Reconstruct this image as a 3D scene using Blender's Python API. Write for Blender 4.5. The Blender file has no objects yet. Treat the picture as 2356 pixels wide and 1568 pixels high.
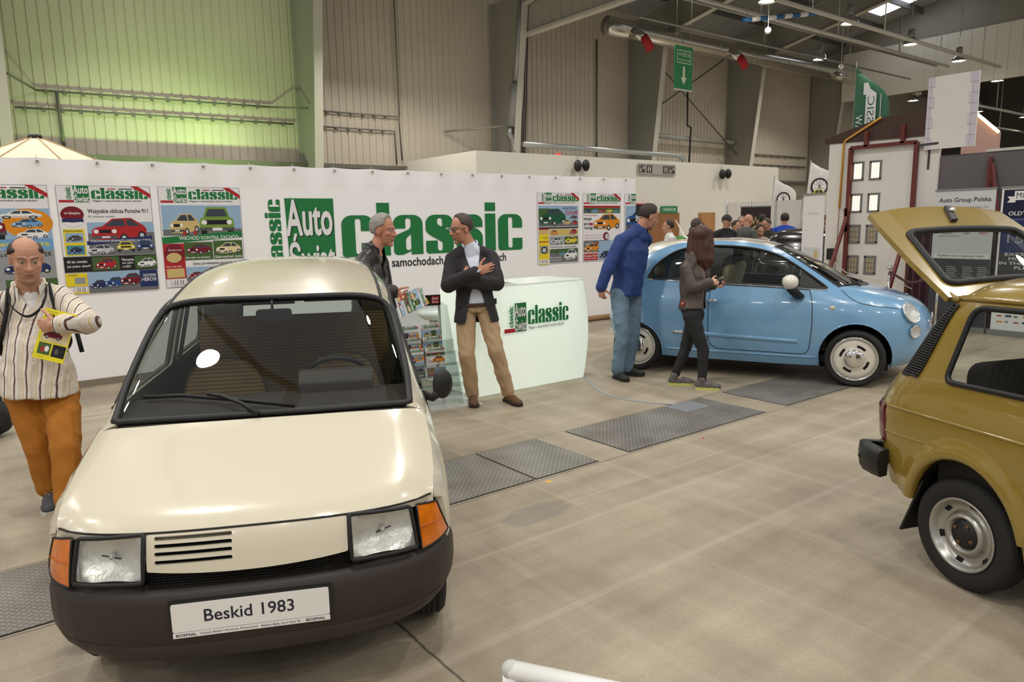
import bpy, bmesh, math, random
from math import sin, cos, pi, radians, sqrt, atan2, exp
from mathutils import Vector, Matrix, noise, geometry
random.seed(7)
SC = bpy.context.scene
COL = SC.collection
V = Vector

# ------------------------------------------------------------------ camera
cam_data = bpy.data.cameras.new('camera')
cam = bpy.data.objects.new('camera', cam_data)
COL.objects.link(cam)
cam_data.sensor_width = 36.0
cam_data.lens = 25.29
cam_data.clip_start = 0.05
cam_data.clip_end = 200
RIGHT, UP, FWD = V((0.793, -0.6095, -0.018)), V((0.112, 0.1164, 0.987)), V((0.5989, 0.7842, -0.1604))
FWD.normalize(); RIGHT = (RIGHT - FWD * RIGHT.dot(FWD)).normalized(); UP = RIGHT.cross(FWD)
m = Matrix((RIGHT, UP, -FWD)).transposed().to_4x4()
m.translation = V((0, 0, 1.735))
cam.matrix_world = m
SC.camera = cam

# ------------------------------------------------------------------ view, sky, light
SC.view_settings.view_transform = 'Standard'
SC.view_settings.look = 'None'
SC.view_settings.gamma = 1.0
SC.view_settings.exposure = 0.0
SC.view_settings.use_curve_mapping = False

world = bpy.data.worlds.new('world')
SC.world = world
world.use_nodes = True
world.node_tree.nodes['Background'].inputs[0].default_value = (1.0, 0.975, 0.945, 1)
world.node_tree.nodes['Background'].inputs[1].default_value = 0.46

LAMP_SPOTS = []   # high bay lamps of the hall: x, y, z, watts

def hall_light(x, y, z, watts, colour=(1.0, 0.965, 0.905), size=0.45, spread=150):
    d = bpy.data.lights.new('hall_or_wall_fill_light', 'AREA')
    d.shape = 'DISK'; d.size = size; d.energy = watts; d.color = colour
    d.spread = radians(spread)
    o = bpy.data.objects.new('hall_or_wall_fill_light', d)
    o.location = (x, y, z)
    COL.objects.link(o)
    return o

for gx in (-7.5, -3.5, 0.5, 4.6, 8.7, 12.8, 16.8, 20.7, 24.8, 28.4):
    for gy in (-5.0, 0.5, 5.8, 11.2):
        if gx > 20 and gy < 5: continue
        LAMP_SPOTS.append((gx, gy, 7.05))
for x, y, z in LAMP_SPOTS:
    hall_light(x, y, z - 0.06, 66)
hall_light(24.5, 14.2, 7.1, 60)
for gx, gw in ((-5.5, 60), (-1.0, 60), (3.5, 62), (8.6, 125), (11.5, 40), (16.0, 40), (21.0, 50), (26.5, 70)):  # unseen lamps added to brighten the back wall bay by bay
    hall_light(gx, 14.9, 6.7, gw, spread=135)
# green stage light standing behind the banner and washing up the hall wall
for gx, gw in ((4.6, 60), (2.4, 22)):
    g = hall_light(gx, 15.6, 1.6, gw, (0.55, 1.0, 0.30), 0.3, 110)
    g.rotation_euler = (radians(138), 0, radians(-4))

# ------------------------------------------------------------------ materials
def lin(c):
    r = []
    for v in c[:3]:
        v = v / 255.0
        r.append(v / 12.92 if v <= 0.04045 else ((v + 0.055) / 1.055) ** 2.4)
    return (r[0], r[1], r[2], 1.0)

MATS = {}
def mat(name, c=(200, 200, 200), rough=0.6, metal=0.0, coat=0.0, spec=0.5, var=0.0, scale=8.0, bump=0.0, bscale=60.0,
        emit=None, estr=0.0, alpha=1.0, sheen=0.0, stretch=None):
    if name in MATS: return MATS[name]
    M = bpy.data.materials.new(name); M.use_nodes = True
    nt = M.node_tree; b = nt.nodes['Principled BSDF']
    b.inputs['Base Color'].default_value = lin(c)
    b.inputs['Roughness'].default_value = rough
    b.inputs['Metallic'].default_value = metal
    b.inputs['Coat Weight'].default_value = coat
    b.inputs['Coat Roughness'].default_value = 0.03
    b.inputs['Specular IOR Level'].default_value = spec
    b.inputs['Sheen Weight'].default_value = sheen
    if emit:
        b.inputs['Emission Color'].default_value = lin(emit); b.inputs['Emission Strength'].default_value = estr
    if alpha < 1: b.inputs['Alpha'].default_value = alpha
    if var or bump:
        tc = nt.nodes.new('ShaderNodeTexCoord')
        mp = nt.nodes.new('ShaderNodeMapping')
        nt.links.new(tc.outputs['Object'], mp.inputs['Vector'])
        if stretch: mp.inputs['Scale'].default_value = stretch
    if var:
        n = nt.nodes.new('ShaderNodeTexNoise'); n.inputs['Scale'].default_value = scale; n.inputs['Detail'].default_value = 6
        nt.links.new(mp.outputs[0], n.inputs['Vector'])
        r = nt.nodes.new('ShaderNodeValToRGB')
        cl = lin(c)
        r.color_ramp.elements[0].position = 0.3; r.color_ramp.elements[1].position = 0.7
        r.color_ramp.elements[0].color = tuple(max(0, x * (1 - var)) for x in cl[:3]) + (1,)
        r.color_ramp.elements[1].color = tuple(min(1, x * (1 + var)) for x in cl[:3]) + (1,)
        nt.links.new(n.outputs['Fac'], r.inputs[0]); nt.links.new(r.outputs[0], b.inputs['Base Color'])
    if bump:
        n2 = nt.nodes.new('ShaderNodeTexNoise'); n2.inputs['Scale'].default_value = bscale; n2.inputs['Detail'].default_value = 4
        nt.links.new(mp.outputs[0], n2.inputs['Vector'])
        bp = nt.nodes.new('ShaderNodeBump'); bp.inputs['Strength'].default_value = bump; bp.inputs['Distance'].default_value = 0.01
        nt.links.new(n2.outputs['Fac'], bp.inputs['Height']); nt.links.new(bp.outputs[0], b.inputs['Normal'])
    MATS[name] = M
    return M

def glass(name, c=(235, 240, 238), rough=0.0, tint=0.92, ior=1.5):
    """thin pane: mostly clear, mirror reflection by Fresnel"""
    if name in MATS: return MATS[name]
    M = bpy.data.materials.new(name); M.use_nodes = True
    nt = M.node_tree; nt.nodes.clear()
    o = nt.nodes.new('ShaderNodeOutputMaterial'); mx = nt.nodes.new('ShaderNodeMixShader')
    t = nt.nodes.new('ShaderNodeBsdfTransparent'); gl = nt.nodes.new('ShaderNodeBsdfGlossy')
    fr = nt.nodes.new('ShaderNodeFresnel')
    ge = nt.nodes.new('ShaderNodeNewGeometry'); mr = nt.nodes.new('ShaderNodeMapRange')   # same reflectance from either side of the pane
    mr.inputs[3].default_value = ior; mr.inputs[4].default_value = 1 / ior
    nt.links.new(ge.outputs['Backfacing'], mr.inputs[0]); nt.links.new(mr.outputs[0], fr.inputs['IOR'])
    cl = lin(c); t.inputs[0].default_value = tuple(x * tint for x in cl[:3]) + (1,)
    gl.inputs['Roughness'].default_value = rough
    nt.links.new(fr.outputs[0], mx.inputs[0]); nt.links.new(t.outputs[0], mx.inputs[1]); nt.links.new(gl.outputs[0], mx.inputs[2])
    nt.links.new(mx.outputs[0], o.inputs[0])
    MATS[name] = M
    return M

class NT:
    """small helper to write node expressions"""
    def __init__(s, M): s.nt = M.node_tree
    def n(s, t, **k):
        x = s.nt.nodes.new(t)
        for a, v in k.items(): setattr(x, a, v)
        return x
    def l(s, a, b): s.nt.links.new(a, b)
    def math(s, op, a, b=None, c=None):
        x = s.n('ShaderNodeMath', operation=op)
        for i, v in enumerate((a, b, c)):
            if v is None: continue
            if isinstance(v, (int, float)): x.inputs[i].default_value = v
            else: s.l(v, x.inputs[i])
        return x.outputs[0]
    def mix(s, f, a, b, mode='MIX'):
        x = s.n('ShaderNodeMix', data_type='RGBA', blend_type=mode)
        for i, v in ((0, f), (6, a), (7, b)):
            if isinstance(v, (int, float)): x.inputs[i].default_value = v
            elif isinstance(v, tuple): x.inputs[i].default_value = v
            else: s.l(v, x.inputs[i])
        return x.outputs[2]

# ------------------------------------------------------------------ mesh building
class MB:
    def __init__(s):
        s.v = []; s.f = []; s.m = []; s.sm = []; s.mats = []
    def mi(s, M):
        if M not in s.mats: s.mats.append(M)
        return s.mats.index(M)
    def add(s, verts, faces, M, smooth=False):
        k = len(s.v); i = s.mi(M)
        s.v.extend(tuple(p) for p in verts)
        for f in faces:
            s.f.append(tuple(k + a for a in f)); s.m.append(i); s.sm.append(smooth)
        return s
    def merge(s, o, M4=None):
        k = len(s.v)
        s.v.extend(tuple(M4 @ V(p)) if M4 else p for p in o.v)
        for f, mm, sm in zip(o.f, o.m, o.sm):
            s.f.append(tuple(k + a for a in f)); s.m.append(s.mi(o.mats[mm])); s.sm.append(sm)
        return s
    def box(s, lo, hi, M):
        x0, y0, z0 = lo; x1, y1, z1 = hi
        v = [(x0, y0, z0), (x1, y0, z0), (x1, y1, z0), (x0, y1, z0), (x0, y0, z1), (x1, y0, z1), (x1, y1, z1), (x0, y1, z1)]
        return s.add(v, [(0, 3, 2, 1), (4, 5, 6, 7), (0, 1, 5, 4), (1, 2, 6, 5), (2, 3, 7, 6), (3, 0, 4, 7)], M)
    def bar(s, a, b, w, h, M, up=(0, 0, 1)):
        """box beam from a to b, w across and h along up"""
        a, b = V(a), V(b); d = (b - a).normalized(); u = V(up); r = d.cross(u)
        if r.length < 1e-4: r = d.cross(V((1, 0, 0)))
        r.normalize(); u = r.cross(d).normalized()
        v = []
        for p in (a, b):
            for i, j in ((-1, -1), (1, -1), (1, 1), (-1, 1)): v.append(p + r * (w / 2 * i) + u * (h / 2 * j))
        return s.add(v, [(0, 1, 2, 3), (7, 6, 5, 4), (0, 4, 5, 1), (1, 5, 6, 2), (2, 6, 7, 3), (3, 7, 4, 0)], M)
    def tube(s, pts, r, M, n=10, cap=True, closed=False, flat=None, smooth=True):
        pts = [V(p) for p in pts]; N = len(pts); vs = []; fs = []
        rr = r if isinstance(r, list) else [r] * N
        prev = None
        for i, p in enumerate(pts):
            if closed: d = (pts[(i + 1) % N] - pts[i - 1])
            elif i == 0: d = pts[1] - pts[0]
            elif i == N - 1: d = pts[-1] - pts[-2]
            else: d = (pts[i + 1] - pts[i]).normalized() + (pts[i] - pts[i - 1]).normalized()
            if d.length < 1e-9: d = V((0, 0, 1))
            d.normalize()
            if prev is None:
                u = V((0, 0, 1)) if abs(d.z) < 0.9 else V((1, 0, 0))
                if flat is not None: u = V(flat)
            else: u = prev
            r_ = d.cross(u)
            if r_.length < 1e-6: r_ = d.cross(V((1, 0, 0)))
            r_.normalize(); u = r_.cross(d).normalized(); prev = u
            a = rr[i]
            ra, rb = a if isinstance(a, (tuple, list)) else (a, a)
            for k in range(n):
                t = 2 * pi * k / n
                vs.append(p + r_ * (cos(t) * ra) + u * (sin(t) * rb))
        for i in range(N if closed else N - 1):
            j = (i + 1) % N
            for k in range(n):
                k2 = (k + 1) % n
                fs.append((i * n + k, i * n + k2, j * n + k2, j * n + k))
        if cap and not closed:
            fs.append(tuple(reversed(range(n)))); fs.append(tuple((N - 1) * n + k for k in range(n)))
        return s.add(vs, fs, M, smooth)
    def lathe(s, prof, M, n=32, axis='z', at=(0, 0, 0), a0=0, a1=2 * pi, smooth=True):
        """prof: (radius, height) pairs around an axis"""
        full = abs(a1 - a0 - 2 * pi) < 1e-6
        cnt = n if full else n + 1
        vs = []; fs = []
        for r, h in prof:
            for k in range(cnt):
                t = a0 + (a1 - a0) * k / n
                c, q = r * cos(t), r * sin(t)
                p = (c, q, h) if axis == 'z' else ((h, c, q) if axis == 'x' else (q, h, c))
                vs.append((p[0] + at[0], p[1] + at[1], p[2] + at[2]))
        for i in range(len(prof) - 1):
            for k in range(n):
                k2 = (k + 1) % cnt
                fs.append((i * cnt + k, i * cnt + k2, (i + 1) * cnt + k2, (i + 1) * cnt + k))
        return s.add(vs, fs, M, smooth)
    def grid(s, P, M, smooth=True, closed_u=False, flip=False):
        """P[i][j] rows of points"""
        nu, nv = len(P), len(P[0]); fs = []
        for i in range(nu if closed_u else nu - 1):
            a = i; b = (i + 1) % nu
            for j in range(nv - 1):
                f = (a * nv + j, b * nv + j, b * nv + j + 1, a * nv + j + 1)
                fs.append(f[::-1] if flip else f)
        return s.add([p for r in P for p in r], fs, M, smooth)
    def poly(s, pts, M):
        return s.add(pts, [tuple(range(len(pts)))], M)
    def prism(s, pts, d, M, smooth=False):
        """closed outline (3d, planar) swept by vector d"""
        n = len(pts); d = V(d)
        v = [V(p) for p in pts] + [V(p) + d for p in pts]
        tri = geometry.tessellate_polygon([[V(p) for p in pts]])
        fs = [tuple(t) for t in tri] + [tuple(a + n for a in reversed(t)) for t in tri]
        fs += [(i, i + n, (i + 1) % n + n, (i + 1) % n) for i in range(n)]
        return s.add(v, fs, M, smooth)
    def ellipsoid(s, c, r, M, nu=16, nv=10, rot=None):
        P = []
        for j in range(nv + 1):
            t = pi * j / nv
            row = []
            for k in range(nu + 1):
                a = 2 * pi * k / nu
                q = V((r[0] * sin(t) * cos(a), r[1] * sin(t) * sin(a), r[2] * cos(t)))
                if rot: q = rot @ q
                row.append(V(c) + q)
            P.append(row)
        return s.grid(P, M)
    def xform(s, M4):
        s.v = [tuple(M4 @ V(p)) for p in s.v]; return s
    def shift(s, d):
        s.v = [(p[0] + d[0], p[1] + d[1], p[2] + d[2]) for p in s.v]; return s

def mesh_of(mb, name, fix=True, weld=False):
    me = bpy.data.meshes.new(name)
    me.from_pydata(mb.v, [], mb.f)
    for M in mb.mats: me.materials.append(M)
    me.polygons.foreach_set('material_index', mb.m)
    me.polygons.foreach_set('use_smooth', mb.sm)
    me.update()
    if fix or weld:
        bm = bmesh.new(); bm.from_mesh(me)
        if weld: bmesh.ops.remove_doubles(bm, verts=bm.verts, dist=weld)
        if fix: bmesh.ops.recalc_face_normals(bm, faces=bm.faces)
        bm.to_mesh(me); bm.free()
    return me

def obj(name, mb, parent=None, fix=True, loc=None, weld=False, **props):
    me = mb if isinstance(mb, bpy.types.Mesh) else mesh_of(mb, name, fix, weld)
    o = bpy.data.objects.new(name, me); COL.objects.link(o)
    if parent: o.parent = parent
    if loc is not None: o.location = loc
    for k, v in props.items(): o[k] = v
    return o

def thing(name, label, category, loc=(0, 0, 0), rotz=0.0, group=None):
    o = bpy.data.objects.new(name, None); COL.objects.link(o)
    o.empty_display_size = 0.1
    o.location = loc; o.rotation_euler = (0, 0, rotz)
    o['label'] = label; o['category'] = category
    if group: o['group'] = group
    return o

def tag(o, label, category, group=None):
    o['label'] = label; o['category'] = category
    if group: o['group'] = group
    return o

def struct(name, mb, **k):
    o = obj(name, mb, **k); o['kind'] = 'structure'
    return o

def copy_tree(o, parent=None):
    c = o.copy(); COL.objects.link(c)
    if parent: c.parent = parent
    for ch in list(o.children): copy_tree(ch, c)
    return c

# ------------------------------------------------------------------ curves
def catmull(pts, per=6, closed=False):
    P = [V(p) for p in pts]; n = len(P); out = []
    segs = n if closed else n - 1
    for i in range(segs):
        p1, p2 = P[i], P[(i + 1) % n]
        p0 = P[i - 1] if (closed or i > 0) else p1 * 2 - p2
        p3 = P[(i + 2) % n] if (closed or i + 2 < n) else p2 * 2 - p1
        for k in range(per):
            t = k / per
            out.append(0.5 * ((2 * p1) + (p2 - p0) * t + (2 * p0 - 5 * p1 + 4 * p2 - p3) * t * t + (3 * p1 - p0 - 3 * p2 + p3) * t ** 3))
    if not closed: out.append(P[-1])
    return out

def resample(pts, n, closed=False):
    P = [V(p) for p in pts]
    if closed: P = P + [P[0]]
    L = [0.0]
    for a, b in zip(P, P[1:]): L.append(L[-1] + (b - a).length)
    out = []; cnt = n if closed else n - 1; j = 0
    for k in range(n):
        t = L[-1] * k / cnt
        while j < len(L) - 2 and L[j + 1] < t: j += 1
        d = L[j + 1] - L[j]
        out.append(P[j].lerp(P[j + 1], (t - L[j]) / d if d > 1e-9 else 0))
    return out

def interp(x, xs, ys):
    """monotone-ish smooth interpolation of a table"""
    if x <= xs[0]: return ys[0]
    if x >= xs[-1]: return ys[-1]
    for i in range(len(xs) - 1):
        if x <= xs[i + 1]:
            h = xs[i + 1] - xs[i]; t = (x - xs[i]) / h
            d = (ys[i + 1] - ys[i]) / h
            def slope(k):
                if k == 0: return (ys[1] - ys[0]) / (xs[1] - xs[0])
                if k == len(xs) - 1: return (ys[-1] - ys[-2]) / (xs[-1] - xs[-2])
                a = (ys[k] - ys[k - 1]) / (xs[k] - xs[k - 1]); b = (ys[k + 1] - ys[k]) / (xs[k + 1] - xs[k])
                if a * b <= 0: return 0.0
                return 2 * a * b / (a + b)
            m0, m1 = slope(i), slope(i + 1)
            t2, t3 = t * t, t ** 3
            return (2 * t3 - 3 * t2 + 1) * ys[i] + (t3 - 2 * t2 + t) * h * m0 + (-2 * t3 + 3 * t2) * ys[i + 1] + (t3 - t2) * h * m1

def round_poly(pts, r, n=5):
    """round the corners of a 2d outline; r: one radius or one per corner"""
    P = [V((p[0], p[1])) for p in pts]; N = len(P); out = []
    for i in range(N):
        a, b, c = P[i - 1], P[i], P[(i + 1) % N]
        rr = r[i] if isinstance(r, (list, tuple)) else r
        d1, d2 = (a - b), (c - b)
        rr = min(rr, d1.length * 0.49, d2.length * 0.49)
        if rr < 1e-6: out.append(b); continue
        p, q = b + d1.normalized() * rr, b + d2.normalized() * rr
        for k in range(n + 1):
            t = k / n
            out.append((1 - t) ** 2 * p + 2 * t * (1 - t) * b + t * t * q)
    return out

def inside(p, poly):
    c = False; n = len(poly); j = n - 1
    x, y = p[0], p[1]
    for i in range(n):
        xi, yi = poly[i][0], poly[i][1]; xj, yj = poly[j][0], poly[j][1]
        if (yi > y) != (yj > y) and x < (xj - xi) * (y - yi) / (yj - yi) + xi: c = not c
        j = i
    return c

def densify(poly, step):
    out = []; n = len(poly)
    for i in range(n):
        a, b = V(poly[i][:2]), V(poly[(i + 1) % n][:2])
        k = max(1, int((b - a).length / step + 0.5))
        for q in range(k): out.append(a.lerp(b, q / k))
    return out

def panel(mb, poly, lift, M, step=0.05, holes=(), thick=0.012, inward=None, gap=0.0):
    """2d outline with holes, filled with a fine triangle mesh and lifted by lift(u, v) to 3d; edges turned in by `inward`"""
    outline = densify(poly, step); hs = [densify(h, step) for h in holes]
    pts = list(outline); edges = [(i, (i + 1) % len(outline)) for i in range(len(outline))]
    loops = [list(range(len(outline)))]
    for h in hs:
        k = len(pts); pts += h
        edges += [(k + i, k + (i + 1) % len(h)) for i in range(len(h))]
        loops.append(list(range(k, k + len(h))))
    x0 = min(p.x for p in outline); x1 = max(p.x for p in outline); y0 = min(p.y for p in outline); y1 = max(p.y for p in outline)
    allb = list(pts)
    nx = int((x1 - x0) / step) + 1; ny = int((y1 - y0) / step) + 1
    for i in range(nx + 1):
        for j in range(ny + 1):
            q = V((x0 + (i + 0.5 * (j % 2)) * step, y0 + j * step * 0.9))
            if not inside(q, outline) or any(inside(q, h) for h in hs): continue
            if min((q - b).length_squared for b in allb) < (step * 0.45) ** 2: continue
            pts.append(q)
    v2, e2, f2, vo, eo, fo = geometry.delaunay_2d_cdt([V((p[0], p[1])) for p in pts], edges, [], 1, 1e-6)
    fs = []
    for f in f2:
        c = sum((v2[i] for i in f), V((0, 0))) / len(f)
        if any(inside(c, h) for h in hs) or not inside(c, outline): continue
        fs.append(tuple(f))
    vs = [V(lift(p.x, p.y)) for p in v2]
    mb.add(vs, fs, M, True)
    if inward is not None:
        for lp in loops:
            n = len(lp)
            src = [outline + sum(hs, [])][0]
            a = []; b = []
            for i in lp:
                p = V(lift(src[i].x, src[i].y)); a.append(p)
                w = V(inward(src[i].x, src[i].y)) if callable(inward) else V(inward)
                b.append(p + w * thick)
            mb.add(a + b, [(i, (i + 1) % n, (i + 1) % n + n, i + n) for i in range(n)], M, False)
    return mb

def coons(c0, c1, d0, d1, nu, nv, bulge=None):
    """patch from four edge curves: c0,c1 run along u (v=0,1); d0,d1 run along v (u=0,1)"""
    C0, C1 = resample(c0, nu), resample(c1, nu); D0, D1 = resample(d0, nv), resample(d1, nv)
    P = []
    for i in range(nu):
        u = i / (nu - 1); row = []
        for j in range(nv):
            v = j / (nv - 1)
            p = C0[i] * (1 - v) + C1[i] * v + D0[j] * (1 - u) + D1[j] * u
            p = p - (C0[0] * (1 - u) * (1 - v) + C0[-1] * u * (1 - v) + C1[0] * (1 - u) * v + C1[-1] * u * v)
            if bulge: p = p + V(bulge(u, v))
            row.append(p)
        P.append(row)
    return P

def patch_lift(P):
    nu, nv = len(P), len(P[0])
    def f(u, v):
        a = min(max(u, 0), 1) * (nu - 1); b = min(max(v, 0), 1) * (nv - 1)
        i = min(int(a), nu - 2); j = min(int(b), nv - 2); s, t = a - i, b - j
        return (P[i][j] * (1 - s) + P[i + 1][j] * s) * (1 - t) + (P[i][j + 1] * (1 - s) + P[i + 1][j + 1] * s) * t
    return f

# ------------------------------------------------------------------ lettering
_TXT = {}
def text_geo(body, bold=0.0):
    k = (body, bold)
    if k in _TXT: return _TXT[k]
    c = bpy.data.curves.new('lettering', 'FONT'); c.body = body; c.size = 1.0; c.offset = bold; c.resolution_u = 3
    c.fill_mode = 'FRONT'
    o = bpy.data.objects.new('lettering', c); COL.objects.link(o)
    dg = bpy.context.evaluated_depsgraph_get(); dg.update()
    me = bpy.data.meshes.new_from_object(o.evaluated_get(dg))
    vs = [(v.co.x, v.co.y) for v in me.vertices]; fs = [tuple(p.vertices) for p in me.polygons]
    bpy.data.objects.remove(o); bpy.data.curves.remove(c); bpy.data.meshes.remove(me)
    if vs:
        x0 = min(v[0] for v in vs); x1 = max(v[0] for v in vs); y0 = min(v[1] for v in vs); y1 = max(v[1] for v in vs)
    else: x0, x1, y0, y1 = 0, 1, 0, 1
    _TXT[k] = (vs, fs, x0, x1, y0, y1)
    return _TXT[k]

class Sheet:
    """flat print area: paints rectangles, outlines and lettering a hair in front of a surface.
    o: 3d origin, ux/uy: unit vectors of the sheet, n: outward normal"""
    def __init__(s, mb, o, ux, uy, n, lay=0.0006):
        s.mb = mb; s.o = V(o); s.ux = V(ux); s.uy = V(uy); s.n = V(n); s.lay = lay; s.c = 0
    def at(s, x, y, k=1): return s.o + s.ux * x + s.uy * y + s.n * (s.lay * (1 + .04 * s.c))     # every stroke lies on top of the last
    def poly(s, pts, M, k=1):
        s.c += 1; tri = geometry.tessellate_polygon([[V((p[0], p[1], 0)) for p in pts]])
        s.mb.add([s.at(p[0], p[1], k) for p in pts], [tuple(t) for t in tri], M)
    def rect(s, x0, y0, x1, y1, M, k=1):
        s.c += 1; s.mb.add([s.at(x0, y0, k), s.at(x1, y0, k), s.at(x1, y1, k), s.at(x0, y1, k)], [(0, 1, 2, 3)], M)
    def frame(s, x0, y0, x1, y1, w, M, k=1):
        s.rect(x0, y0, x1, y0 + w, M, k); s.rect(x0, y1 - w, x1, y1, M, k); s.rect(x0, y0, x0 + w, y1, M, k); s.rect(x1 - w, y0, x1, y1, M, k)
    def disc(s, cx, cy, rx, ry, M, k=1, n=20):
        s.poly([(cx + rx * cos(2 * pi * i / n), cy + ry * sin(2 * pi * i / n)) for i in range(n)], M, k)
    def text(s, body, x0, y0, x1, y1, M, k=2, bold=0.0, rot=0, slant=0.0):
        """fit the ink of `body` into the box; rot=90 runs it upward"""
        vs, fs, a, b, c, d = text_geo(body, 0.0)
        if bold:      # heavier strokes: the same outline printed a hair apart
            sx = bold * 0.8 * ((x1 - x0) / (b - a) if rot != 90 else (x1 - x0) / (d - c)); sy = bold * 0.8 * ((y1 - y0) / (d - c) if rot != 90 else (y1 - y0) / (b - a))
            for q, w in ((1, 0), (-1, 0), (0, 1), (0, -1), (.7, .7), (-.7, .7), (.7, -.7), (-.7, -.7)): s.text(body, x0 + q * sx, y0 + w * sy, x1 + q * sx, y1 + w * sy, M, k, 0.0, rot, slant)
            return
        s.c += 1; out = []
        for x, y in vs:
            u = (x - a) / max(b - a, 1e-6); w = (y - c) / max(d - c, 1e-6)
            if rot == 90: X, Y = x1 - w * (x1 - x0), y0 + u * (y1 - y0)
            else: X, Y = x0 + u * (x1 - x0), y0 + w * (y1 - y0)
            out.append(s.at(X + slant * (Y - y0), Y, k))
        s.mb.add(out, fs, M)
# ================================================================== THE HALL
def floor_material():
    M = bpy.data.materials.new('concrete_floor'); M.use_nodes = True
    N = NT(M); b = M.node_tree.nodes['Principled BSDF']
    tc = N.n('ShaderNodeTexCoord').outputs['Object']
    sep = N.n('ShaderNodeSeparateXYZ'); N.l(tc, sep.inputs[0]); X, Y = sep.outputs[0], sep.outputs[1]
    def noise_(scale, detail=5, stretch=None, rough=0.6):
        n = N.n('ShaderNodeTexNoise'); n.inputs['Scale'].default_value = scale; n.inputs['Detail'].default_value = detail; n.inputs['Roughness'].default_value = rough
        if stretch:
            mp = N.n('ShaderNodeMapping'); mp.inputs['Scale'].default_value = stretch; N.l(tc, mp.inputs[0]); N.l(mp.outputs[0], n.inputs['Vector'])
        else: N.l(tc, n.inputs['Vector'])
        return n.outputs['Fac']
    def ramp(f, p0, c0, p1, c1):
        r = N.n('ShaderNodeValToRGB'); r.color_ramp.elements[0].position = p0; r.color_ramp.elements[1].position = p1
        r.color_ramp.elements[0].color = c0; r.color_ramp.elements[1].color = c1; N.l(f, r.inputs[0]); return r.outputs[0]
    base = ramp(noise_(0.9, 8), 0.3, lin((159, 147, 127)), 0.7, lin((181, 169, 148)))
    # trowel and tyre streaks along the hall and across it
    g = (1, 1, 1, 1)
    base = N.mix(0.85, base, ramp(noise_(1.2, 6, (0.35, 2.6, 1)), 0.34, (0.74, 0.72, 0.69, 1), 0.64, (1.06, 1.06, 1.06, 1)), 'MULTIPLY')
    base = N.mix(0.7, base, ramp(noise_(1.5, 6, (2.2, 0.4, 1)), 0.36, (0.78, 0.77, 0.75, 1), 0.62, (1.05, 1.05, 1.05, 1)), 'MULTIPLY')
    base = N.mix(0.5, base, ramp(noise_(60, 4), 0.3, (0.8, 0.8, 0.8, 1), 0.7, (1.1, 1.1, 1.1, 1)), 'MULTIPLY')
    def band(v, c, w, soft=0.25):
        d = N.math('ABSOLUTE', N.math('SUBTRACT', v, c))
        x = N.n('ShaderNodeMapRange'); x.inputs[1].default_value = w * (1 + soft); x.inputs[2].default_value = w * (1 - soft); N.l(d, x.inputs[0])
        return x.outputs[0]
    pale = (0.62, 0.54, 0.44, 1)
    for c, w in ((2.28, 0.022), (2.95, 0.014), (3.22, 0.012), (1.1, 0.02)):
        f = N.math('MULTIPLY', band(Y, c, w), N.math('MULTIPLY', noise_(1.6, 3, (1, 0.2, 1)), 0.30)); base = N.mix(f, base, pale)
    for c, w in ((2.10, 0.03), (2.9, 0.015), (3.6, 0.02), (4.4, 0.02), (5.4, 0.02)):
        f = N.math('MULTIPLY', band(X, c, w), N.math('MULTIPLY', noise_(1.3, 3, (0.2, 1, 1)), 0.2)); base = N.mix(f, base, pale)
    wob = N.math('MULTIPLY', N.math('SUBTRACT', noise_(9, 3), 0.5), 0.02)
    for v, c, w in ((X, 1.365, 0.006), (Y, 7.74, 0.006), (Y, 3.64, 0.004), (Y, 4.42, 0.004)):
        base = N.mix(N.math('MULTIPLY', band(N.math('ADD', v, wob), c, w, 0.5), 0.85), base, (0.06, 0.05, 0.04, 1))
    # a dark oily stain, a spot of yellow and one of red paint
    def spot(cx, cy, rx, ry, col, k, nz=0.5):
        dx = N.math('DIVIDE', N.math('SUBTRACT', X, cx), rx); dy = N.math('DIVIDE', N.math('SUBTRACT', Y, cy), ry)
        d = N.math('SQRT', N.math('ADD', N.math('MULTIPLY', dx, dx), N.math('MULTIPLY', dy, dy)))
        d = N.math('ADD', d, N.math('MULTIPLY', N.math('SUBTRACT', noise_(5, 4), 0.5), nz * 2))
        x = N.n('ShaderNodeMapRange'); x.inputs[1].default_value = 1.0; x.inputs[2].default_value = 0.75; N.l(d, x.inputs[0])
        return N.mix(N.math('MULTIPLY', x.outputs[0], k), base, col)
    base = spot(2.62, 3.22, 0.30, 0.14, (0.2, 0.18, 0.155, 1), 0.55)
    base = spot(3.03, 3.585, 0.03, 0.018, (0.75, 0.43, 0.03, 1), 1.0, 0.2)
    base = spot(4.62, 3.53, 0.018, 0.012, (0.5, 0.03, 0.03, 1), 1.0, 0.2)
    base = spot(0.4, 3.35, 0.3, 0.08, (0.12, 0.1, 0.08, 1), 0.6)
    N.l(base, b.inputs['Base Color'])
    x = N.n('ShaderNodeMapRange'); x.inputs[3].default_value = 0.38; x.inputs[4].default_value = 0.62; N.l(noise_(2.5, 5), x.inputs[0]); N.l(x.outputs[0], b.inputs['Roughness'])
    b.inputs['Specular IOR Level'].default_value = 0.35
    bp = N.n('ShaderNodeBump'); bp.inputs['Strength'].default_value = 0.08; bp.inputs['Distance'].default_value = 0.01
    N.l(noise_(90, 3), bp.inputs['Height']); N.l(bp.outputs[0], b.inputs['Normal'])
    return M

mb = MB(); mb.box((-14, -9, -0.2), (44, 18.4, 0), floor_material()); struct('floor', mb)

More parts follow.
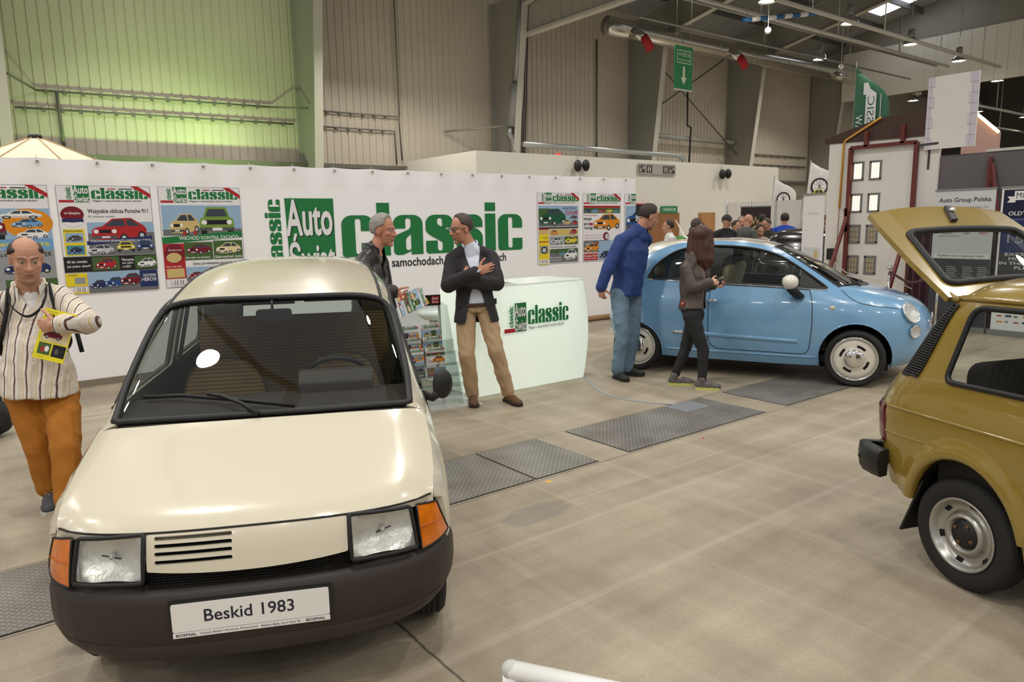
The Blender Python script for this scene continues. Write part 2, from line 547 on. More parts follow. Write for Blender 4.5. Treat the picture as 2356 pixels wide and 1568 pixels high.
# --- tread plates let into the floor
def tread_material():
    M = bpy.data.materials.new('tread_plate_steel'); M.use_nodes = True
    N = NT(M); b = M.node_tree.nodes['Principled BSDF']
    tc = N.n('ShaderNodeTexCoord').outputs['Object']
    sep = N.n('ShaderNodeSeparateXYZ'); N.l(tc, sep.inputs[0]); X, Y = sep.outputs[0], sep.outputs[1]
    k = 1 / 0.042
    a = N.math('MULTIPLY', N.math('ADD', X, Y), k); c = N.math('MULTIPLY', N.math('SUBTRACT', X, Y), k)
    fa = N.math('ABSOLUTE', N.math('SUBTRACT', N.math('FRACT', a), 0.5)); fc = N.math('ABSOLUTE', N.math('SUBTRACT', N.math('FRACT', c), 0.5))
    par = N.math('MODULO', N.math('ADD', N.math('FLOOR', a), N.math('FLOOR', c)), 2.0)
    par = N.math('ABSOLUTE', par)
    lo = N.math('LESS_THAN', N.math('ADD', N.math('MULTIPLY', fa, fa), N.math('MULTIPLY', N.math('MULTIPLY', fc, fc), 9)), 0.2)
    hi = N.math('LESS_THAN', N.math('ADD', N.math('MULTIPLY', fc, fc), N.math('MULTIPLY', N.math('MULTIPLY', fa, fa), 9)), 0.2)
    bumpf = N.math('ADD', N.math('MULTIPLY', par, lo), N.math('MULTIPLY', N.math('SUBTRACT', 1.0, par), hi))
    n = N.n('ShaderNodeTexNoise'); n.inputs['Scale'].default_value = 3; n.inputs['Detail'].default_value = 6; N.l(tc, n.inputs['Vector'])
    r = N.n('ShaderNodeValToRGB'); N.l(n.outputs['Fac'], r.inputs[0])
    r.color_ramp.elements[0].position = 0.3; r.color_ramp.elements[0].color = lin((118, 112, 103)); r.color_ramp.elements[1].position = 0.7; r.color_ramp.elements[1].color = lin((165, 160, 150))
    col = N.mix(N.math('MULTIPLY', bumpf, 0.75), N.mix(0.55, r.outputs[0], (0.10, 0.09, 0.08, 1)), N.mix(0.3, r.outputs[0], (0.62, 0.6, 0.56, 1)))
    N.l(col, b.inputs['Base Color']); b.inputs['Roughness'].default_value = 0.42; b.inputs['Metallic'].default_value = 0.25
    bp = N.n('ShaderNodeBump'); bp.inputs['Strength'].default_value = 0.9; bp.inputs['Distance'].default_value = 0.004
    N.l(bumpf, bp.inputs['Height']); N.l(bp.outputs[0], b.inputs['Normal'])
    return M
TREAD = tread_material(); GAPM = mat('dark_gap', (22, 20, 18), 0.9)
def tread(x0, x1, label):
    mb = MB(); mb.box((x0 + 0.008, 3.672, 0.0), (x1 - 0.008, 4.388, 0.004), TREAD); mb.box((x0, 3.662, 0.0), (x1, 4.398, 0.0015), GAPM)
    tag(obj('floor_plate', mb), label, 'floor plate', 'tread plates in the floor')
tread(-1.6, 0.46, 'steel tread plate at the left edge beside the cream car bumper')
tread(0.47, 1.53, 'steel tread plate under the front of the cream car')
tread(1.54, 2.975, 'grey tread plate right beside the cream car, left of the yellow paint spot')
tread(2.985, 3.585, 'small tread plate right of the yellow paint spot')
tread(3.90, 5.70, 'long tread plate in the open floor with a pale tape square at its end')
tread(6.04, 7.55, 'tread plate beside the front wheel of the blue car')
mb = MB(); mb.box((5.15, 4.12, 0.0042), (5.5, 4.38, 0.006), mat('grey_tape', (128, 130, 134), 0.5)); tag(obj('tape_patch', mb), 'square of grey tape stuck on the far corner of the long tread plate', 'tape')
mb = MB()
pts = [(5.52, 5.86, 0.003), (5.2, 5.35, 0.003), (5.08, 4.95, 0.003), (5.16, 4.6, 0.003), (5.3, 4.36, 0.006)]
cp = catmull(pts, 8)
for a, b_ in zip(cp, cp[1:]): mb.bar(a, b_, 0.03, 0.002, mat('blue_grey_tape', (150, 158, 166), 0.5))
tag(obj('floor_tape', mb), 'thin blue-grey tape line curving from the white counter to the tread plate', 'tape')

# --- corrugated hall wall
CLAD = mat('wall_cladding', (196, 186, 168), 0.45, var=0.06, scale=0.6, spec=0.4)
def corrugated(mb, p0, p1, z0, z1, n, M, pitch=0.2, depth=0.022, zf=None):
    """ribbed sheet from p0 to p1 (xy), normal n (xy) ; zf(t) optional bottom edge"""
    a, b = V((p0[0], p0[1])), V((p1[0], p1[1])); L = (b - a).length; d = (b - a) / L; nn = V((n[0], n[1]))
    prof = [(0, 0), (0.012, 1), (0.03, 1), (0.042, 0)]
    xs = []; k = 0.0
    while k < L:
        for u, h in prof:
            if k + u < L: xs.append((k + u, h))
        k += pitch
    xs.append((L, 0))
    P = []
    for u, h in xs:
        q = a + d * u - nn * (depth * h)
        zb = zf(u / L) if zf else z0
        P.append([V((q.x, q.y, zb)), V((q.x, q.y, z1))])
    mb.grid(P, M, smooth=False)
mb = MB(); corrugated(mb, (-14, 17.9), (44, 17.9), 3.3, 10.0, (0, -1), CLAD)
mb.box((-14, 17.94, 3.2), (44, 18.2, 10.0), mat('wall_core', (120, 115, 105), 0.8))
struct('wall_back', mb)
mb = MB()
mb.box((-14, 17.6, 0), (44, 18.2, 3.22), mat('plinth_wall', (140, 134, 118), 0.8, var=0.1, scale=3))
mb.box((-14, 17.5, 3.22), (44, 17.95, 3.32), mat('plinth_ledge', (98, 94, 82), 0.6))
struct('baseboard_back', mb)
STEEL = mat('painted_steel', (190, 185, 172), 0.5, spec=0.4)
STEELD = mat('painted_steel_web', (150, 147, 136), 0.5)
GALV = mat('galvanised_steel', (150, 152, 148), 0.35, metal=0.6)
DARKST = mat('dark_steel', (62, 62, 58), 0.5)
COLX = [1.0, 7.15, 13.1, 18.95, 24.45, 30.3]
def hall_column(x, i):
    mb = MB(); w = 0.21; yb0, yb1 = 17.25, 16.25
    top = 8.0; n = 10
    # tapered I section: inner flange, web, outer flange
    mb.bar((x, yb0, 0), (x, yb1, top), w, 0.02, STEEL, up=(0, -1, 0))
    mb.add([(x - 0.006, yb0, 0), (x - 0.006, 17.8, 0), (x - 0.006, 17.8, top), (x - 0.006, yb1, top), (x + 0.006, yb0, 0), (x + 0.006, 17.8, 0), (x + 0.006, 17.8, top), (x + 0.006, yb1, top)],
           [(0, 1, 2, 3), (7, 6, 5, 4), (0, 3, 7, 4), (1, 5, 6, 2)], STEELD)
    mb.box((x - w / 2, 17.78, 0), (x + w / 2, 17.8, top), STEELD)
    struct('column_%d' % (i + 1), mb); mb = MB()
    # rafter rising into the hall
    y0, z0, y1, z1 = yb1 + 0.05, top - 0.35, 0.0, top - 0.35 + 0.205 * 16
    mb.bar((x, y0, z0), (x, y1, z1), w, 0.02, STEEL, up=(0, 0.2, 1))
    mb.bar((x, 17.8, z0 + 0.65), (x, y1, z1 + 0.85), w, 0.02, STEELD, up=(0, 0.2, 1))
    mb.add([(x, 17.8, z0 + 0.65), (x, y0, z0), (x, y1, z1), (x, y1, z1 + 0.85)], [(0, 1, 2, 3)], STEELD)
    struct('trim_%d' % (i + 2), mb)
for i, x in enumerate(COLX): hall_column(x, i)
# --- roof deck with purlins
DECK = mat('roof_deck', (150, 150, 146), 0.5, var=0.08, scale=1.0)
def roof_z(y): return 8.62 + 0.205 * (17.9 - y)
mb = MB()
P = []
xs = []; k = 6.0
while k < 44.0:
    xs += [(k, 0), (k + 0.05, 0.04), (k + 0.12, 0.04), (k + 0.17, 0)]; k += 0.28
for x, h in xs: P.append([V((x, 17.9, roof_z(17.9) + h)), V((x, 2.0, roof_z(2.0) + h))])
mb.grid(P, DECK, smooth=False)
mb.add([(6, 18.2, roof_z(18.2) + .12), (44, 18.2, roof_z(18.2) + .12), (44, 2, roof_z(2) + .12), (6, 2, roof_z(2) + .12)], [(0, 1, 2, 3)], DARKST)
struct('ceiling', mb)
mb = MB()
for y in (16.4, 14.9, 13.4, 11.9, 10.4, 8.9, 7.4, 5.9, 4.4):
    mb.bar((6, y, roof_z(y) - 0.12), (44, y, roof_z(y) - 0.12), 0.07, 0.2, mat('purlin_steel', (92, 92, 88), 0.5))
struct('trim_1', mb)
# skylight strip
mb = MB(); mb.add([(28.0, 12.1, roof_z(12.1) - 0.03), (29.0, 12.1, roof_z(12.1) - 0.03), (29.0, 14.4, roof_z(14.4) - 0.03), (28.0, 14.4, roof_z(14.4) - 0.03)], [(0, 1, 2, 3)], mat('skylight_sheet', (240, 245, 250), 0.5, emit=(235, 242, 255), estr=3.0))
struct('window_1', mb)
# hanging fascias across the hall
mb = MB(); corrugated(mb, (13.25, 16.6), (13.25, 0.0), 6.98, 10.8, (-1, 0), mat('fascia_cladding', (160, 158, 146), 0.45), pitch=0.4)
mb.box((13.28, 0.0, 6.95), (13.36, 16.6, 11.2), STEELD); mb.box((13.2, 0.0, 6.9), (13.42, 16.6, 6.98), STEEL)
struct('wall_hanging_left', mb)
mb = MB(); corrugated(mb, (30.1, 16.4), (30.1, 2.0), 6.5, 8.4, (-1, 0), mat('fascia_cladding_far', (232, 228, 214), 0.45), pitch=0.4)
mb.box((30.15, 2.0, 6.5), (30.25, 16.4, 11.2), STEELD)
struct('wall_hanging_right', mb)
mb = MB(); mb.box((43.6, 2.0, 0), (43.8, 18, 11), mat('far_end_wall', (92, 88, 80), 0.8)); struct('wall_right', mb)

# --- white toilet block against the back wall
WHITE = mat('white_paint', (226, 222, 210), 0.6, var=0.02, scale=2, spec=0.3)
mb = MB(); mb.box((9.75, 14.0, 0), (21.95, 17.2, 3.42), WHITE)
struct('wall_block', mb)
WOOD = mat('door_wood', (176, 128, 78), 0.5, var=0.12, scale=3, stretch=(1, 1, 0.2))
WOODD = mat('door_wood_dark', (150, 102, 60), 0.5, var=0.12, scale=3, stretch=(1, 1, 0.2))
for i, (x0, x1, M) in enumerate(((15.55, 16.9, WOODD), (17.83, 18.58, WOOD))):
    mb = MB(); mb.box((x0, 13.95, 0), (x1, 14.0, 1.97), M); mb.box((x0 + 0.06, 13.93, 0), (x1 - 0.06, 13.95, 1.92), M)
    mb.box((x1 - 0.14, 13.89, 0.98), (x1 - 0.08, 13.93, 1.02), GALV)
    struct('door_%d' % (i + 1), mb)
GREEN_SIGN = mat('exit_green', (40, 130, 80), 0.5); WHITE_INK = mat('white_ink', (240, 240, 236), 0.5); CREAM_INK = mat('photoluminescent_ink', (226, 232, 190), 0.5)
# entrance signs over the first door
t = thing('door_sign', 'green WEJŚCIE sign over the wooden door behind the blue car', 'sign', (16.3, 13.97, 2.05))
mb = MB(); mb.box((-0.2, -0.03, -0.09), (0.5, 0, 0.11), GREEN_SIGN); obj('board', mb, t)
mb = MB(); Sheet(mb, (-0.2, -0.03, -0.09), (1, 0, 0), (0, 0, 1), (0, -1, 0), 0.002).text('WEJŚCIE', 0.06, 0.05, 0.62, 0.16, WHITE_INK, 1, 0.01); obj('lettering', mb, t)
# black banner over the first door, mostly hidden by the man in blue
t = thing('wall_banner', 'black banner with white letters on the block behind the man in blue', 'banner', (15.5, 13.97, 1.9))
mb = MB(); mb.box((-0.55, -0.02, -0.3), (0.12, 0, 0.3), mat('black_sheet', (26, 24, 26), 0.6)); mb.box((-0.55, -0.025, 0.3), (0.12, 0, 0.33), mat('red_edge', (190, 40, 40), 0.6)); obj('sheet', mb, t)
mb = MB(); Sheet(mb, (-0.5, -0.02, -0.2), (1, 0, 0), (0, 0, 1), (0, -1, 0), 0.002).text('eo', 0.02, 0.05, 0.3, 0.2, WHITE_INK, 1, 0.02); obj('lettering', mb, t)
# toilet sign
t = thing('toilet_sign', 'grey toilet sign with dark pictogram squares high on the white block', 'sign', (15.9, 13.97, 3.17))
mb = MB(); mb.box((-0.77, -0.02, -0.14), (0.79, 0, 0.15), mat('sign_grey', (168, 166, 158), 0.5)); obj('board', mb, t)
mb = MB(); S = Sheet(mb, (-0.77, -0.02, -0.14), (1, 0, 0), (0, 0, 1), (0, -1, 0), 0.002); BROWN = mat('pictogram_brown', (66, 56, 50), 0.5); SG = mat('pictogram_pale', (205, 203, 196), 0.5)
for x0, kind in ((0.03, 'w'), (0.33, 'p'), (1.02, 'p'), (1.28, 'w')):
    S.rect(x0, 0.04, x0 + 0.24, 0.25, BROWN, 1)
    if kind == 'p':
        for cx in (0.08, 0.16):
            S.disc(x0 + cx, 0.215, 0.014, 0.016, SG, 2); S.rect(x0 + cx - 0.02, 0.12, x0 + cx + 0.02, 0.195, SG, 2)
            S.rect(x0 + cx - 0.016, 0.06, x0 + cx - 0.003, 0.12, SG, 2); S.rect(x0 + cx + 0.003, 0.06, x0 + cx + 0.016, 0.12, SG, 2)
    else:
        S.disc(x0 + 0.07, 0.1, 0.045, 0.045, SG, 2); S.disc(x0 + 0.07, 0.1, 0.03, 0.03, BROWN, 3); S.rect(x0 + 0.05, 0.1, x0 + 0.065, 0.19, SG, 4); S.disc(x0 + 0.055, 0.215, 0.015, 0.016, SG, 2); S.rect(x0 + 0.06, 0.12, x0 + 0.12, 0.135, SG, 4)
        for cx in (0.165, 0.205): S.disc(x0 + cx, 0.215, 0.01, 0.012, SG, 2); S.rect(x0 + cx - 0.013, 0.14, x0 + cx + 0.013, 0.2, SG, 2)
obj('pictograms', mb, t)
# twin wall speakers
BLACKPL = mat('black_plastic', (24, 24, 25), 0.45)
def twin_speaker(x, z, label, y=13.98):
    t = thing('twin_speaker', label, 'loudspeaker', (x, y, z), group='twin loudspeakers on the walls')
    for s in (-1, 1):
        mb = MB(); mb.ellipsoid((0.14 * s, -0.16, 0.01 * s), (0.105, 0.1, 0.15), BLACKPL, 14, 10, Matrix.Rotation(0.35 * s, 3, 'Z')); obj('speaker_cabinet', mb, t)
    mb = MB(); mb.tube([(-0.13, -0.15, 0), (0, -0.03, 0), (0.13, -0.15, 0)], 0.02, BLACKPL, 8); mb.box((-0.04, -0.05, -0.06), (0.04, 0, 0.06), BLACKPL); obj('bracket', mb, t)
    mb = MB(); mb.tube([(0, -0.03, 0.05), (-0.04, -0.02, 0.2), (0.02, -0.02, 0.26)], 0.005, BLACKPL, 5); obj('cable', mb, t)
twin_speaker(12.9, 3.17, 'pair of black loudspeakers high on the white block, above the magazine posters')
twin_speaker(18.85, 3.12, 'pair of black loudspeakers on the white block, right of the toilet sign')
twin_speaker(27.8, 2.77, 'small black loudspeakers on the hall wall left of the stage house', 17.6)
mb = MB(); mb.lathe([(0.0, 0.1), (0.09, 0.07), (0.12, 0.0), (0.0, 0.0)], mat('beacon_red', (225, 60, 40), 0.4), 16, 'z', (12.6, 14.4, 3.42)); tag(obj('beacon', mb), 'orange-red beacon on top of the white block', 'beacon')

# --- pipes, conduits and ducts on the wall
def conduit(name, pts, r, label, cat, M=GALV, n=8, group=None, clips=0):
    mb = MB(); mb.tube(pts, r, M, n)
    if clips:
        a, b = V(pts[0]), V(pts[1]); L = (b - a).length
        for i in range(int(L / clips)):
            p = a.lerp(b, (i + 0.5) * clips / L); mb.box((p.x - 0.03, p.y - 0.02, p.z - 0.05), (p.x + 0.03, p.y + 0.06, p.z + 0.01), M)
    return tag(obj(name, mb), label, cat, group)
YW = 17.92
CON = mat('conduit_grey', (110, 108, 98), 0.5)
conduit('conduit', [(1.65, YW - .1, 4.57), (6.4, YW - .1, 4.62)], 0.022, 'upper conduit on the green-lit wall bay', 'conduit', CON, clips=0.33, group='conduits on the hall wall')
conduit('conduit', [(1.25, YW - .1, 4.21), (6.95, YW - .1, 4.26)], 0.022, 'lower conduit on the green-lit wall bay', 'conduit', CON, clips=0.33, group='conduits on the hall wall')
conduit('conduit', [(1.65, YW - .1, 4.57), (1.15, 17.1, 4.72)], 0.022, 'slanting conduit joining the upper run to the leftmost column', 'conduit', CON, group='conduits on the hall wall')
conduit('conduit', [(6.4, YW - .1, 4.62), (7.05, 17.1, 4.55)], 0.022, 'slanting conduit joining the upper run to the second column', 'conduit', CON, group='conduits on the hall wall')
conduit('conduit', [(2.0, YW - .1, 4.57), (2.03, YW - .1, 3.35)], 0.03, 'vertical conduit above the cream parasol', 'conduit', CON, group='conduits on the hall wall')
conduit('conduit', [(7.7, YW - .1, 4.63), (9.9, YW - .1, 4.64), (9.95, YW - .1, 3.5)], 0.022, 'upper conduit right of the second column, turning down', 'conduit', CON, clips=0.33, group='conduits on the hall wall')
conduit('conduit', [(7.6, YW - .1, 4.25), (9.75, YW - .1, 4.26), (9.78, YW - .1, 3.4)], 0.022, 'lower conduit right of the second column, turning down', 'conduit', CON, clips=0.33, group='conduits on the hall wall')
conduit('conduit', [(9.9, YW - .1, 9.0), (9.92, YW - .1, 4.64)], 0.02, 'tall thin conduit rising to the roof between second and third column', 'conduit', CON, group='conduits on the hall wall')
conduit('conduit', [(17.3, YW - .1, 7.6), (17.3, YW - .1, 3.5)], 0.03, 'thin vertical conduit between third and fourth column', 'conduit', CON, group='conduits on the hall wall')
t = thing('downpipe', 'grey rainwater downpipe strapped to the third column', 'pipe', (12.95, 16.85, 3.43))
mb = MB(); mb.tube([(0.24, -0.42, 5.3), (0.12, -0.15, 2.2)], 0.11, GALV, 14); obj('upper_pipe', mb, t)
mb = MB(); mb.tube([(0.12, -0.15, 2.2), (0.02, 0.0, 1.05)], 0.15, mat('grille_grey', (135, 134, 128), 0.6), 14); obj('sleeve', mb, t)
mb = MB(); mb.tube([(0.02, 0.0, 1.05), (-0.05, 0.0, 0.85), (0.08, 0, 0.7), (0.1, 0, 0)], 0.09, GALV, 12); obj('bend', mb, t)
for k in range(3):
    mb = MB(); mb.tube([(0.5, 0.0, 0.3), (0.46 + k * 0.02, -0.3, 5.2)], 0.02, DARKST, 6); mb.shift((k * 0.06 - 0.1, 0, 0)); obj('cable', mb, t)
conduit('pipe', [(12.5, 15.7, 3.86), (18.9, 15.7, 3.82), (19.15, 15.7, 3.72), (19.2, 15.7, 3.44)], 0.075, 'fat grey pipe running along the top of the white block', 'pipe', GALV, 14)
conduit('wall_strut', [(11.35, YW - .1, 4.35), (12.85, 17.0, 4.5)], 0.03, 'short strut between the wall and the third column', 'strut', STEELD)
ROD = mat('brace_rod', (96, 92, 82), 0.5)
for a, b_, l in (((19.0, 17.4, 7.55), (24.4, 17.4, 4.25), 'brace rod falling to the right between fourth and fifth column'), ((24.4, 17.5, 8.1), (19.0, 17.5, 5.15), 'brace rod rising to the right between fourth and fifth column')):
    conduit('brace_rod', [a, b_], 0.025, l, 'brace', ROD, 6)
conduit('brace_tube', [(19.05, 17.5, 4.70), (24.35, 17.5, 4.66)], 0.09, 'horizontal brace tube between fourth and fifth column', 'brace', STEELD, 12)
conduit('cable_pipe', [(21.25, 17.3, 7.5), (21.3, 17.3, 5.1), (21.5, 17.3, 5.05), (21.45, 17.3, 4.0), (21.4, 17.3, 3.3)], 0.035, 'thin black pipe dropping behind the green exit sign', 'pipe', BLACKPL)
for z, l in ((4.35, 'upper conduit on the wall right of the fifth column'), (3.95, 'lower conduit on the wall right of the fifth column'), (3.2, 'dark pipe low on the wall right of the fifth column')):
    conduit('conduit', [(24.7, YW - .1, z), (30.0, YW - .1, z)], 0.03, l, 'conduit', CON, clips=0.5, group='conduits on the hall wall')
# silver ventilation duct
FOIL = mat('duct_foil', (200, 196, 186), 0.22, metal=0.9, bump=0.25, bscale=9, var=0.08, scale=3)
t = thing('ventilation_duct', 'long silver ventilation duct under the roof', 'duct', (15.75, 15.8, 7.38))
mb = MB(); mb.tube([(x, 0, 0) for x in range(0, 28)], 0.27, FOIL, 24); obj('duct_tube', mb, t)
for x in range(1, 27, 2):
    mb = MB(); mb.tube([(x, 0, -0.02 + 0.285 * 0), (x + 0.03, 0, 0)], 0.278, GALV, 24); obj('duct_strap', mb, t)
for i, (x, red) in enumerate(((0.9, 1), (5.6, 1), (12.3, 0), (19.0, 0), (24.5, 0))):
    mb = MB(); mb.tube([(x - 0.05, -0.15, -0.1), (x + 0.12, -0.36, -0.22), (x + 0.2, -0.45, -0.3)], [0.16, 0.15, 0.13], FOIL, 14); nz = obj('nozzle', mb, t)
    if red:
        mb = MB(); mb.tube([(x + 0.16, -0.42, -0.25), (x + 0.28, -0.5, -0.42), (x + 0.42, -0.52, -0.62)], [0.14, (0.17, 0.12), (0.05, 0.14)], mat('red_rag', (170, 36, 40), 0.8), 12); obj('nozzle_cover', mb, nz, label='red cloth cover')
t = thing('duct_outlet', 'end of a pale duct with a red cloth cover at the top edge', 'duct', (9.6, 11.0, 7.12))
mb = MB(); mb.tube([(-0.5, 0.2, 0.35), (0.0, 0, 0.2), (0.45, -0.1, 0.13)], 0.17, mat('pale_duct', (196, 192, 178), 0.5), 14); obj('duct_tube', mb, t)
mb = MB(); mb.tube([(0.42, -0.1, 0.14), (0.56, -0.12, -0.02), (0.62, -0.12, -0.2)], [0.15, (0.17, 0.12), (0.05, 0.12)], MATS['red_rag'], 12); obj('nozzle_cover', mb, t, label='red cloth cover')
# sprinkler and lighting pipes with hangers
WPIPE = mat('white_pipe', (205, 202, 192), 0.4)
def ceiling_pipe(x0, x1, y, z, r, label, hang=(), M=WPIPE, drop=1.2):
    t = thing('ceiling_pipe', label, 'pipe', (x0, y, z), group='pipes under the roof')
    mb = MB(); mb.tube([(0, 0, 0), (x1 - x0, 0, 0)], r, M, 12); obj('pipe_run', mb, t)
    for h in hang:
        mb = MB(); mb.tube([(h - x0, 0, 0), (h - x0, 0, drop)], 0.018, M, 6); obj('hanger', mb, t)
ceiling_pipe(15.9, 29.5, 10.4, 6.82, 0.055, 'white pipe under the roof, nearest to the camera', (17.5, 21.2, 24.8, 28.0))
ceiling_pipe(15.0, 29.8, 12.2, 7.18, 0.05, 'second white pipe under the roof, crossing above the exit sign', (18.0, 22.0, 26.0))
ceiling_pipe(14.5, 30.0, 12.7, 7.32, 0.05, 'grey pipe under the roof beside the second white pipe', (19.0, 23.5, 27.0), GALV)
ceiling_pipe(14.5, 29.5, 13.4, 6.9, 0.03, 'thin pipe under the roof, farthest from the camera', (20.0, 25.0), GALV, 1.8)
ceiling_pipe(31.0, 43.0, 11.8, 5.9, 0.05, 'white pipe in the next hall, upper', (33.5, 36.5, 40.0))
ceiling_pipe(31.0, 43.0, 13.2, 5.6, 0.05, 'white pipe in the next hall, lower', (34.0, 38.0), WPIPE, 2.0)
t = thing('hanging_banner', 'rolled blue and white banner hanging under the roof pipes', 'banner', (18.0, 12.0, 7.0))
mb = MB()
a, b_ = V((-1.1, 0.0, -0.15)), V((1.3, -0.6, 0.25))
for k in range(9): mb.tube([a.lerp(b_, k / 9), a.lerp(b_, (k + 1) / 9)], 0.06, mat('banner_blue', (52, 110, 165), 0.6) if k % 2 == 0 else WHITE_INK, 10)
obj('banner_roll', mb, t)
mb = MB(); mb.tube([(1.1, -0.55, 0.25), (1.1, -0.55, 1.6)], 0.008, GALV, 5); mb.tube([(-0.9, 0, -0.1), (-0.9, 0, 1.6)], 0.008, GALV, 5); obj('hanging_wire', mb, t)
# high bay lamps
LAMPGLOW = mat('lamp_glow', (255, 250, 240), 0.5, emit=(255, 246, 226), estr=22.0)
LAMPREF = mat('lamp_reflector', (205, 205, 200), 0.12, metal=0.9)
def high_bay(loc, label, first=[None]):
    if first[0] is None:
        t = thing('high_bay_lamp', label, 'lamp', loc, group='high bay lamps under the roof')
        mb = MB(); mb.lathe([(0.24, -0.02), (0.22, 0.06), (0.16, 0.16), (0.09, 0.23), (0.08, 0.24)], LAMPREF, 24); obj('reflector', mb, t)
        mb = MB(); mb.lathe([(0.0, 0.005), (0.2, 0.005)], LAMPGLOW, 24); obj('lamp_glass', mb, t)
        mb = MB(); mb.lathe([(0.0, 0.46), (0.08, 0.46), (0.1, 0.42), (0.1, 0.26), (0.07, 0.23), (0, 0.23)], mat('ballast_grey', (120, 120, 118), 0.4), 16); obj('ballast', mb, t)
        mb = MB(); mb.tube([(0, 0, 0.46), (0, 0, 1.6)], 0.012, GALV, 6); obj('suspension', mb, t)
        first[0] = t
    else:
        t = copy_tree(first[0]); t.location = loc; t['label'] = label
    for c_ in t.children:
        if c_.name.startswith('suspension'): c_.scale.z = (roof_z(loc[1]) - loc[2]) / 1.6
for loc, l in (((16.8, 11.2, 7.12), 'high bay lamp cut by the top edge above the silver duct'), ((20.6, 11.1, 7.12), 'large high bay lamp left of the bright skylight'),
               ((25.0, 11.4, 7.18), 'high bay lamp right of and below the bright skylight'), ((24.5, 14.2, 7.18), 'high bay lamp above the feather flag, left of the white ball'),
               ((28.4, 11.3, 7.05), 'high bay lamp in front of the right hanging wall'), ((34.2, 12.1, 7.1), 'high bay lamp in the next hall, just right of the white chimney panel'),
               ((35.0, 15.7, 6.9), 'high bay lamp seen between the flag and the white chimney panel'), ((36.8, 13.7, 6.3), 'high bay lamp low in the next hall beside the chimney panel'),
               ((40.0, 12.9, 6.2), 'farthest high bay lamp beyond the chimney panel')):
    high_bay(loc, l)
for loc, l in (((17.3, 11.5, 6.55), 'white ball hanging on a cord right of the silver duct end'), ((24.3, 13.3, 6.75), 'white ball hanging on a cord beside a high bay lamp')):
    t = thing('hanging_ball', l, 'detector', loc, group='white balls on cords')
    mb = MB(); mb.ellipsoid((0, 0, 0), (0.08, 0.08, 0.09), WHITE_INK); obj('ball', mb, t)
    mb = MB(); mb.tube([(0, 0, 0.05), (0, 0, 1.5)], 0.008, WHITE_INK, 5); obj('cord', mb, t)
# stage light truss in the next hall
t = thing('light_truss', 'lighting truss with bright spotlights in the next hall at the right edge', 'truss', (33.5, 8.6, 4.05))
mb = MB()
for dy, dz in ((-0.14, 0), (0.14, 0), (0, 0.24)): mb.tube([(0, dy, dz), (6.5, dy - 1.2, dz - 0.1)], 0.025, GALV, 6)
for k in range(20):
    u = k / 19.0; x = 6.5 * u; y = -1.2 * u; mb.tube([(x, y - 0.14, -0.1 * u), (x + 0.16, y, 0.24 - 0.1 * u), (x + 0.3, y + 0.14, -0.1 * u)], 0.012, GALV, 5)
obj('truss_frame', mb, t)
for k in range(5):
    u = 0.12 + k * 0.19; mb = MB(); mb.lathe([(0.13, -0.34), (0.09, -0.1), (0.0, -0.08)], BLACKPL, 14); mb.lathe([(0, -0.33), (0.12, -0.33)], LAMPGLOW, 14); obj('spotlight', mb, t, loc=(6.5 * u, -1.2 * u, 0))
# hanging exit sign
t = thing('exit_sign', 'green hanging WYJŚCIE EWAKUACYJNE sign with a white arrow down', 'sign', (13.38, 11.0, 5.1))
mb = MB(); mb.box((-0.3, 0, -0.46), (0.3, 0.02, 0.47), mat('exit_sign_green', (22, 128, 70), 0.45)); obj('board', mb, t)
mb = MB(); S = Sheet(mb, (-0.3, 0, -0.46), (1, 0, 0), (0, 0, 1), (0, -1, 0), 0.002)
S.frame(0.06, 0.56, 0.54, 0.84, 0.016, CREAM_INK); S.text('WYJŚCIE', 0.1, 0.69, 0.5, 0.81, CREAM_INK, 1, 0.01); S.text('EWAKUACYJNE', 0.085, 0.6, 0.515, 0.655, CREAM_INK, 1, 0.01)
S.rect(0.265, 0.24, 0.335, 0.5, CREAM_INK); S.poly([(0.2, 0.26), (0.4, 0.26), (0.3, 0.11)], CREAM_INK); obj('pictogram', mb, t)
mb = MB(); mb.box((-0.3, -0.005, -0.48), (0.3, 0.025, -0.45), WPIPE); obj('weight_bar', mb, t)
mb = MB(); mb.tube([(-0.25, 0.01, 0.47), (-0.25, 0.01, 2.6)], 0.005, GALV, 4); mb.tube([(0.25, 0.01, 0.47), (0.25, 0.01, 2.6)], 0.005, GALV, 4); obj('hanging_wire', mb, t)
# cream parasol behind the banner
t = thing('parasol', 'cream parasol top peeking over the banner at the left', 'parasol', (1.0, 11.6, 0))
CREAMF = mat('cream_canvas', (236, 224, 196), 0.8)
mb = MB(); P = []
for k in range(9):
    a = 2 * pi * k / 8 + 0.2; P.append([V((0.03 * cos(a), 0.03 * sin(a), 2.98)), V((0.5 * cos(a), 0.5 * sin(a), 2.78)), V((1.15 * cos(a), 1.15 * sin(a), 2.5))])
mb.grid(P, CREAMF, smooth=False); obj('canopy', mb, t)
for k in range(8):
    a = 2 * pi * k / 8 + 0.2; mb = MB(); mb.tube([(0.05 * cos(a), 0.05 * sin(a), 2.985), (0.5 * cos(a), 0.5 * sin(a), 2.79), (1.15 * cos(a), 1.15 * sin(a), 2.51)], 0.006, mat('parasol_seam', (190, 160, 120), 0.7), 5); obj('seam', mb, t)
mb = MB(); mb.lathe([(0, 3.02), (0.07, 3.01), (0.09, 2.97), (0, 2.96)], BLACKPL, 14); obj('cap', mb, t)
mb = MB(); mb.tube([(0, 0, 0.02), (0, 0, 2.97)], 0.022, WPIPE, 10); mb.lathe([(0, 0.06), (0.3, 0.05), (0.32, 0), (0, 0)], GALV, 20); obj('pole', mb, t)
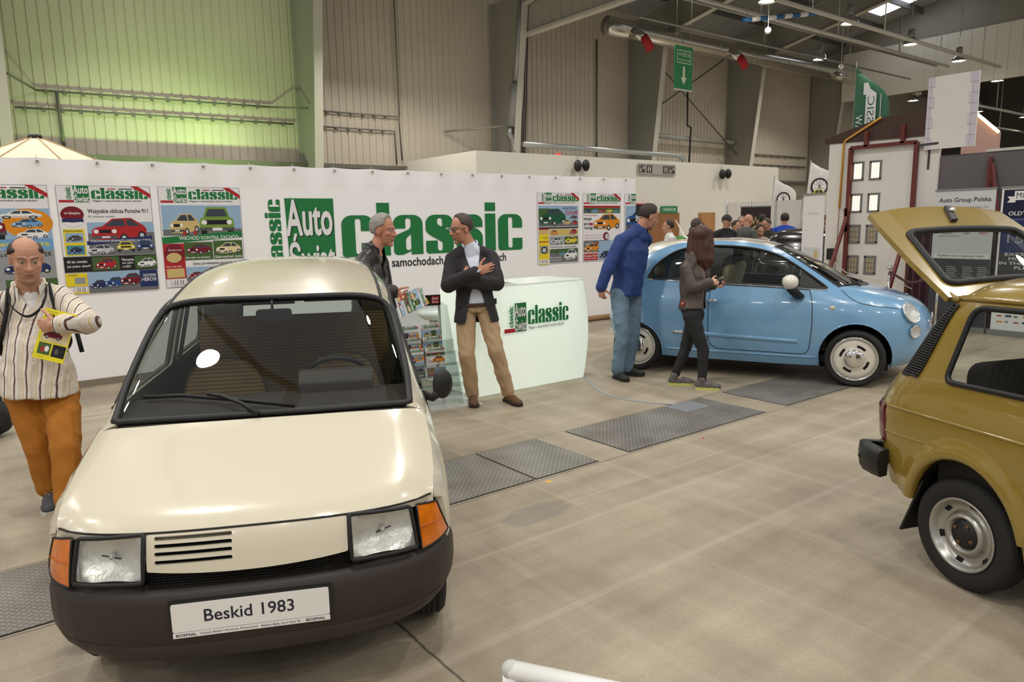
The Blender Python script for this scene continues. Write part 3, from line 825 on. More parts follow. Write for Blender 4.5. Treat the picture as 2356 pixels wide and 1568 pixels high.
# ================================================================== THE BANNER WALL
BK = 9.3 / 9.5          # the banner stands 9.3 m away
BY = 9.3
def bx(x): return x * BK
def bz(z): return 1.735 + (z - 1.735) * BK
SHEET = mat('banner_vinyl', (249, 247, 247), 0.55, spec=0.3)
GRN = mat('print_green', (34, 118, 62), 0.5, spec=0.3); INK = mat('print_black', (34, 30, 30), 0.5, spec=0.3)
def ink(n, c): return mat('print_' + n, c, 0.5, spec=0.3)
RED = ink('red', (176, 38, 44)); YEL = ink('yellow', (232, 208, 40)); WHI = ink('white', (232, 230, 230)); BLU = ink('blue', (40, 78, 140)); SKY = ink('sky', (150, 178, 205)); ORA = ink('orange', (222, 140, 30))
GRY = ink('grey', (150, 152, 154)); DGR = ink('dark_grey', (84, 84, 86)); TAN = ink('tan', (205, 180, 120)); LGR = ink('light_green', (120, 150, 60)); SIL = ink('silver', (190, 194, 198)); NAV = ink('navy', (34, 48, 96)); LBL = ink('light_blue', (110, 160, 205)); MAR = ink('maroon', (120, 24, 40)); CRE = ink('cream', (225, 208, 160)); FOL = ink('foliage', (70, 98, 52)); ASP = ink('asphalt', (110, 110, 112)); DGN = ink('dark_green', (26, 88, 60)); TEA = ink('teal', (70, 140, 160))
GLS = ink('glass', (60, 68, 76)); TYR = ink('tyre', (28, 28, 30))

banner = thing('banner_wall', 'large white Auto Świat classic banner covering the stand wall', 'banner', (bx(5.3), BY, 0))
BO = V((bx(5.3), BY, 0))
mb = MB(); xl, xr = bx(-1.3), bx(10.244); zt = bz(2.54); zb = 0.045
nx, nz = 220, 44; gro = [bx(0.808 + (9.378 - 0.808) / 15 * k) for k in range(-3, 18)]
P = []
for i in range(nx + 1):
    x = xl + (xr - xl) * i / nx; row = []
    u = (x - gro[0]) / (gro[1] - gro[0]); fr = u - math.floor(u)
    for j in range(nz + 1):
        w = j / nz
        z = zb + (zt - zb) * w ** 0.8
        dn = (zt - z)
        sag = -0.009 * (4 * fr * (1 - fr)) * max(0, 1 - dn / 0.12) if j else 0
        dep = 0.02 * exp(-dn * 4.5) * cos(2 * pi * (fr + 0.55 * dn * (1 if fr > .5 else -1))) + 0.012 * sin(x * 1.7 + z) * min(1, max(0, (z - 2.28) * 3 if z > 2.28 else (1.0 - z) * 1.5))
        row.append(V((x, BY + 0.005 - (dep if z > 2.27 or z < 1.0 else 0), z + sag)) - BO)
    P.append(row)
mb.grid(P, SHEET); obj('banner_sheet', mb, banner)
for k in range(len(gro)):
    if gro[k] < xl or gro[k] > xr: continue
    mb = MB(); mb.lathe([(0.011, 0), (0.017, -0.004), (0.017, 0.003)], mat('grommet_brass', (120, 112, 95), 0.4, metal=0.8), 10, 'y', (gro[k] - BO.x, -0.026, zt - 0.045)); mb.tube([(gro[k] - BO.x, -0.015, zt - 0.045), (gro[k] - BO.x, 0.03, zt + 0.03)], 0.004, GALV, 5); obj('grommet', mb, banner)
mb = MB(); mb.box((xl - BO.x, 0.05, 0), (xr - BO.x, 0.11, zt - 0.02), mat('stand_panel', (200, 198, 194), 0.6)); obj('stand_panel', mb, banner)
mb = MB(); mb.tube([(bx(8.3) - BO.x, -0.06, 0.05), (xr - BO.x, -0.06, 0.05)], 0.045, mat('cardboard_tube', (150, 120, 80), 0.7), 14); obj('roll_tube', mb, banner)
mb = MB(); mb.box((xl - BO.x, -0.03, 0), (bx(8.2) - BO.x, 0.05, 0.075), mat('kerb_board', (132, 122, 106), 0.7)); obj('kick_board', mb, banner)

# heavy compressed letters drawn as outlines
def arc2(cx, cy, rx, ry, a0, a1, n=8): return [(cx + rx * cos(radians(a0 + (a1 - a0) * k / n)), cy + ry * sin(radians(a0 + (a1 - a0) * k / n))) for k in range(n + 1)]
def heavy_letter(ch):
    """outline in a unit where x-height is 1; returns (polygons, width)"""
    w = 0.66; s = 0.27; r = 0.22
    if ch == 'c':
        o = [(w, 0.62), (w, 1 - r)] + arc2(w - r, 1 - r, r, r, 0, 90) + arc2(r, 1 - r, r, r, 90, 180) + arc2(r * .35, r * .35, r * .35, r * .35, 180, 270, 4) + [(w - .06, 0)] + arc2(w - .06, .06, .06, .06, 270, 360, 4) + [(w, 0.33), (w - s, 0.33), (w - s, 0.2)]
        m = (s + w - s) / 2; rr = (w - 2 * s) / 2
        o += arc2(m, 0.12, rr, rr, 0, -180, 6) + arc2(m, 0.86, rr, rr, 180, 0, 6) + [(w - s, 0.62)]
        return [o], w
    if ch == 'l': return [[(0, 0), (s, 0), (s, 1.3), (0, 1.3)]], s
    if ch == 'i': return [[(0, 0), (s, 0), (s, 1.02), (0, 1.02)], [(0, 1.09), (s, 1.09), (s, 1.32), (0, 1.32)]], s
    if ch == 's':
        o = [(0, .33), (0, .05), (0.05, 0), (w - .06, 0)] + arc2(w - .16, .2, .16, .2, 270, 360, 5) + [(w, .42), (w - .04, .52), (w - .12, .6), (s + .02, .74), (s, .79)] + arc2(w / 2, .86, w / 2 - s, .06, 180, 0, 5) + [(w - s, .66), (w, .66), (w, 1 - r)] + arc2(w - r, 1 - r, r, r, 0, 90) + arc2(r, 1 - r, r, r, 90, 180) + [(0, .6), (.05, .52), (.12, .46), (w - s - .02, .3), (w - s, .26), (w - s, .16)] + arc2(w / 2, .13, w / 2 - s, .07, 0, -180, 5) + [(s, .33)]
        return [o], w
    if ch == 'a':
        o = [(0, .66), (s, .66), (s, .85)] + arc2(w / 2, .87, w / 2 - s, .05, 180, 0, 5) + [(w - s, .72), (w - s - .04, .64), (.1, .52), (.02, .44), (0, .36), (0, .1)] + arc2(.1, .1, .1, .1, 180, 270, 4) + [(.2, 0), (w - s - .03, .07), (w - s, .1), (w - s, .0), (w, 0), (w, 1 - r)] + arc2(w - r, 1 - r, r, r, 0, 90) + arc2(r, 1 - r, r, r, 90, 180)
        h = [(s, .18)] + arc2(w / 2, .16, w / 2 - s, .05, 180, 360, 5) + [(w - s, .52), (w - s - .02, .5), (s + .02, .42), (s, .36)]
        return [o, ('hole', h)], w
def heavy_word(S, word, x0, y0, x1, xh, M, k=2, hole_m=None, rot=False, sp=0.07):
    tot = sum(heavy_letter(c)[1] for c in word) + sp * (len(word) - 1); x = 0
    for c in word:
        polys, w = heavy_letter(c); hole = None; outs = []
        for p in polys:
            if p[0] == 'hole': hole = p[1]
            else: outs.append(p)
        for p in outs:
            f = lambda q: ((x0 + (x + q[0]) / tot * (x1 - x0), y0 + q[1] * xh) if not rot else (x1 - q[1] * xh, y0 + (x + q[0]) / tot * rot))
            loops = [[V((*f(q), 0)) for q in p]]
            if hole: loops.append([V((*f(q), 0)) for q in hole])
            flat = [q for l in loops for q in l]; S.c += 1
            S.mb.add([S.at(q.x, q.y, k) for q in flat], [tuple(t) for t in geometry.tessellate_polygon(loops)], M)
        x += w + sp
def auto_block(S, x0, y0, w, h, k=1):
    S.poly([(x0 + 0.04 * w, y0), (x0 + w, y0), (x0 + w, y0 + h), (x0, y0 + h)], GRN, k)
    S.text('Auto', x0 + 0.03 * w, y0 + 0.52 * h, x0 + 0.97 * w, y0 + 0.96 * h, INK, k + 1, 0.035); S.text('Auto', x0 + 0.01 * w, y0 + 0.53 * h, x0 + 0.95 * w, y0 + 0.97 * h, WHI, k + 2, 0.03)
    S.text('Świat', x0 + 0.06 * w, y0 + 0.03 * h, x0 + 0.99 * w, y0 + 0.53 * h, INK, k + 1, 0.035); S.text('Świat', x0 + 0.04 * w, y0 + 0.04 * h, x0 + 0.97 * w, y0 + 0.54 * h, WHI, k + 2, 0.03)
def masthead(S, x0, y0, w, h, k=1, small=False):
    """the full magazine logo in a box"""
    heavy_word(S, 'classic', x0 + 0.02 * w, y0 + 0.18 * h, x0 + 0.075 * w, 0.05 * w, GRN, k, rot=0.72 * h)
    auto_block(S, x0 + 0.1 * w, y0, 0.185 * w, h, k)
    heavy_word(S, 'classic', x0 + 0.31 * w, y0 + 0.22 * h, x0 + w, 0.5 * h, GRN, k + 1)
    S.text('Magazyn o samochodach wiecznie młodych', x0 + 0.32 * w, y0 + 0.02 * h, x0 + 0.92 * w, y0 + 0.15 * h, INK, k, 0.012)
    S.rect(x0 - 0.07 * w, y0 + 0.0 * h, x0 + 0.1 * w, y0 + 0.14 * h, RED, k)

mb = MB(); S = Sheet(mb, (-BO.x, -0.0, 0), (1, 0, 0), (0, 0, 1), (0, -1, 0), 0.0012)
heavy_word(S, 'classic', bx(3.26), bz(1.10), bx(3.45), bz(1.60) - bz(1.5) + 0.055, GRN, 1, rot=bz(2.106) - bz(1.10))
auto_block(S, bx(3.515), bz(1.09), bx(4.197) - bx(3.515), bz(2.124) - bz(1.09), 1)
heavy_word(S, 'classic', bx(4.30), bz(1.315), bx(7.51), bz(1.895) - bz(1.315), GRN, 1)
S.text('Magazyn o samochodach wiecznie młodych', bx(4.33), bz(1.105), bx(7.16), bz(1.27), INK, 1, 0.012)
obj('banner_logo', mb, banner)

# ------------------------------------------------------------------ magazine covers
def mini_car(S, x, y, w, h, body, k=3, view='side', roof=None):
    roof = roof or body
    if view == 'side':
        S.poly([(x, y + .2 * h), (x + .02 * w, y + .48 * h), (x + .2 * w, y + .58 * h), (x + .36 * w, y + .96 * h), (x + .7 * w, y + h), (x + .86 * w, y + .62 * h), (x + .99 * w, y + .55 * h), (x + w, y + .22 * h), (x + .9 * w, y + .14 * h), (x + .1 * w, y + .14 * h)], body, k)
        S.poly([(x + .28 * w, y + .6 * h), (x + .39 * w, y + .9 * h), (x + .52 * w, y + .92 * h), (x + .52 * w, y + .6 * h)], GLS, k + 1); S.poly([(x + .55 * w, y + .6 * h), (x + .55 * w, y + .92 * h), (x + .68 * w, y + .92 * h), (x + .8 * w, y + .62 * h)], GLS, k + 1)
        for cx in (.2, .8): S.disc(x + cx * w, y + .18 * h, .1 * w, .19 * h, TYR, k + 1, 14); S.disc(x + cx * w, y + .18 * h, .055 * w, .1 * h, SIL, k + 2, 12)
        S.rect(x, y + .26 * h, x + w, y + .3 * h, DGR, k + 1)
    elif view == 'three':
        S.poly([(x, y + .2 * h), (x + .01 * w, y + .5 * h), (x + .08 * w, y + .6 * h), (x + .2 * w, y + .66 * h), (x + .38 * w, y + .97 * h), (x + .72 * w, y + h), (x + .95 * w, y + .66 * h), (x + w, y + .5 * h), (x + .98 * w, y + .24 * h), (x + .6 * w, y + .06 * h), (x + .08 * w, y + .08 * h)], body, k)
        S.poly([(x + .24 * w, y + .66 * h), (x + .4 * w, y + .92 * h), (x + .58 * w, y + .93 * h), (x + .62 * w, y + .64 * h)], GLS, k + 1); S.poly([(x + .65 * w, y + .64 * h), (x + .62 * w, y + .93 * h), (x + .72 * w, y + .94 * h), (x + .88 * w, y + .66 * h)], GLS, k + 1)
        for cx, cy in ((.57, .14), (.9, .24)): S.disc(x + cx * w, y + cy * h, .075 * w, .17 * h, TYR, k + 1, 14); S.disc(x + cx * w, y + cy * h, .042 * w, .1 * h, SIL, k + 2, 12)
        S.rect(x + .02 * w, y + .12 * h, x + .46 * w, y + .24 * h, DGR, k + 1); S.rect(x + .14 * w, y + .36 * h, x + .34 * w, y + .5 * h, TYR, k + 1)
        for cx in (.08, .4): S.disc(x + cx * w, y + .43 * h, .045 * w, .09 * h, WHI, k + 2, 12)
        S.rect(x + .17 * w, y + .15 * h, x + .32 * w, y + .22 * h, WHI, k + 2)
    else:
        S.poly([(x, y + .15 * h), (x + .02 * w, y + .55 * h), (x + .12 * w, y + .62 * h), (x + .22 * w, y + .97 * h), (x + .78 * w, y + .97 * h), (x + .88 * w, y + .62 * h), (x + .98 * w, y + .55 * h), (x + w, y + .15 * h)], body, k)
        S.poly([(x + .18 * w, y + .64 * h), (x + .27 * w, y + .9 * h), (x + .73 * w, y + .9 * h), (x + .82 * w, y + .64 * h)], GLS, k + 1)
        for cx in (.04, .8): S.rect(x + cx * w, y, x + (cx + .16) * w, y + .2 * h, TYR, k)
        S.rect(x + .1 * w, y + .36 * h, x + .9 * w, y + .52 * h, TYR, k + 1)
        for cx in (.14, .86): S.disc(x + cx * w, y + .44 * h, .08 * w, .085 * h, WHI, k + 2, 12)
        S.rect(x, y + .16 * h, x + w, y + .26 * h, DGR, k + 1); S.rect(x + .36 * w, y + .15 * h, x + .64 * w, y + .25 * h, WHI, k + 2)
def barcode(S, x, y, w, h, k=3):
    S.rect(x, y, x + w, y + h, WHI, k)
    for i in range(14):
        if i % 3 != 1: S.rect(x + w * (.06 + i * .064), y + .15 * h, x + w * (.06 + i * .064 + (.02 + .02 * (i % 2))), y + .9 * h, INK, k + 1)

def cover_base(S, w, h, k=1):
    S.rect(0, 0, w, h, WHI, k); S.frame(0, 0, w, h, 0.004 * w, DGR, k + 1)
    masthead(S, 0.085 * w, 0.845 * h, 0.88 * w, 0.155 * h, k + 1)
    S.poly([(.78 * w, h), (.86 * w, h), (w, .925 * h), (w, .885 * h)], RED, k + 4)
    for x0, x1, M in ((.45, .5, INK), (.53, .62, RED), (.65, .8, INK)): S.rect(x0 * w, .968 * h, x1 * w, .976 * h, M, k + 1)
def cover(i, S, w, h, k=1):
    X = lambda a: a * w
    Y = lambda a: a * h
    cover_base(S, w, h, k)
    R = lambda a, b, c, d, M, kk=2: S.rect(X(a), Y(b), X(c), Y(d), M, k + kk)
    T = lambda s, a, b, c, d, M, kk=5, bo=0.015: S.text(s, X(a), Y(b), X(c), Y(d), M, k + kk, bo)
    Cc = lambda a, b, c, d, M, v='three': mini_car(S, X(a), Y(b), X(c), Y(d), M, k + 3, v)
    if i == 0:
        R(0, .45, 1, .79, SKY); S.disc(X(.78), Y(.66), X(.24), Y(.13), ORA, k + 3); Cc(.02, .52, .55, .25, MAR, 'front'); Cc(.5, .7, .42, .075, WHI, 'side'); Cc(.62, .62, .3, .08, LBL); Cc(.66, .52, .3, .09, WHI)
        R(0, .42, 1, .52, LBL, 3); T('dla każdego', .05, .455, .6, .5, YEL); T('kultura', .66, .455, .96, .5, YEL); T('KAŻDY', .3, .43, .9, .447, WHI)
        R(0, 0, 1, .42, GRY, 1); T('ŚLADA GIEŁDĘ', .05, .36, .8, .4, INK); T('WER', .84, .36, .97, .4, INK); Cc(.05, .2, .4, .12, MAR); Cc(.5, .2, .45, .13, NAV); R(.5, .02, 1, .16, FOL); Cc(.55, .03, .4, .11, WHI)
        barcode(S, X(.05), Y(.02), X(.2), Y(.08), k + 2)
    if i == 1:
        T('Wszystkie oblicza Porsche 911', .3, .735, .95, .785, INK); T('50. jubileusz modelu', .3, .7, .58, .725, DGR, 5, 0)
        R(.28, .49, 1, .66, SKY); R(.28, .35, 1, .56, ASP, 3); Cc(.32, .48, .6, .22, RED)
        S.disc(X(.14), Y(.72), X(.135), Y(.1), WHI, k + 4); S.disc(X(.14), Y(.735), X(.12), Y(.075), MAR, k + 5); S.rect(X(.03), Y(.665), X(.25), Y(.695), NAV, k + 6); T('w klasyku', .06, .73, .22, .76, WHI, 7)
        R(.03, .355, .245, .6, YEL); T('Niezniszczalne', .035, .575, .225, .595, INK); R(.045, .475, .23, .565, SKY, 3); Cc(.05, .485, .17, .06, DGR); R(.045, .365, .23, .45, TEA, 3); Cc(.06, .375, .15, .06, NAV)
        S.poly([(X(.26), Y(.45)), (X(.97), Y(.49)), (X(.97), Y(.525)), (X(.26), Y(.485))], NAV, k + 5); T('PORÓWNANIE JEDENASTU MODELI NA TORZE', .3, .47, .95, .5, WHI, 6)
        Cc(.26, .36, .28, .09, SIL); Cc(.57, .38, .2, .1, YEL, 'front'); Cc(.79, .385, .19, .1, BLU, 'front')
        R(0, .2, 1, .345, INK, 3); T('40 lat minęło', .03, .28, .24, .31, WHI); T('jak jeden dzień!', .03, .24, .27, .268, WHI); R(.29, .21, .58, .335, FOL, 4); Cc(.33, .215, .22, .11, RED, 'three'); T('Marzenie', .61, .29, .74, .315, WHI); T('nie tylko', .61, .255, .73, .28, WHI); T('w NRD', .61, .225, .7, .245, WHI); R(.75, .21, 1, .335, FOL, 4); Cc(.78, .22, .21, .09, WHI)
        R(0, .07, .22, .19, YEL); T('PORADY', .03, .165, .13, .183, DGR); R(.09, .09, .2, .15, GRY, 4); barcode(S, X(.08), Y(.005), X(.13), Y(.06), k + 2); R(0, 0, .23, .015, YEL)
        R(.23, 0, .99, .195, SKY); R(.23, 0, .99, .07, ASP, 3); Cc(.25, .035, .18, .085, NAV); Cc(.4, .04, .22, .1, BLU); Cc(.57, .05, .25, .12, MAR); R(.79, .03, .99, .195, NAV, 7); T('RODZINNI', .83, .13, .97, .155, WHI, 8); T('HEROSI', .81, .085, .97, .12, WHI, 8)
    if i == 2:
        R(.02, .52, .99, .82, SKY); R(.02, .52, .99, .58, ASP, 3); Cc(.1, .53, .36, .21, TAN, 'three'); Cc(.46, .52, .44, .29, LGR, 'front')
        for cx in (.27, .4): S.poly([(X(cx - .03), Y(.51)), (X(cx + .03), Y(.51)), (X(cx), Y(.59))], RED, k + 8)
        S.poly([(0, Y(.44)), (X(.99), Y(.49)), (X(.99), Y(.555)), (0, Y(.505))], GRN, k + 9); T('WSCHÓD KONTRA ZACHÓD', .2, .475, .94, .52, WHI, 10)
        R(0, .09, .25, .44, RED); S.disc(X(.13), Y(.34), X(.12), Y(.1), MAR, k + 3); S.disc(X(.12), Y(.3), X(.09), Y(.05), TAN, k + 4); T('Żyszkowski', .06, .365, .22, .39, WHI); R(.02, .1, .23, .19, TAN, 4); T('Gdzie „ucieka” prąd?', .02, .2, .2, .22, WHI)
        R(.25, .27, .6, .45, FOL); Cc(.28, .33, .3, .1, MAR); T('Nie tylko na bulwary', .26, .28, .56, .305, WHI); R(.61, .27, .98, .46, FOL); Cc(.64, .32, .32, .12, CRE); T('Obiekt westchnień i żartów', .62, .28, .97, .31, WHI)
        T('Zobacz, jak niebezpieczne jest zaniedbane auto!', .34, .215, .95, .245, INK); R(.25, .06, .98, .2, SKY); Cc(.27, .08, .2, .07, RED); Cc(.45, .1, .25, .1, WHI); R(.25, .06, .98, .09, ASP, 3)
        barcode(S, X(.06), Y(.01), X(.18), Y(.07), k + 2)
    if i == 3:
        R(.03, .53, .97, .82, SKY); R(.03, .53, .97, .58, ASP, 3); R(.03, .62, .3, .78, FOL, 3); Cc(.04, .54, .63, .24, DGN); T('8 KLASYCZNYCH', .6, .765, .92, .8, INK); T('COUPÉ', .66, .69, .96, .755, RED, 6, .03); Cc(.76, .63, .2, .05, DGR); Cc(.6, .545, .17, .08, TAN); Cc(.79, .545, .17, .07, RED)
        R(.03, .5, .97, .52, INK, 3)
        R(.03, .05, .26, .5, YEL); R(.03, .42, .26, .5, TAN, 3); R(.03, .485, .26, .5, RED, 4); T('Wróbl', .12, .36, .24, .385, INK); R(.03, .31, .26, .325, RED, 3); R(.05, .15, .24, .26, GRY, 4); S.disc(X(.15), Y(.2), X(.07), Y(.052), TYR, k + 6); S.disc(X(.15), Y(.2), X(.045), Y(.034), SIL, k + 7)
        R(.28, .4, .96, .49, TAN); Cc(.29, .41, .18, .07, ORA); Cc(.76, .41, .18, .08, RED); T('Kultowe', .5, .45, .7, .475, YEL); T('furgonetki', .5, .415, .72, .44, YEL)
        R(.28, .27, .61, .385, GRY); Cc(.3, .275, .28, .1, SIL); R(.63, .27, .96, .385, FOL); Cc(.65, .28, .29, .1, YEL)
        T('Zmienił polski krajobraz', .28, .225, .6, .25, INK); T('Auto o wielu twarzach', .63, .225, .92, .25, INK)
        R(.28, .02, .96, .21, FOL); R(.28, .02, .96, .15, ASP, 3); Cc(.62, .04, .32, .16, WHI); Cc(.5, .11, .13, .07, TEA); Cc(.36, .13, .1, .05, DGN); T('Narodu Europy', .29, .07, .55, .1, WHI); T('kontra Niemcy', .29, .035, .56, .06, WHI)
        barcode(S, X(.05), Y(.01), X(.2), Y(.06), k + 2); R(.03, 0, .26, .01, YEL)
    if i == 4:
        R(.02, .79, .98, .82, RED); R(.02, .71, .98, .79, FOL)
        for q, M in enumerate((NAV, LBL, RED, YEL, TEA)): Cc(.03 + q * .19, .715, .17, .06, M)
        T('MOGĄ', .03, .6, .22, .645, INK, 5, .03); T('BYĆ', .03, .535, .16, .58, INK, 5, .03); T('TWOJE', .03, .465, .25, .51, INK, 5, .03); R(.17, .535, .25, .57, RED); T('TWÓJ MAZDRÓJ', .03, .67, .35, .69, RED); Cc(.27, .46, .7, .24, ORA)
        for q in range(3): T('Nowy styl w klasie', .2, .38 - q * .04, .5, .395 - q * .04, INK, 5, 0); T('PRAKTYKA', .05, .38 - q * .04, .18, .395 - q * .04, RED, 5, 0)
        S.disc(X(.6), Y(.37), X(.08), Y(.06), MAR, k + 3); S.disc(X(.62), Y(.365), X(.05), Y(.04), SIL, k + 4)
        R(.02, .14, .7, .31, ASP); Cc(.06, .23, .2, .06, SIL); Cc(.3, .24, .18, .05, RED); Cc(.03, .14, .4, .13, ORA); R(.02, .02, .38, .12, RED); T('Mercedes W124', .03, .07, .36, .1, WHI); T('na wiele twarzy', .03, .035, .34, .06, WHI); R(.4, .02, .98, .3, SKY); Cc(.42, .03, .3, .12, NAV)
    if i == 5:
        R(.03, .4, .97, .82, SKY); R(.03, .4, .97, .5, ASP, 3); Cc(.04, .45, .9, .34, BLU); T('Piękna', .5, .3, .9, .36, INK); R(.03, .05, .97, .28, FOL); Cc(.1, .07, .5, .17, WHI)
CW, CH = 0.957 * BK, 1.209 * BK
COVX = [-0.088, 0.946, 1.984, 7.838, 8.884, 9.938]
for i, x in enumerate(COVX):
    mb = MB(); S = Sheet(mb, (bx(x) - BO.x, -0.001, bz(1.04)), (1, 0, 0), (0, 0, 1), (0, -1, 0), 0.0009)
    if i == 5:      # cut by the banner's edge: keep what lies on the sheet
        cover(i, S, CW, CH)
        lim = xr - BO.x
        m2 = MB(); m2.mats = mb.mats
        for f, mm, sm in zip(mb.f, mb.m, mb.sm):
            p = [V(mb.v[a]) for a in f]
            q = []
            for a, b_ in zip(p, p[1:] + p[:1]):
                if a.x <= lim: q.append(a)
                if (a.x <= lim) != (b_.x <= lim): q.append(a.lerp(b_, (lim - a.x) / (b_.x - a.x)))
            if len(q) >= 3: m2.add(q, [tuple(range(len(q)))], mb.mats[mm])
        mb = m2
    else: cover(i, S, CW, CH)
    obj('printed_cover', mb, banner, fix=False)

# ------------------------------------------------------------------ illuminated counter
t = thing('counter', 'white glowing counter with the Auto Świat classic logo on its front', 'counter', (4.85, 6.2, 0))
def counter_mat():
    M = mat('lit_acrylic', (236, 242, 232), 0.35, spec=0.4); N = NT(M); b = M.node_tree.nodes['Principled BSDF']
    b.inputs['Emission Color'].default_value = lin((236, 255, 238)); b.inputs['Emission Strength'].default_value = 0.34
    return M
CM = counter_mat()
mb = MB(); prof = []
N_ = 10
def ring(z, bul):
    # rectangular plan with softly bowed front
    x0, x1, y0, y1 = -0.80 - bul, 0.66 + bul, -0.32 - bul * 0.6, 0.35
    pts = round_poly([(x0, y0), (x1, y0), (x1, y1), (x0, y1)], 0.03, 3)
    return [V((p.x, p.y, z)) for p in pts]
P = []
for k in range(N_ + 1):
    u = k / N_; P.append(ring(0.005 + 1.10 * u, 0.055 * sin(pi * min(1, u * 0.93 + 0.04)) ))
rows = [r + [r[0]] for r in P]; mb.grid(rows, CM); obj('shell', mb, t)
mb = MB(); top = ring(1.107, 0.02); mb.prism(top, (0, 0, 0.012), mat('counter_top_white', (225, 230, 224), 0.25, emit=(236, 255, 238), estr=0.12)); obj('counter_top', mb, t)
mb = MB(); S = Sheet(mb, (-0.62, -0.373, 0.63), (1, 0, 0), (0, 0, 1), (0, -1, 0), 0.0012)
masthead(S, 0.08 + 0.1, 0.0, 0.82, 0.30, 1); obj('logo', mb, t)
for i, (px, py, rz) in enumerate(((-0.45, -0.1, 0.3), (-0.35, -0.16, 0.1))):
    tt = thing('magazine', ['open magazine lying on the glowing counter', 'magazine with a dark cover lying on the glowing counter'][i], 'magazine', (4.85 + px, 6.2 + py, 1.121 + i * .004), rz)
    mb = MB(); mb.box((-0.1, -0.14, 0), (0.1, 0.14, 0.003), WHI); obj('pages', mb, tt)
    mb = MB(); S = Sheet(mb, (-0.1, -0.14, 0.003), (1, 0, 0), (0, 1, 0), (0, 0, 1)); S.rect(0.02, 0.05, 0.18, 0.2, LBL if i == 0 else DGR); S.rect(0.04, 0.22, 0.16, 0.25, RED if i else SKY); obj('print', mb, tt)

# round bar table behind the stand
t = thing('bar_table', 'round white bar table behind the magazine stand', 'table', (4.32, 6.95, 0))
mb = MB(); mb.lathe([(0, 0.79), (0.25, 0.79), (0.29, 0.77), (0.29, 0.735), (0.22, 0.69), (0, 0.67)], mat('white_lacquer', (236, 238, 234), 0.3), 32); obj('table_top', mb, t)
mb = MB(); mb.lathe([(0.16, 0.67), (0.12, 0.5), (0.1, 0.3), (0.16, 0.1), (0.25, 0.02), (0.25, 0), (0, 0)], MATS['white_lacquer'], 28); obj('pedestal', mb, t)

# ------------------------------------------------------------------ acrylic magazine stand
ST = V((3.52, 5.98, 0)); t = thing('magazine_stand', 'clear acrylic magazine stand with a dark REFA header, beside the cream car', 'magazine stand', ST, radians(-12))
ACR = glass('clear_acrylic', (238, 243, 242), 0.02, 0.97); ACE = mat('acrylic_edge', (214, 220, 218), 0.2, spec=0.8)
def acr(nm, pts, d):
    mb = MB(); mb.prism(pts, d, ACR); o = obj(nm, mb, t); return o
mb = MB(); mb.box((-0.42, -0.3, 0), (0.45, 0.3, 0.018), mat('stand_base', (196, 194, 188), 0.3)); obj('base', mb, t)
for s, x in ((-1, -0.28), (1, 0.28)):
    acr('side_panel', [(x, -0.22, 0.02), (x, 0.2, 0.02), (x, 0.23, 0.95), (x, 0.16, 0.95)], (0.006, 0, 0))
acr('back_panel', [(-0.28, 0.2, 0.02), (0.28, 0.2, 0.02), (0.28, 0.235, 0.97), (-0.28, 0.235, 0.97)], (0, 0.005, 0))
mb = MB(); mb.tube([(0.245, 0.225, 0.02), (0.215, 0.205, 1.0)], 0.014, GALV, 8); obj('post', mb, t)
lv = [(0.10, -0.2), (0.19, -0.16), (0.285, -0.12), (0.385, -0.055), (0.49, 0.01)]
for z, y in lv:
    acr('pocket', [(-0.28, y, z), (0.28, y, z), (0.28, y - 0.02, z + 0.14), (-0.28, y - 0.02, z + 0.14)], (0, 0.004, 0))
    mb = MB(); mb.box((-0.28, y - 0.004, z - 0.005), (0.28, y + 0.07, z), ACE); obj('pocket_floor', mb, t)
hd = MB(); hd.box((-0.27, 0.18, 0.95), (0.225, 0.195, 1.055), INK); ho = obj('header', hd, t)
mb = MB(); S = Sheet(mb, (-0.27, 0.18, 0.95), (1, 0, 0), (0, 0, 1), (0, -1, 0), 0.001); S.text('STREFA', 0.02, 0.022, 0.38, 0.083, YEL, 1, 0.03); S.rect(0.40, 0.02, 0.478, 0.092, RED); S.text('Auto', .405, .058, .472, .086, WHI, 2, .02); S.text('Świat', .405, .025, .472, .054, WHI, 2, .02); obj('lettering', mb, ho)
def magazine(loc, rot, ci, label, group='magazines in the acrylic stand', w=0.195, h=0.285):
    tt = thing('magazine', label, 'magazine', loc, group=group); tt.rotation_euler = rot
    mb = MB(); mb.box((-w / 2, 0.0, 0), (w / 2, 0.006, h), WHI); obj('pages', mb, tt)
    mb = MB(); S = Sheet(mb, (-w / 2, -0.0004, 0), (1, 0, 0), (0, 0, 1), (0, -1, 0), 0.0002); cover(ci, S, w, h); obj('printed_cover', mb, tt, fix=False)
    return tt
Rz = Matrix.Rotation(radians(-12), 4, 'Z')
names = ['top', 'upper', 'middle']
for c, x in ((0, -0.15), (1, 0.065)):
    for r, (z, y) in enumerate([(0.495, 0.035), (0.39, -0.03), (0.29, -0.095)]):
        p = ST + (Rz @ V((x, y, z)))
        magazine(p, (radians(-8), 0, radians(-12)), [[0, 0, 0], [2, 2, 4]][c][r], 'magazine in the %s pocket of the acrylic stand, %s column' % (names[r], ['left', 'right'][c]))
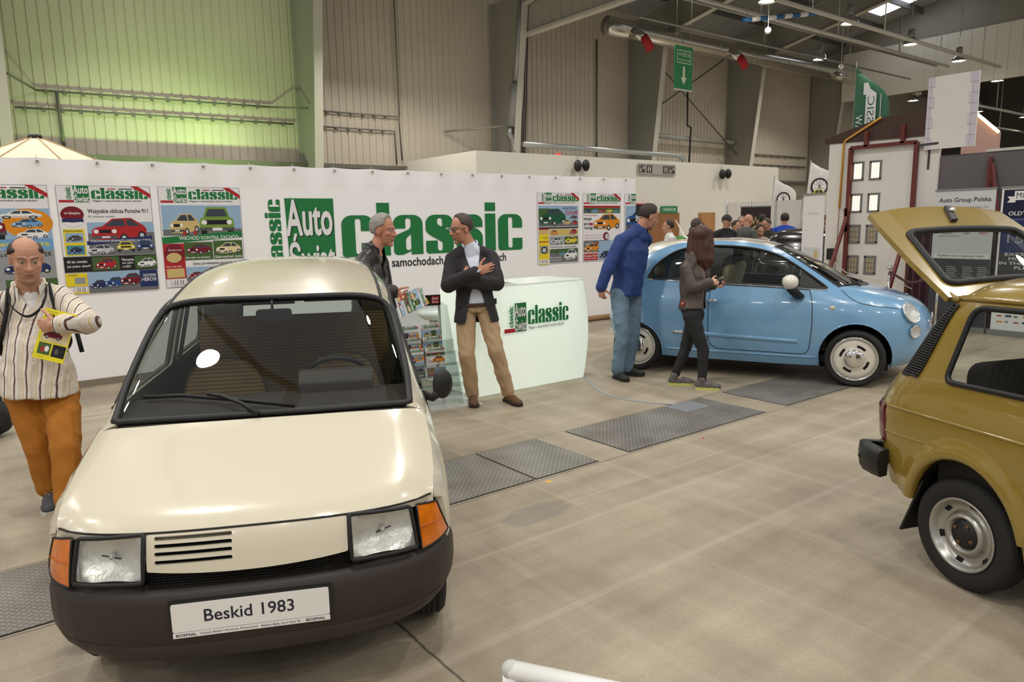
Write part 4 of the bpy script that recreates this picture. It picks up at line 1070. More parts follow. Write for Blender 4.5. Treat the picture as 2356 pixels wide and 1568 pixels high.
# ================================================================== CARS
import math
class Skin:
    """car body as nested outlines: at every height z a rounded-rectangle plan with nose, tail, half width and corner exponents"""
    def __init__(s, xm, tab, floor_z=None):
        # tab rows: z, nose, tail, w, nf, mf, nr, mr
        s.xm = xm; s.tab = tab
        zs = [r[0] for r in tab]; s.z0, s.z1 = zs[0], zs[-1]; s.N = 500
        cols = [[r[k] for r in tab] for k in range(1, 8)]
        s.t = [[interp(s.z0 + (s.z1 - s.z0) * i / s.N, zs, c) for c in cols] for i in range(s.N + 1)]
    def par(s, z):
        u = (z - s.z0) / (s.z1 - s.z0) * s.N
        u = min(max(u, 0), s.N); i = min(int(u), s.N - 1); f = u - i
        a, b = s.t[i], s.t[i + 1]
        return [p * (1 - f) + q * f for p, q in zip(a, b)]
    def F(s, x, y, z):
        no, ta, w, nf, mf, nr, mr = s.par(z)
        if x >= s.xm: r = (x - s.xm) / max(no - s.xm, 1e-4); n, m = nf, mf
        else: r = (s.xm - x) / max(s.xm - ta, 1e-4); n, m = nr, mr
        q = abs(y) / max(w, 1e-4)
        return (r ** n if r < 50 else 1e9) + (q ** m if q < 50 else 1e9) - 1
    def side(s, x, z):
        no, ta, w, nf, mf, nr, mr = s.par(z)
        if x >= s.xm: r = (x - s.xm) / max(no - s.xm, 1e-4); n, m = nf, mf
        else: r = (s.xm - x) / max(s.xm - ta, 1e-4); n, m = nr, mr
        return w * max(0.0, 1 - min(r, 1) ** n) ** (1 / m)
    def front(s, y, z):
        no, ta, w, nf, mf, nr, mr = s.par(z); q = min(1, abs(y) / max(w, 1e-4))
        return s.xm + (no - s.xm) * max(0.0, 1 - q ** mf) ** (1 / nf)
    def rear(s, y, z):
        no, ta, w, nf, mf, nr, mr = s.par(z); q = min(1, abs(y) / max(w, 1e-4))
        return s.xm - (s.xm - ta) * max(0.0, 1 - q ** mr) ** (1 / nr)
    def top(s, x, y, zlo=None):
        a = s.z0 if zlo is None else zlo; b = s.z1
        if s.F(x, y, a) > 0: return a
        for _ in range(26):
            c = (a + b) / 2
            if s.F(x, y, c) <= 0: a = c
            else: b = c
        return (a + b) / 2
# the round blue hatchback: x forward from the rear axle
SK5 = Skin(0.95, [
    # z    nose   tail    w     nf   mf   nr   mr
    (0.17, 2.78, -0.38, 0.730, 5.0, 2.6, 5.0, 2.6),
    (0.28, 2.93, -0.50, 0.778, 5.0, 2.5, 5.0, 2.6),
    (0.45, 2.985, -0.555, 0.806, 5.0, 2.4, 5.0, 2.6),
    (0.60, 2.99, -0.57, 0.814, 5.0, 2.4, 5.0, 2.6),
    (0.74, 2.955, -0.55, 0.812, 4.6, 2.4, 5.0, 2.6),
    (0.85, 2.84, -0.52, 0.797, 4.3, 2.5, 5.0, 2.6),
    (0.92, 2.67, -0.49, 0.770, 4.2, 2.7, 5.0, 2.6),
    (0.98, 2.46, -0.465, 0.748, 4.2, 3.0, 5.0, 2.7),
    (1.04, 2.22, -0.435, 0.733, 4.2, 3.2, 4.8, 2.8),
    (1.10, 2.10, -0.395, 0.715, 4.0, 3.2, 4.6, 2.8),
    (1.20, 1.94, -0.34, 0.680, 3.8, 3.2, 4.4, 2.8),
    (1.30, 1.75, -0.275, 0.637, 3.6, 3.2, 4.2, 2.8),
    (1.40, 1.54, -0.18, 0.580, 3.4, 3.0, 3.8, 2.8),
    (1.46, 1.37, -0.08, 0.525, 3.0, 2.8, 3.4, 2.6),
    (1.505, 1.15, 0.12, 0.420, 2.6, 2.4, 3.0, 2.4),
    (1.53, 0.96, 0.94, 0.01, 2.2, 2.2, 2.2, 2.2)])
# the cream wedge hatchback: x backward from the front bumper (negative), origin under its middle
SKB = Skin(-2.5, [
    (0.24, -0.04, -3.18, 0.710, 20, 2.5, 8, 3),
    (0.36, 0.030, -3.22, 0.746, 20, 2.5, 8, 3),
    (0.50, 0.040, -3.25, 0.757, 20, 2.5, 8, 3),
    (0.60, 0.025, -3.25, 0.758, 20, 2.5, 8, 3),
    (0.69, -0.002, -3.25, 0.753, 20, 2.6, 8, 3),
    (0.735, -0.045, -3.24, 0.745, 19, 3.2, 8, 3),
    (0.80, -0.24, -3.23, 0.735, 18, 5.0, 8, 3),
    (0.86, -0.44, -3.21, 0.724, 17, 6.0, 8, 3),
    (0.92, -0.62, -3.19, 0.710, 16, 6.0, 8, 3),
    (0.96, -0.70, -3.17, 0.696, 14, 6.0, 8, 3.2),
    (1.05, -0.83, -3.13, 0.674, 13, 6.0, 8, 3.4),
    (1.15, -0.99, -3.08, 0.650, 12, 6.0, 8, 3.6),
    (1.25, -1.16, -3.02, 0.624, 11, 6.0, 8, 3.8),
    (1.32, -1.29, -2.98, 0.603, 10, 5.5, 8, 3.8),
    (1.37, -1.40, -2.94, 0.585, 9, 5.0, 7, 3.8),
    (1.42, -1.60, -2.89, 0.560, 7, 4.0, 6, 3.6),
    (1.47, -1.82, -2.84, 0.515, 5, 3.4, 5, 3.4),
    (1.515, -2.06, -2.78, 0.415, 4, 3.0, 4, 3.0),
    (1.540, -2.27, -2.70, 0.280, 3, 2.4, 3, 2.4),
    (1.552, -2.48, -2.53, 0.01, 2.2, 2.2, 2.2, 2.2)])
# the olive boxy small car: x forward from the rear axle
SKF = Skin(0.35, [
    (0.25, 2.34, -0.50, 0.625, 12, 4, 12, 4),
    (0.36, 2.40, -0.575, 0.655, 12, 4, 12, 4),
    (0.48, 2.42, -0.61, 0.668, 12, 4, 12, 4),
    (0.62, 2.42, -0.63, 0.680, 12, 4, 12, 4),
    (0.77, 2.38, -0.635, 0.688, 12, 4, 12, 4),
    (0.80, 2.30, -0.628, 0.686, 12, 5, 12, 4),
    (0.87, 2.00, -0.595, 0.676, 12, 6, 12, 4),
    (0.95, 1.56, -0.545, 0.664, 12, 6, 11, 4),
    (1.00, 1.44, -0.515, 0.650, 11, 6, 10, 4),
    (1.10, 1.29, -0.455, 0.625, 10, 6, 10, 4.2),
    (1.20, 1.14, -0.395, 0.600, 10, 6, 10, 4.4),
    (1.30, 0.99, -0.330, 0.575, 9, 5, 9, 4.4),
    (1.345, 0.91, -0.295, 0.555, 8, 5, 8, 4.4),
    (1.40, 0.78, -0.255, 0.505, 5, 4, 6, 3.6),
    (1.44, 0.66, -0.170, 0.420, 4, 3, 4, 3),
    (1.47, 0.52, 0.02, 0.260, 3, 2.6, 3, 2.6),
    (1.482, 0.36, 0.30, 0.01, 2.2, 2.2, 2.2, 2.2)])
# ------------------------------------------------------------------ shared car pieces
TYREM = mat('tyre_rubber', (30, 29, 28), 0.75, bump=0.15, bscale=200)
CHROME = mat('chrome', (225, 225, 222), 0.08, metal=1.0)
RUBBER = mat('black_rubber', (20, 20, 20), 0.5)
DARKIN = mat('dark_interior', (22, 20, 19), 0.8)
CARGL = glass('car_glass', (228, 236, 232), 0.0, 0.92)
LENS = glass('clear_lens', (244, 246, 246), 0.02, 0.98)
REFL = mat('lamp_mirror', (236, 234, 228), 0.3, metal=0.55, bump=0.25, bscale=40)
AMBER = mat('amber_lens', (214, 112, 14), 0.15, coat=0.6, var=0.15, scale=30, spec=0.7)
REDL = mat('red_lens', (140, 16, 18), 0.15, coat=0.6)
SHADOWM = mat('underbody_black', (14, 14, 14), 0.9)

def offset_side(sk, s, d=0.0): return lambda x, z: (x, s * (sk.side(x, z) + d), z)
def skin_normal(sk, p):
    e = 1e-3; x, y, z = p
    g = V((sk.F(x + e, y, z) - sk.F(x - e, y, z), sk.F(x, y + e, z) - sk.F(x, y - e, z), sk.F(x, y, z + e) - sk.F(x, y, z - e)))
    return g.normalized()
def tyre_mesh(R, rim, w, tread=True, n=72):
    """tyre around the y axis, outer side at -y"""
    mb = MB(); h = w / 2; d = R - rim
    prof = [(rim - 0.012, -h * 0.62), (rim, -h * 0.86), (rim + 0.02, -h * 0.96), (rim + d * 0.5, -h * 1.04), (rim + d * 0.8, -h * 0.96), (R - 0.008, -h * 0.80), (R, -h * 0.6)]
    if tread:
        k = 4
        for i in range(k):
            a = -h * 0.6 + 1.2 * h * (i + 0.3) / k; prof += [(R, a), (R - 0.006, a + 0.003), (R - 0.006, a + 0.008), (R, a + 0.011)]
    prof += [(R, h * 0.6), (R - 0.008, h * 0.8), (rim + d * 0.5, h * 1.04), (rim, h * 0.86), (rim - 0.012, h * 0.6)]
    mb.lathe(prof, TYREM, n, 'y')
    if tread:   # sipes across the shoulder
        for k in range(48):
            a = 2 * pi * k / 48; c, s_ = cos(a), sin(a)
            for side in (-1, 1):
                p0 = V((s_ * (R + 0.0005), side * h * 0.58, c * (R + 0.0005))); p1 = V((s_ * (R - 0.012), side * h * 0.84, c * (R - 0.012)))
                mb.bar(p0, p1, 0.007, 0.005, TYREM, up=(s_, 0, c))
    return mb
def boss(mb, c, r, h, M, n=20, axis='y'):
    mb.lathe([(0, -h), (r * 0.9, -h), (r, -h * 0.8), (r, 0)], M, n, axis, c)
def edge_tube(mb, pts, r, M, closed=True, n=6): mb.tube([V(p) for p in pts], r, M, n, closed=closed)
def place_wheel(parent, proto, x, y, z, flip=False):
    """copy of a wheel with all its parts; the prototype's outer face looks to -y"""
    w = copy_tree(proto, parent); w.location = (x, y, z)
    if flip: w.rotation_euler = (0, 0, pi)
    return w
def mirror_y(mb):
    m = MB(); m.mats = list(mb.mats); m.v = [(p[0], -p[1], p[2]) for p in mb.v]; m.f = [tuple(reversed(f)) for f in mb.f]; m.m = list(mb.m); m.sm = list(mb.sm)
    return m
def seat(parent, x, y, z, M, w=0.46, hb=0.6, head=True, lean=0.25, name='front_seat'):
    mb = MB(); mb.ellipsoid((0, 0, 0), (0.01, 0.01, 0.01), M, 4, 3); mb = MB()
    o = obj(name, _cushion(w, 0.5, 0.13, M).shift((x, y, z)), parent)
    b = _cushion(w, hb, 0.12, M); b.xform(Matrix.Translation((x - 0.24, y, z + 0.05)) @ Matrix.Rotation(-(pi / 2 - lean), 4, 'Y') @ Matrix.Translation((hb / 2, 0, 0))); obj('backrest', b, o)
    if head:
        h = _cushion(w * 0.55, 0.2, 0.09, M); h.xform(Matrix.Translation((x - 0.24 - sin(lean) * (hb + .11), y, z + 0.05 + cos(lean) * (hb + .11))) @ Matrix.Rotation(-(pi / 2 - lean), 4, 'Y')); obj('headrest', h, o)
    return o
def _cushion(wy, lx, t, M, e=0.28, nu=24, nv=12):
    """superellipsoid pad: length lx along x, width wy along y, thickness t"""
    mb = MB(); P = []
    f = lambda c, k: (1 if c >= 0 else -1) * abs(c) ** k
    for j in range(nv + 1):
        b = -pi / 2 + pi * j / nv; row = []
        for i in range(nu + 1):
            a = 2 * pi * i / nu
            row.append(V((lx / 2 * f(cos(b), 0.5) * f(cos(a), e), wy / 2 * f(cos(b), 0.5) * f(sin(a), e), t / 2 * f(sin(b), 0.7))))
        P.append(row)
    return mb.grid(P, M)
# ================================================================== BLUE HATCHBACK
def paint(name, c, rough=0.25, var=0.0, coat=1.0):
    M = mat(name, c, rough, coat=coat, spec=0.5); return M
BLUEP = paint('sky_blue_paint', (118, 166, 204)); IVORY = paint('ivory_paint', (232, 226, 212)); BEIGE = mat('beige_upholstery', (176, 164, 140), 0.8)
car5 = thing('car', 'light blue round hatchback with a white roof and white wheels', 'car', (6.99, 6.06, 0), radians(-65.17))
sk = SK5
FA = (2.285, 0.30, 0.352, 0.36); RA = (-0.065, 0.275, 0.325, 0.305)
def arch_pts(a, x_from, x_to, n=18):
    """points over the wheel opening between the two ends, rear to front or front to rear"""
    cx, cz, rx, rz = a; lo = 0.19
    t0 = math.asin((lo - cz) / rz)
    pts = [(cx + rx * cos(t), cz + rz * sin(t)) for t in [pi - t0 + (t0 - (pi - t0)) * k / n for k in range(n + 1)]]
    return pts if x_from < x_to else pts[::-1]
def seam_r(z, q=0.72):
    no, ta, w, nf, mf, nr, mr = sk.par(z); return sk.xm - (sk.xm - ta) * (1 - q ** mr) ** (1 / nr)
def seam_f(z, q=0.73):
    no, ta, w, nf, mf, nr, mr = sk.par(z); return sk.xm + (no - sk.xm) * (1 - q ** mf) ** (1 / nf)
roofline = [(0.065, 1.378), (0.2, 1.43), (0.345, 1.473), (0.543, 1.496), (0.738, 1.503), (1.035, 1.492), (1.266, 1.463), (1.41, 1.431)]
roofline = [(p.x, p.z) for p in catmull([(x, 0, z) for x, z in roofline], 4)]
pillar = [(p.x, p.z) for p in catmull([(x, 0, z) for x, z in [(1.41, 1.431), (1.50, 1.392), (1.687, 1.284), (1.873, 1.163), (2.008, 1.072), (2.09, 1.02)]], 4)]
hoodl = [(p.x, p.z) for p in catmull([(x, 0, z) for x, z in [(2.09, 1.02), (2.14, 0.975), (2.2, 0.925), (2.29, 0.872), (2.397, 0.848), (2.517, 0.83), (2.656, 0.809)]], 3)]
winpts = [(0.052, 1.085), (0.09, 1.165), (0.14, 1.235), (0.281, 1.347), (0.424, 1.411), (0.62, 1.442), (0.8, 1.449), (1.055, 1.439), (1.287, 1.405), (1.471, 1.344), (1.61, 1.27), (1.749, 1.18), (1.884, 1.086), (1.985, 1.012)]
wintop = [(p.x, p.z) for p in catmull([(x, 0, z) for x, z in winpts], 4)]
window = wintop + [(1.975, 1.003), (1.552, 1.026), (0.817, 1.052), (0.423, 1.068), (0.075, 1.08)]
def belt(x): return interp(x, [0.05, 0.423, 0.817, 1.552, 2.0], [1.082, 1.068, 1.052, 1.026, 1.002])
door = round_poly([(1.822, belt(1.82) - 0.02), (1.862, 0.85), (1.867, 0.575), (1.845, 0.36), (1.80, 0.312), (0.86, 0.318), (0.79, 0.40), (0.785, 0.85), (0.80, belt(0.8) - 0.02), (1.3, belt(1.3) - 0.02)], [0.01, .12, .2, .06, .05, .06, .05, .1, .01, 0], 4)
outer = []
outer += [(seam_r(z), z) for z in (0.19, 0.3, 0.4, 0.5, 0.6, 0.7, 0.8, 0.9, 1.0, 1.1, 1.2, 1.3, 1.36)]
outer += roofline + pillar[1:] + hoodl[1:]
outer += [(seam_f(z), z) for z in (0.76, 0.7, 0.62, 0.54, 0.46, 0.38, 0.30, 0.24)]
fa = [p for p in arch_pts(FA, 3, 0)]
outer += [(min(seam_f(0.19), 2.66), 0.19)] if seam_f(0.19) > fa[0][0] else []
outer += fa + [(1.5, 0.185), (1.0, 0.185), (0.6, 0.185)] + [p for p in arch_pts(RA, 3, -3) if p[0] > seam_r(max(p[1], 0.19)) + 0.01]
def inw(s): return lambda x, z: (0, -s, 0)
mbs = MB()
for s, nm in ((-1, 'r'), (1, 'l')):
    mb = MB(); panel(mb, outer, offset_side(sk, s), BLUEP, 0.045, [window, door], 0.03, inw(s)); obj('body_side', mb, car5)
    mb = MB(); panel(mb, door, offset_side(sk, s, -0.0005), BLUEP, 0.045, [], 0.02, inw(s)); dr = obj('door', mb, car5)
    mb = MB(); edge_tube(mb, [offset_side(sk, s, 0.0)(x, z) for x, z in densify(door, 0.03)], 0.0038, RUBBER); obj('door_gap', mb, dr)
    mb = MB(); y = s * sk.side(0.82, 0.855); mb.tube([(0.77, y - s * 0.005, 0.852), (0.78, y + s * 0.03, 0.853), (0.87, y + s * 0.032, 0.858), (0.885, y - s * 0.005, 0.859)], 0.013, CHROME, 10); obj('door_handle', mb, dr, label='chrome door handle')
    # glass, its rubber and the black door pillar
    mb = MB(); panel(mb, window, offset_side(sk, s, -0.018), CARGL, 0.06); obj('side_window', mb, car5)
    mb = MB(); edge_tube(mb, [offset_side(sk, s, -0.006)(x, z) for x, z in densify(window, 0.03)], 0.013, RUBBER); obj('window_seal', mb, car5)
    mb = MB(); panel(mb, [(0.765, 1.053), (0.745, 1.445), (0.985, 1.44), (1.0, 1.35), (0.9, 1.34), (0.89, 1.048)], offset_side(sk, s, -0.02), RUBBER, 0.06, [], 0.03, inw(s)); obj('door_pillar', mb, car5)
    mb = MB(); panel(mb, [(1.72, 1.02), (1.71, 1.185), (1.884, 1.075), (1.965, 1.005)], offset_side(sk, s, -0.014), RUBBER, 0.05); obj('corner_panel', mb, car5)
    mb = MB(); mb.tube([offset_side(sk, s, 0.004)(x, belt(x) - 0.008) for x in [0.06 + 1.93 * k / 30 for k in range(31)]], (0.005), CHROME, 8); obj('belt_trim', mb, car5, label='thin chrome strip under the windows')
    mb = MB(); pts = [offset_side(sk, s, 0.006)(x, 0.487 - 0.035 * (x - 0.4) / 1.3) for x in [0.40 + 1.33 * k / 24 for k in range(25)]]; mb.tube(pts, (0.010, 0.021), BLUEP, 10, flat=(0, 0, 1)); mo = obj('side_moulding', mb, car5)
    mb = MB(); mb.tube([offset_side(sk, s, 0.012)(x, 0.489) for x in (0.39, 0.42, 0.46, 0.5, 0.53)], (0.009, 0.015), CHROME, 8, flat=(0, 0, 1)); obj('badge', mb, mo, label='chrome end badge')
    # shoulder crease and hood shut line
    mb = MB(); mb.tube([offset_side(sk, s, 0.0008)(x, z) for x, z in hoodl[2:]], 0.0035, RUBBER, 6); obj('hood_gap', mb, car5)
    # sill step
    mb = MB(); mb.tube([offset_side(sk, s, 0.0)(x, 0.285) for x in [0.3 + 1.62 * k / 20 for k in range(21)]], (0.012, 0.012), BLUEP, 8); obj('sill_moulding', mb, car5)
    mb = MB(); y = s * sk.side(2.052, 0.818); mb.ellipsoid((2.052, y, 0.818), (0.028, 0.012, 0.02), mat('lamp_pale', (225, 205, 170), 0.2, coat=0.5), 14, 8); obj('side_indicator', mb, car5)
    # wheel house
    for a in (FA, RA):
        mb = MB(); n = 20
        pts = [(a[0] + a[2] * cos(t), a[1] + a[3] * sin(t)) for t in [-0.35 + (pi + 0.7) * k / n for k in range(n + 1)]]
        P = []
        for x, z in pts:
            ys = sk.side(min(x, 2.75) if a is FA else max(x, seam_r(z) + .02), max(z, 0.2)); P.append([V((x, s * (ys - 0.01), z)), V((x, s * 0.45, z))])
        mb.grid(P, SHADOWM); mb.poly([(x, s * 0.45, z) for x, z in pts], SHADOWM); obj('wheel_house', mb, car5)
        # rolled lip
        mb = MB(); pl = [offset_side(sk, s, 0.0)(x, z) for x, z in arch_pts(a, 0, 3) if a is FA or x > seam_r(max(z, .19)) + 0.012]; mb.tube(pl, 0.008, BLUEP, 6); obj('arch_lip', mb, car5)
# roof, spoiler
lx = [(x, sk.side(x, z)) for x, z in roofline]
rear_ring = []
no, ta, w, nf, mf, nr, mr = sk.par(1.378); y0 = lx[0][1]
for k in range(1, 14):
    y = y0 - 2 * y0 * k / 14; rear_ring.append((sk.rear(y, 1.378), y))
front_c = [(1.41 + 0.03 * (1 - (y / lx[-1][1]) ** 2), y) for y in [lx[-1][1] * (1 - 2 * k / 12) for k in range(1, 12)]]
roofpoly = [(x, y) for x, y in lx] + front_c + [(x, -y) for x, y in reversed(lx)] + [(x, -y) for x, y in rear_ring]
zt_of = lambda x, y: (x, y, sk.top(x, y, 1.0))
mb = MB(); panel(mb, roofpoly, zt_of, IVORY, 0.06, [], 0.02, (0, 0, -1)); obj('roof', mb, car5, label='white roof')
mb = MB(); P = []
for k in range(21):
    y = 0.50 * (1 - 2 * k / 20); x = sk.rear(y, 1.385); e = 0.13 * (1 - (abs(y) / 0.52) ** 4) ** 0.5
    P.append([V((x + 0.06, y, 1.405)), V((x, y, 1.388)), V((x - e * 0.6, y, 1.377)), V((x - e, y, 1.362)), V((x - e * 0.9, y, 1.345)), V((x - e * 0.4, y, 1.342)), V((x + 0.03, y, 1.33))])
mb.grid(P, IVORY); obj('roof_spoiler', mb, car5, label='white roof spoiler')
mb = MB(); mb.tube([(0.36, 0.0, 1.505), (0.34, 0, 1.525), (0.30, 0.0, 1.545), (0.20, 0.0, 1.72), (0.185, 0, 1.75)], [(0.045, 0.02), (0.035, 0.014), (0.02, 0.01), 0.006, 0.003], IVORY, 10); obj('antenna', mb, car5, label='white roof antenna')
# windscreen, cowl, hood
pl3 = [(x, sk.side(x, z), z) for x, z in pillar]; hl3 = [(x, sk.side(x, z), z) for x, z in hoodl]
cowl = [(2.09 + 0.215 * (1 - (abs(y) / pl3[-1][1]) ** 2.2), y) for y in [pl3[-1][1] * (1 - 2 * k / 16) for k in range(1, 16)]]
wspoly = [(x, y) for x, y, z in pl3] + [(x - 0.04 * (1 - (abs(y) / .575) ** 2), y) for x, y in cowl] + [(x, -y) for x, y, z in reversed(pl3)] + list(reversed(front_c))
mb = MB(); panel(mb, wspoly, lambda x, y: (x, y, sk.top(x, y, 0.9) - 0.004), CARGL, 0.07); obj('windscreen', mb, car5)
mb = MB(); edge_tube(mb, [(x, y, sk.top(x, y, 0.9)) for x, y in densify(wspoly, 0.04)], 0.011, RUBBER); obj('windscreen_seal', mb, car5)
cowl2 = [(x + 0.06 * (1 - (abs(y) / .62) ** 2), y) for x, y in cowl]
cw = [(x - 0.04 * (1 - (abs(y) / .575) ** 2), y) for x, y in cowl]
mb = MB(); panel(mb, cw + list(reversed(cowl2)), lambda x, y: (x, y, sk.top(x, y, 0.9) - 0.004), RUBBER, 0.05, [], .03, (0, 0, -1)); cwo = obj('cowl', mb, car5)
for a, b_ in (((2.28, 0.1, 1.035), (2.02, 0.42, 1.085)), ((2.28, -0.35, 1.03), (2.13, 0.05, 1.065))):
    mb = MB(); mb.tube([a, b_], 0.009, RUBBER, 6); mb.tube([(a[0], a[1], a[2] - .03), a], 0.014, RUBBER, 8); obj('wiper', mb, cwo)
hfront = [(sk.front(q * sk.par(0.809)[2], 0.809), q * sk.par(0.809)[2]) for q in [0.73 * (1 - 2 * k / 16) for k in range(1, 16)]]
hoodpoly = [(x, y) for x, y, z in hl3] + hfront + [(x, -y) for x, y, z in reversed(hl3)] + [(x, y) for x, y in reversed(cowl2)]
mb = MB(); panel(mb, hoodpoly, lambda x, y: (x, y, sk.top(x, y, 0.6)), BLUEP, 0.05, [], 0.02, (0, 0, -1)); obj('hood', mb, car5)
# front and rear skins
def fr_lift(q, z): w = sk.par(z)[2]; return (sk.front(q * w, z), q * w, z)
def re_lift(q, z): w = sk.par(z)[2]; return (sk.rear(q * w, z), q * w, z)
rect = lambda a, b, c, d: [(a, b), (c, b), (c, d), (a, d)]
grillp = round_poly(rect(-0.5, 0.25, 0.5, 0.42), 0.06)
mb = MB(); panel(mb, rect(-0.73, 0.19, 0.73, 0.809), fr_lift, BLUEP, 0.05, [grillp], 0.03, (-1, 0, 0)); obj('front_bumper', mb, car5)
mb = MB(); panel(mb, grillp, lambda q, z: (fr_lift(q, z)[0] - 0.03, fr_lift(q, z)[1], z), RUBBER, 0.08); obj('lower_grille', mb, car5)
mb = MB()
for s in (-1, 1): mb.tube([fr_lift(s * (0.08 + 0.3 * k / 8), 0.66) for k in range(9)], 0.012, CHROME, 8)
mb.lathe([(0, 0.02), (0.05, 0.015), (0.055, 0)], CHROME, 20, 'x', (fr_lift(0, 0.67)[0], 0, 0.67)); obj('nose_badge', mb, car5, label='chrome nose badge with side bars')
rw = round_poly(rect(-0.60, 1.0, 0.60, 1.33), 0.08)
mb = MB(); panel(mb, rect(-0.72, 0.19, 0.72, 1.378), re_lift, BLUEP, 0.06, [rw], 0.03, (1, 0, 0)); obj('tailgate', mb, car5)
mb = MB(); panel(mb, rw, re_lift, CARGL, 0.09); obj('rear_window', mb, car5)
for s in (-1, 1):
    mb = MB(); P = round_poly(rect(0.66, 0.68, 0.82, 0.93), 0.05); panel(mb, [(s * a, b) for a, b in P], lambda q, z: (re_lift(q, z)[0] - 0.012, re_lift(q, z)[1] + s * 0.006, z), REDL, 0.05, [], 0.03, (1, 0, 0)); obj('tail_lamp', mb, car5, label='red tail lamp')
    mb = MB(); mb.tube([re_lift(s * (0.3 + 0.5 * k / 6), 0.40) for k in range(7)], 0.018, CHROME, 8); obj('bumper_trim', mb, car5)
def lamp_on(skin_, c, rx, ry, up, name, parent, depth=0.03, dome=0.02, rim=CHROME, tilt=0.0, lens=LENS):
    c = V(c); n = skin_normal(skin_, c); u = V(up); u = (u - n * u.dot(n)).normalized(); r = u.cross(n)
    M4 = Matrix((r, u, n)).transposed().to_4x4(); M4.translation = c + n * 0.010
    M4 = M4 @ Matrix.Rotation(tilt, 4, 'Z')
    prof_b = [(0.02, -0.01), (0.5, 0.0), (0.95, 0.02)]
    def ell(prof, M):
        m_ = MB(); m_.lathe([(a, h) for a, h in prof], M, 32); m_.v = [(p[0] * rx, p[1] * ry, p[2]) for p in m_.v]; m_.xform(M4); return m_
    o = obj(name, ell([(1.03, 0.0), (1.06, 0.014), (1.0, 0.02), (0.94, 0.012)], rim), parent)
    obj('reflector', ell([(0.0, -0.005), (0.45, 0.002), (0.8, 0.008), (1.0, 0.016)], REFL), o)
    obj('lens', ell([(1.0, 0.014), (0.85, 0.014 + dome * 0.5), (0.5, 0.014 + dome * 0.9), (0.0, 0.014 + dome)], lens), o)
    return o
for s in (-1, 1):
    c = (2.765, s * 0.525, 0.757); x = sk.front(0.525, 0.757); lamp_on(sk, (x, s * 0.525, 0.757), 0.085, 0.112, (-0.4, s * 0.05, 1), 'headlamp', car5, tilt=0)
    y = 0.535; z = 0.575; lamp_on(sk, (sk.front(y, z), s * y, z), 0.062, 0.062, (0, 0, 1), 'fog_lamp', car5)
    # door mirror
    y = 0.70; mb = MB(); mb.tube([(1.72, s * (sk.side(1.72, 0.93) - 0.01), 0.925), (1.72, s * 0.84, 0.94), (1.68, s * 0.885, 0.99), (1.66, s * 0.89, 1.03)], [(0.06, 0.035), (0.055, 0.035), (0.05, 0.05), (0.06, 0.06)], RUBBER, 12); mi = obj('mirror_arm', mb, car5)
    mb = MB(); mb.ellipsoid((1.645, s * 0.90, 1.085), (0.085, 0.115, 0.078), IVORY, 22, 14); obj('mirror_cap', mb, mi, label='white mirror cap')
    mb = MB(); mb.lathe([(0, 0), (0.092, 0)], CHROME, 24, 'x', (0, 0, 0)); mb.v = [(p[0] + 1.575, p[1] * 0.95 + s * 0.9, p[2] * 0.72 + 1.08) for p in mb.v]; obj('mirror_glass', mb, mi)
# interior
mb = MB(); mb.box((-0.35, -0.68, 0.22), (2.05, 0.68, 0.3), DARKIN); obj('floor_pan', mb, car5)
mb = MB(); P = []
for k in range(13):
    y = -0.66 + 1.32 * k / 12; P.append([V((2.12, y * .8, 1.0)), V((1.95, y, 0.99)), V((1.75, y, 0.95)), V((1.66, y, 0.88)), V((1.7, y, 0.62))])
mb.grid(P, DARKIN); obj('dashboard', mb, car5)
for s in (-1, 1):
    seat(car5, 1.0, s * 0.34, 0.54, BEIGE, 0.47, 0.66)
mb = _cushion(1.1, 0.45, 0.15, BEIGE).shift((0.3, 0, 0.5)); rs = obj('rear_bench', mb, car5)
b = _cushion(1.1, 0.55, 0.13, BEIGE); b.xform(Matrix.Translation((0.08, 0, 0.52)) @ Matrix.Rotation(-(pi / 2 - 0.3), 4, 'Y') @ Matrix.Translation((0.27, 0, 0))); obj('backrest', b, rs)
for s in (-1, 1): obj('headrest', _cushion(0.24, 0.1, 0.17, BEIGE).shift((-0.08, s * 0.28, 1.12)), rs)
mb = MB(); mb.tube([(1.5 + 0.06 * sin(2 * pi * k / 24), 0.34 + 0.17 * cos(2 * pi * k / 24), 0.93 + 0.165 * sin(2 * pi * k / 24)) for k in range(24)], 0.014, DARKIN, 8, closed=True); mb.tube([(1.5, 0.34, 0.93), (1.7, 0.34, 0.88)], 0.025, DARKIN, 8); mb.bar((1.5, 0.18, 0.93), (1.5, 0.5, 0.93), 0.03, 0.04, DARKIN); obj('steering_wheel', mb, car5)
mb = MB(); mb.box((-0.4, -0.6, 0.16), (2.6, 0.6, 0.24), SHADOWM); obj('underbody', mb, car5)
for s in (-1, 1):
    mb = MB(); panel(mb, [(0.0, 0.35), (2.0, 0.35), (2.0, 0.98), (0.0, 1.05)], lambda x, z: (x, s * (sk.side(x, z) - 0.07), z), DARKIN, 0.2); obj('door_card', mb, car5)
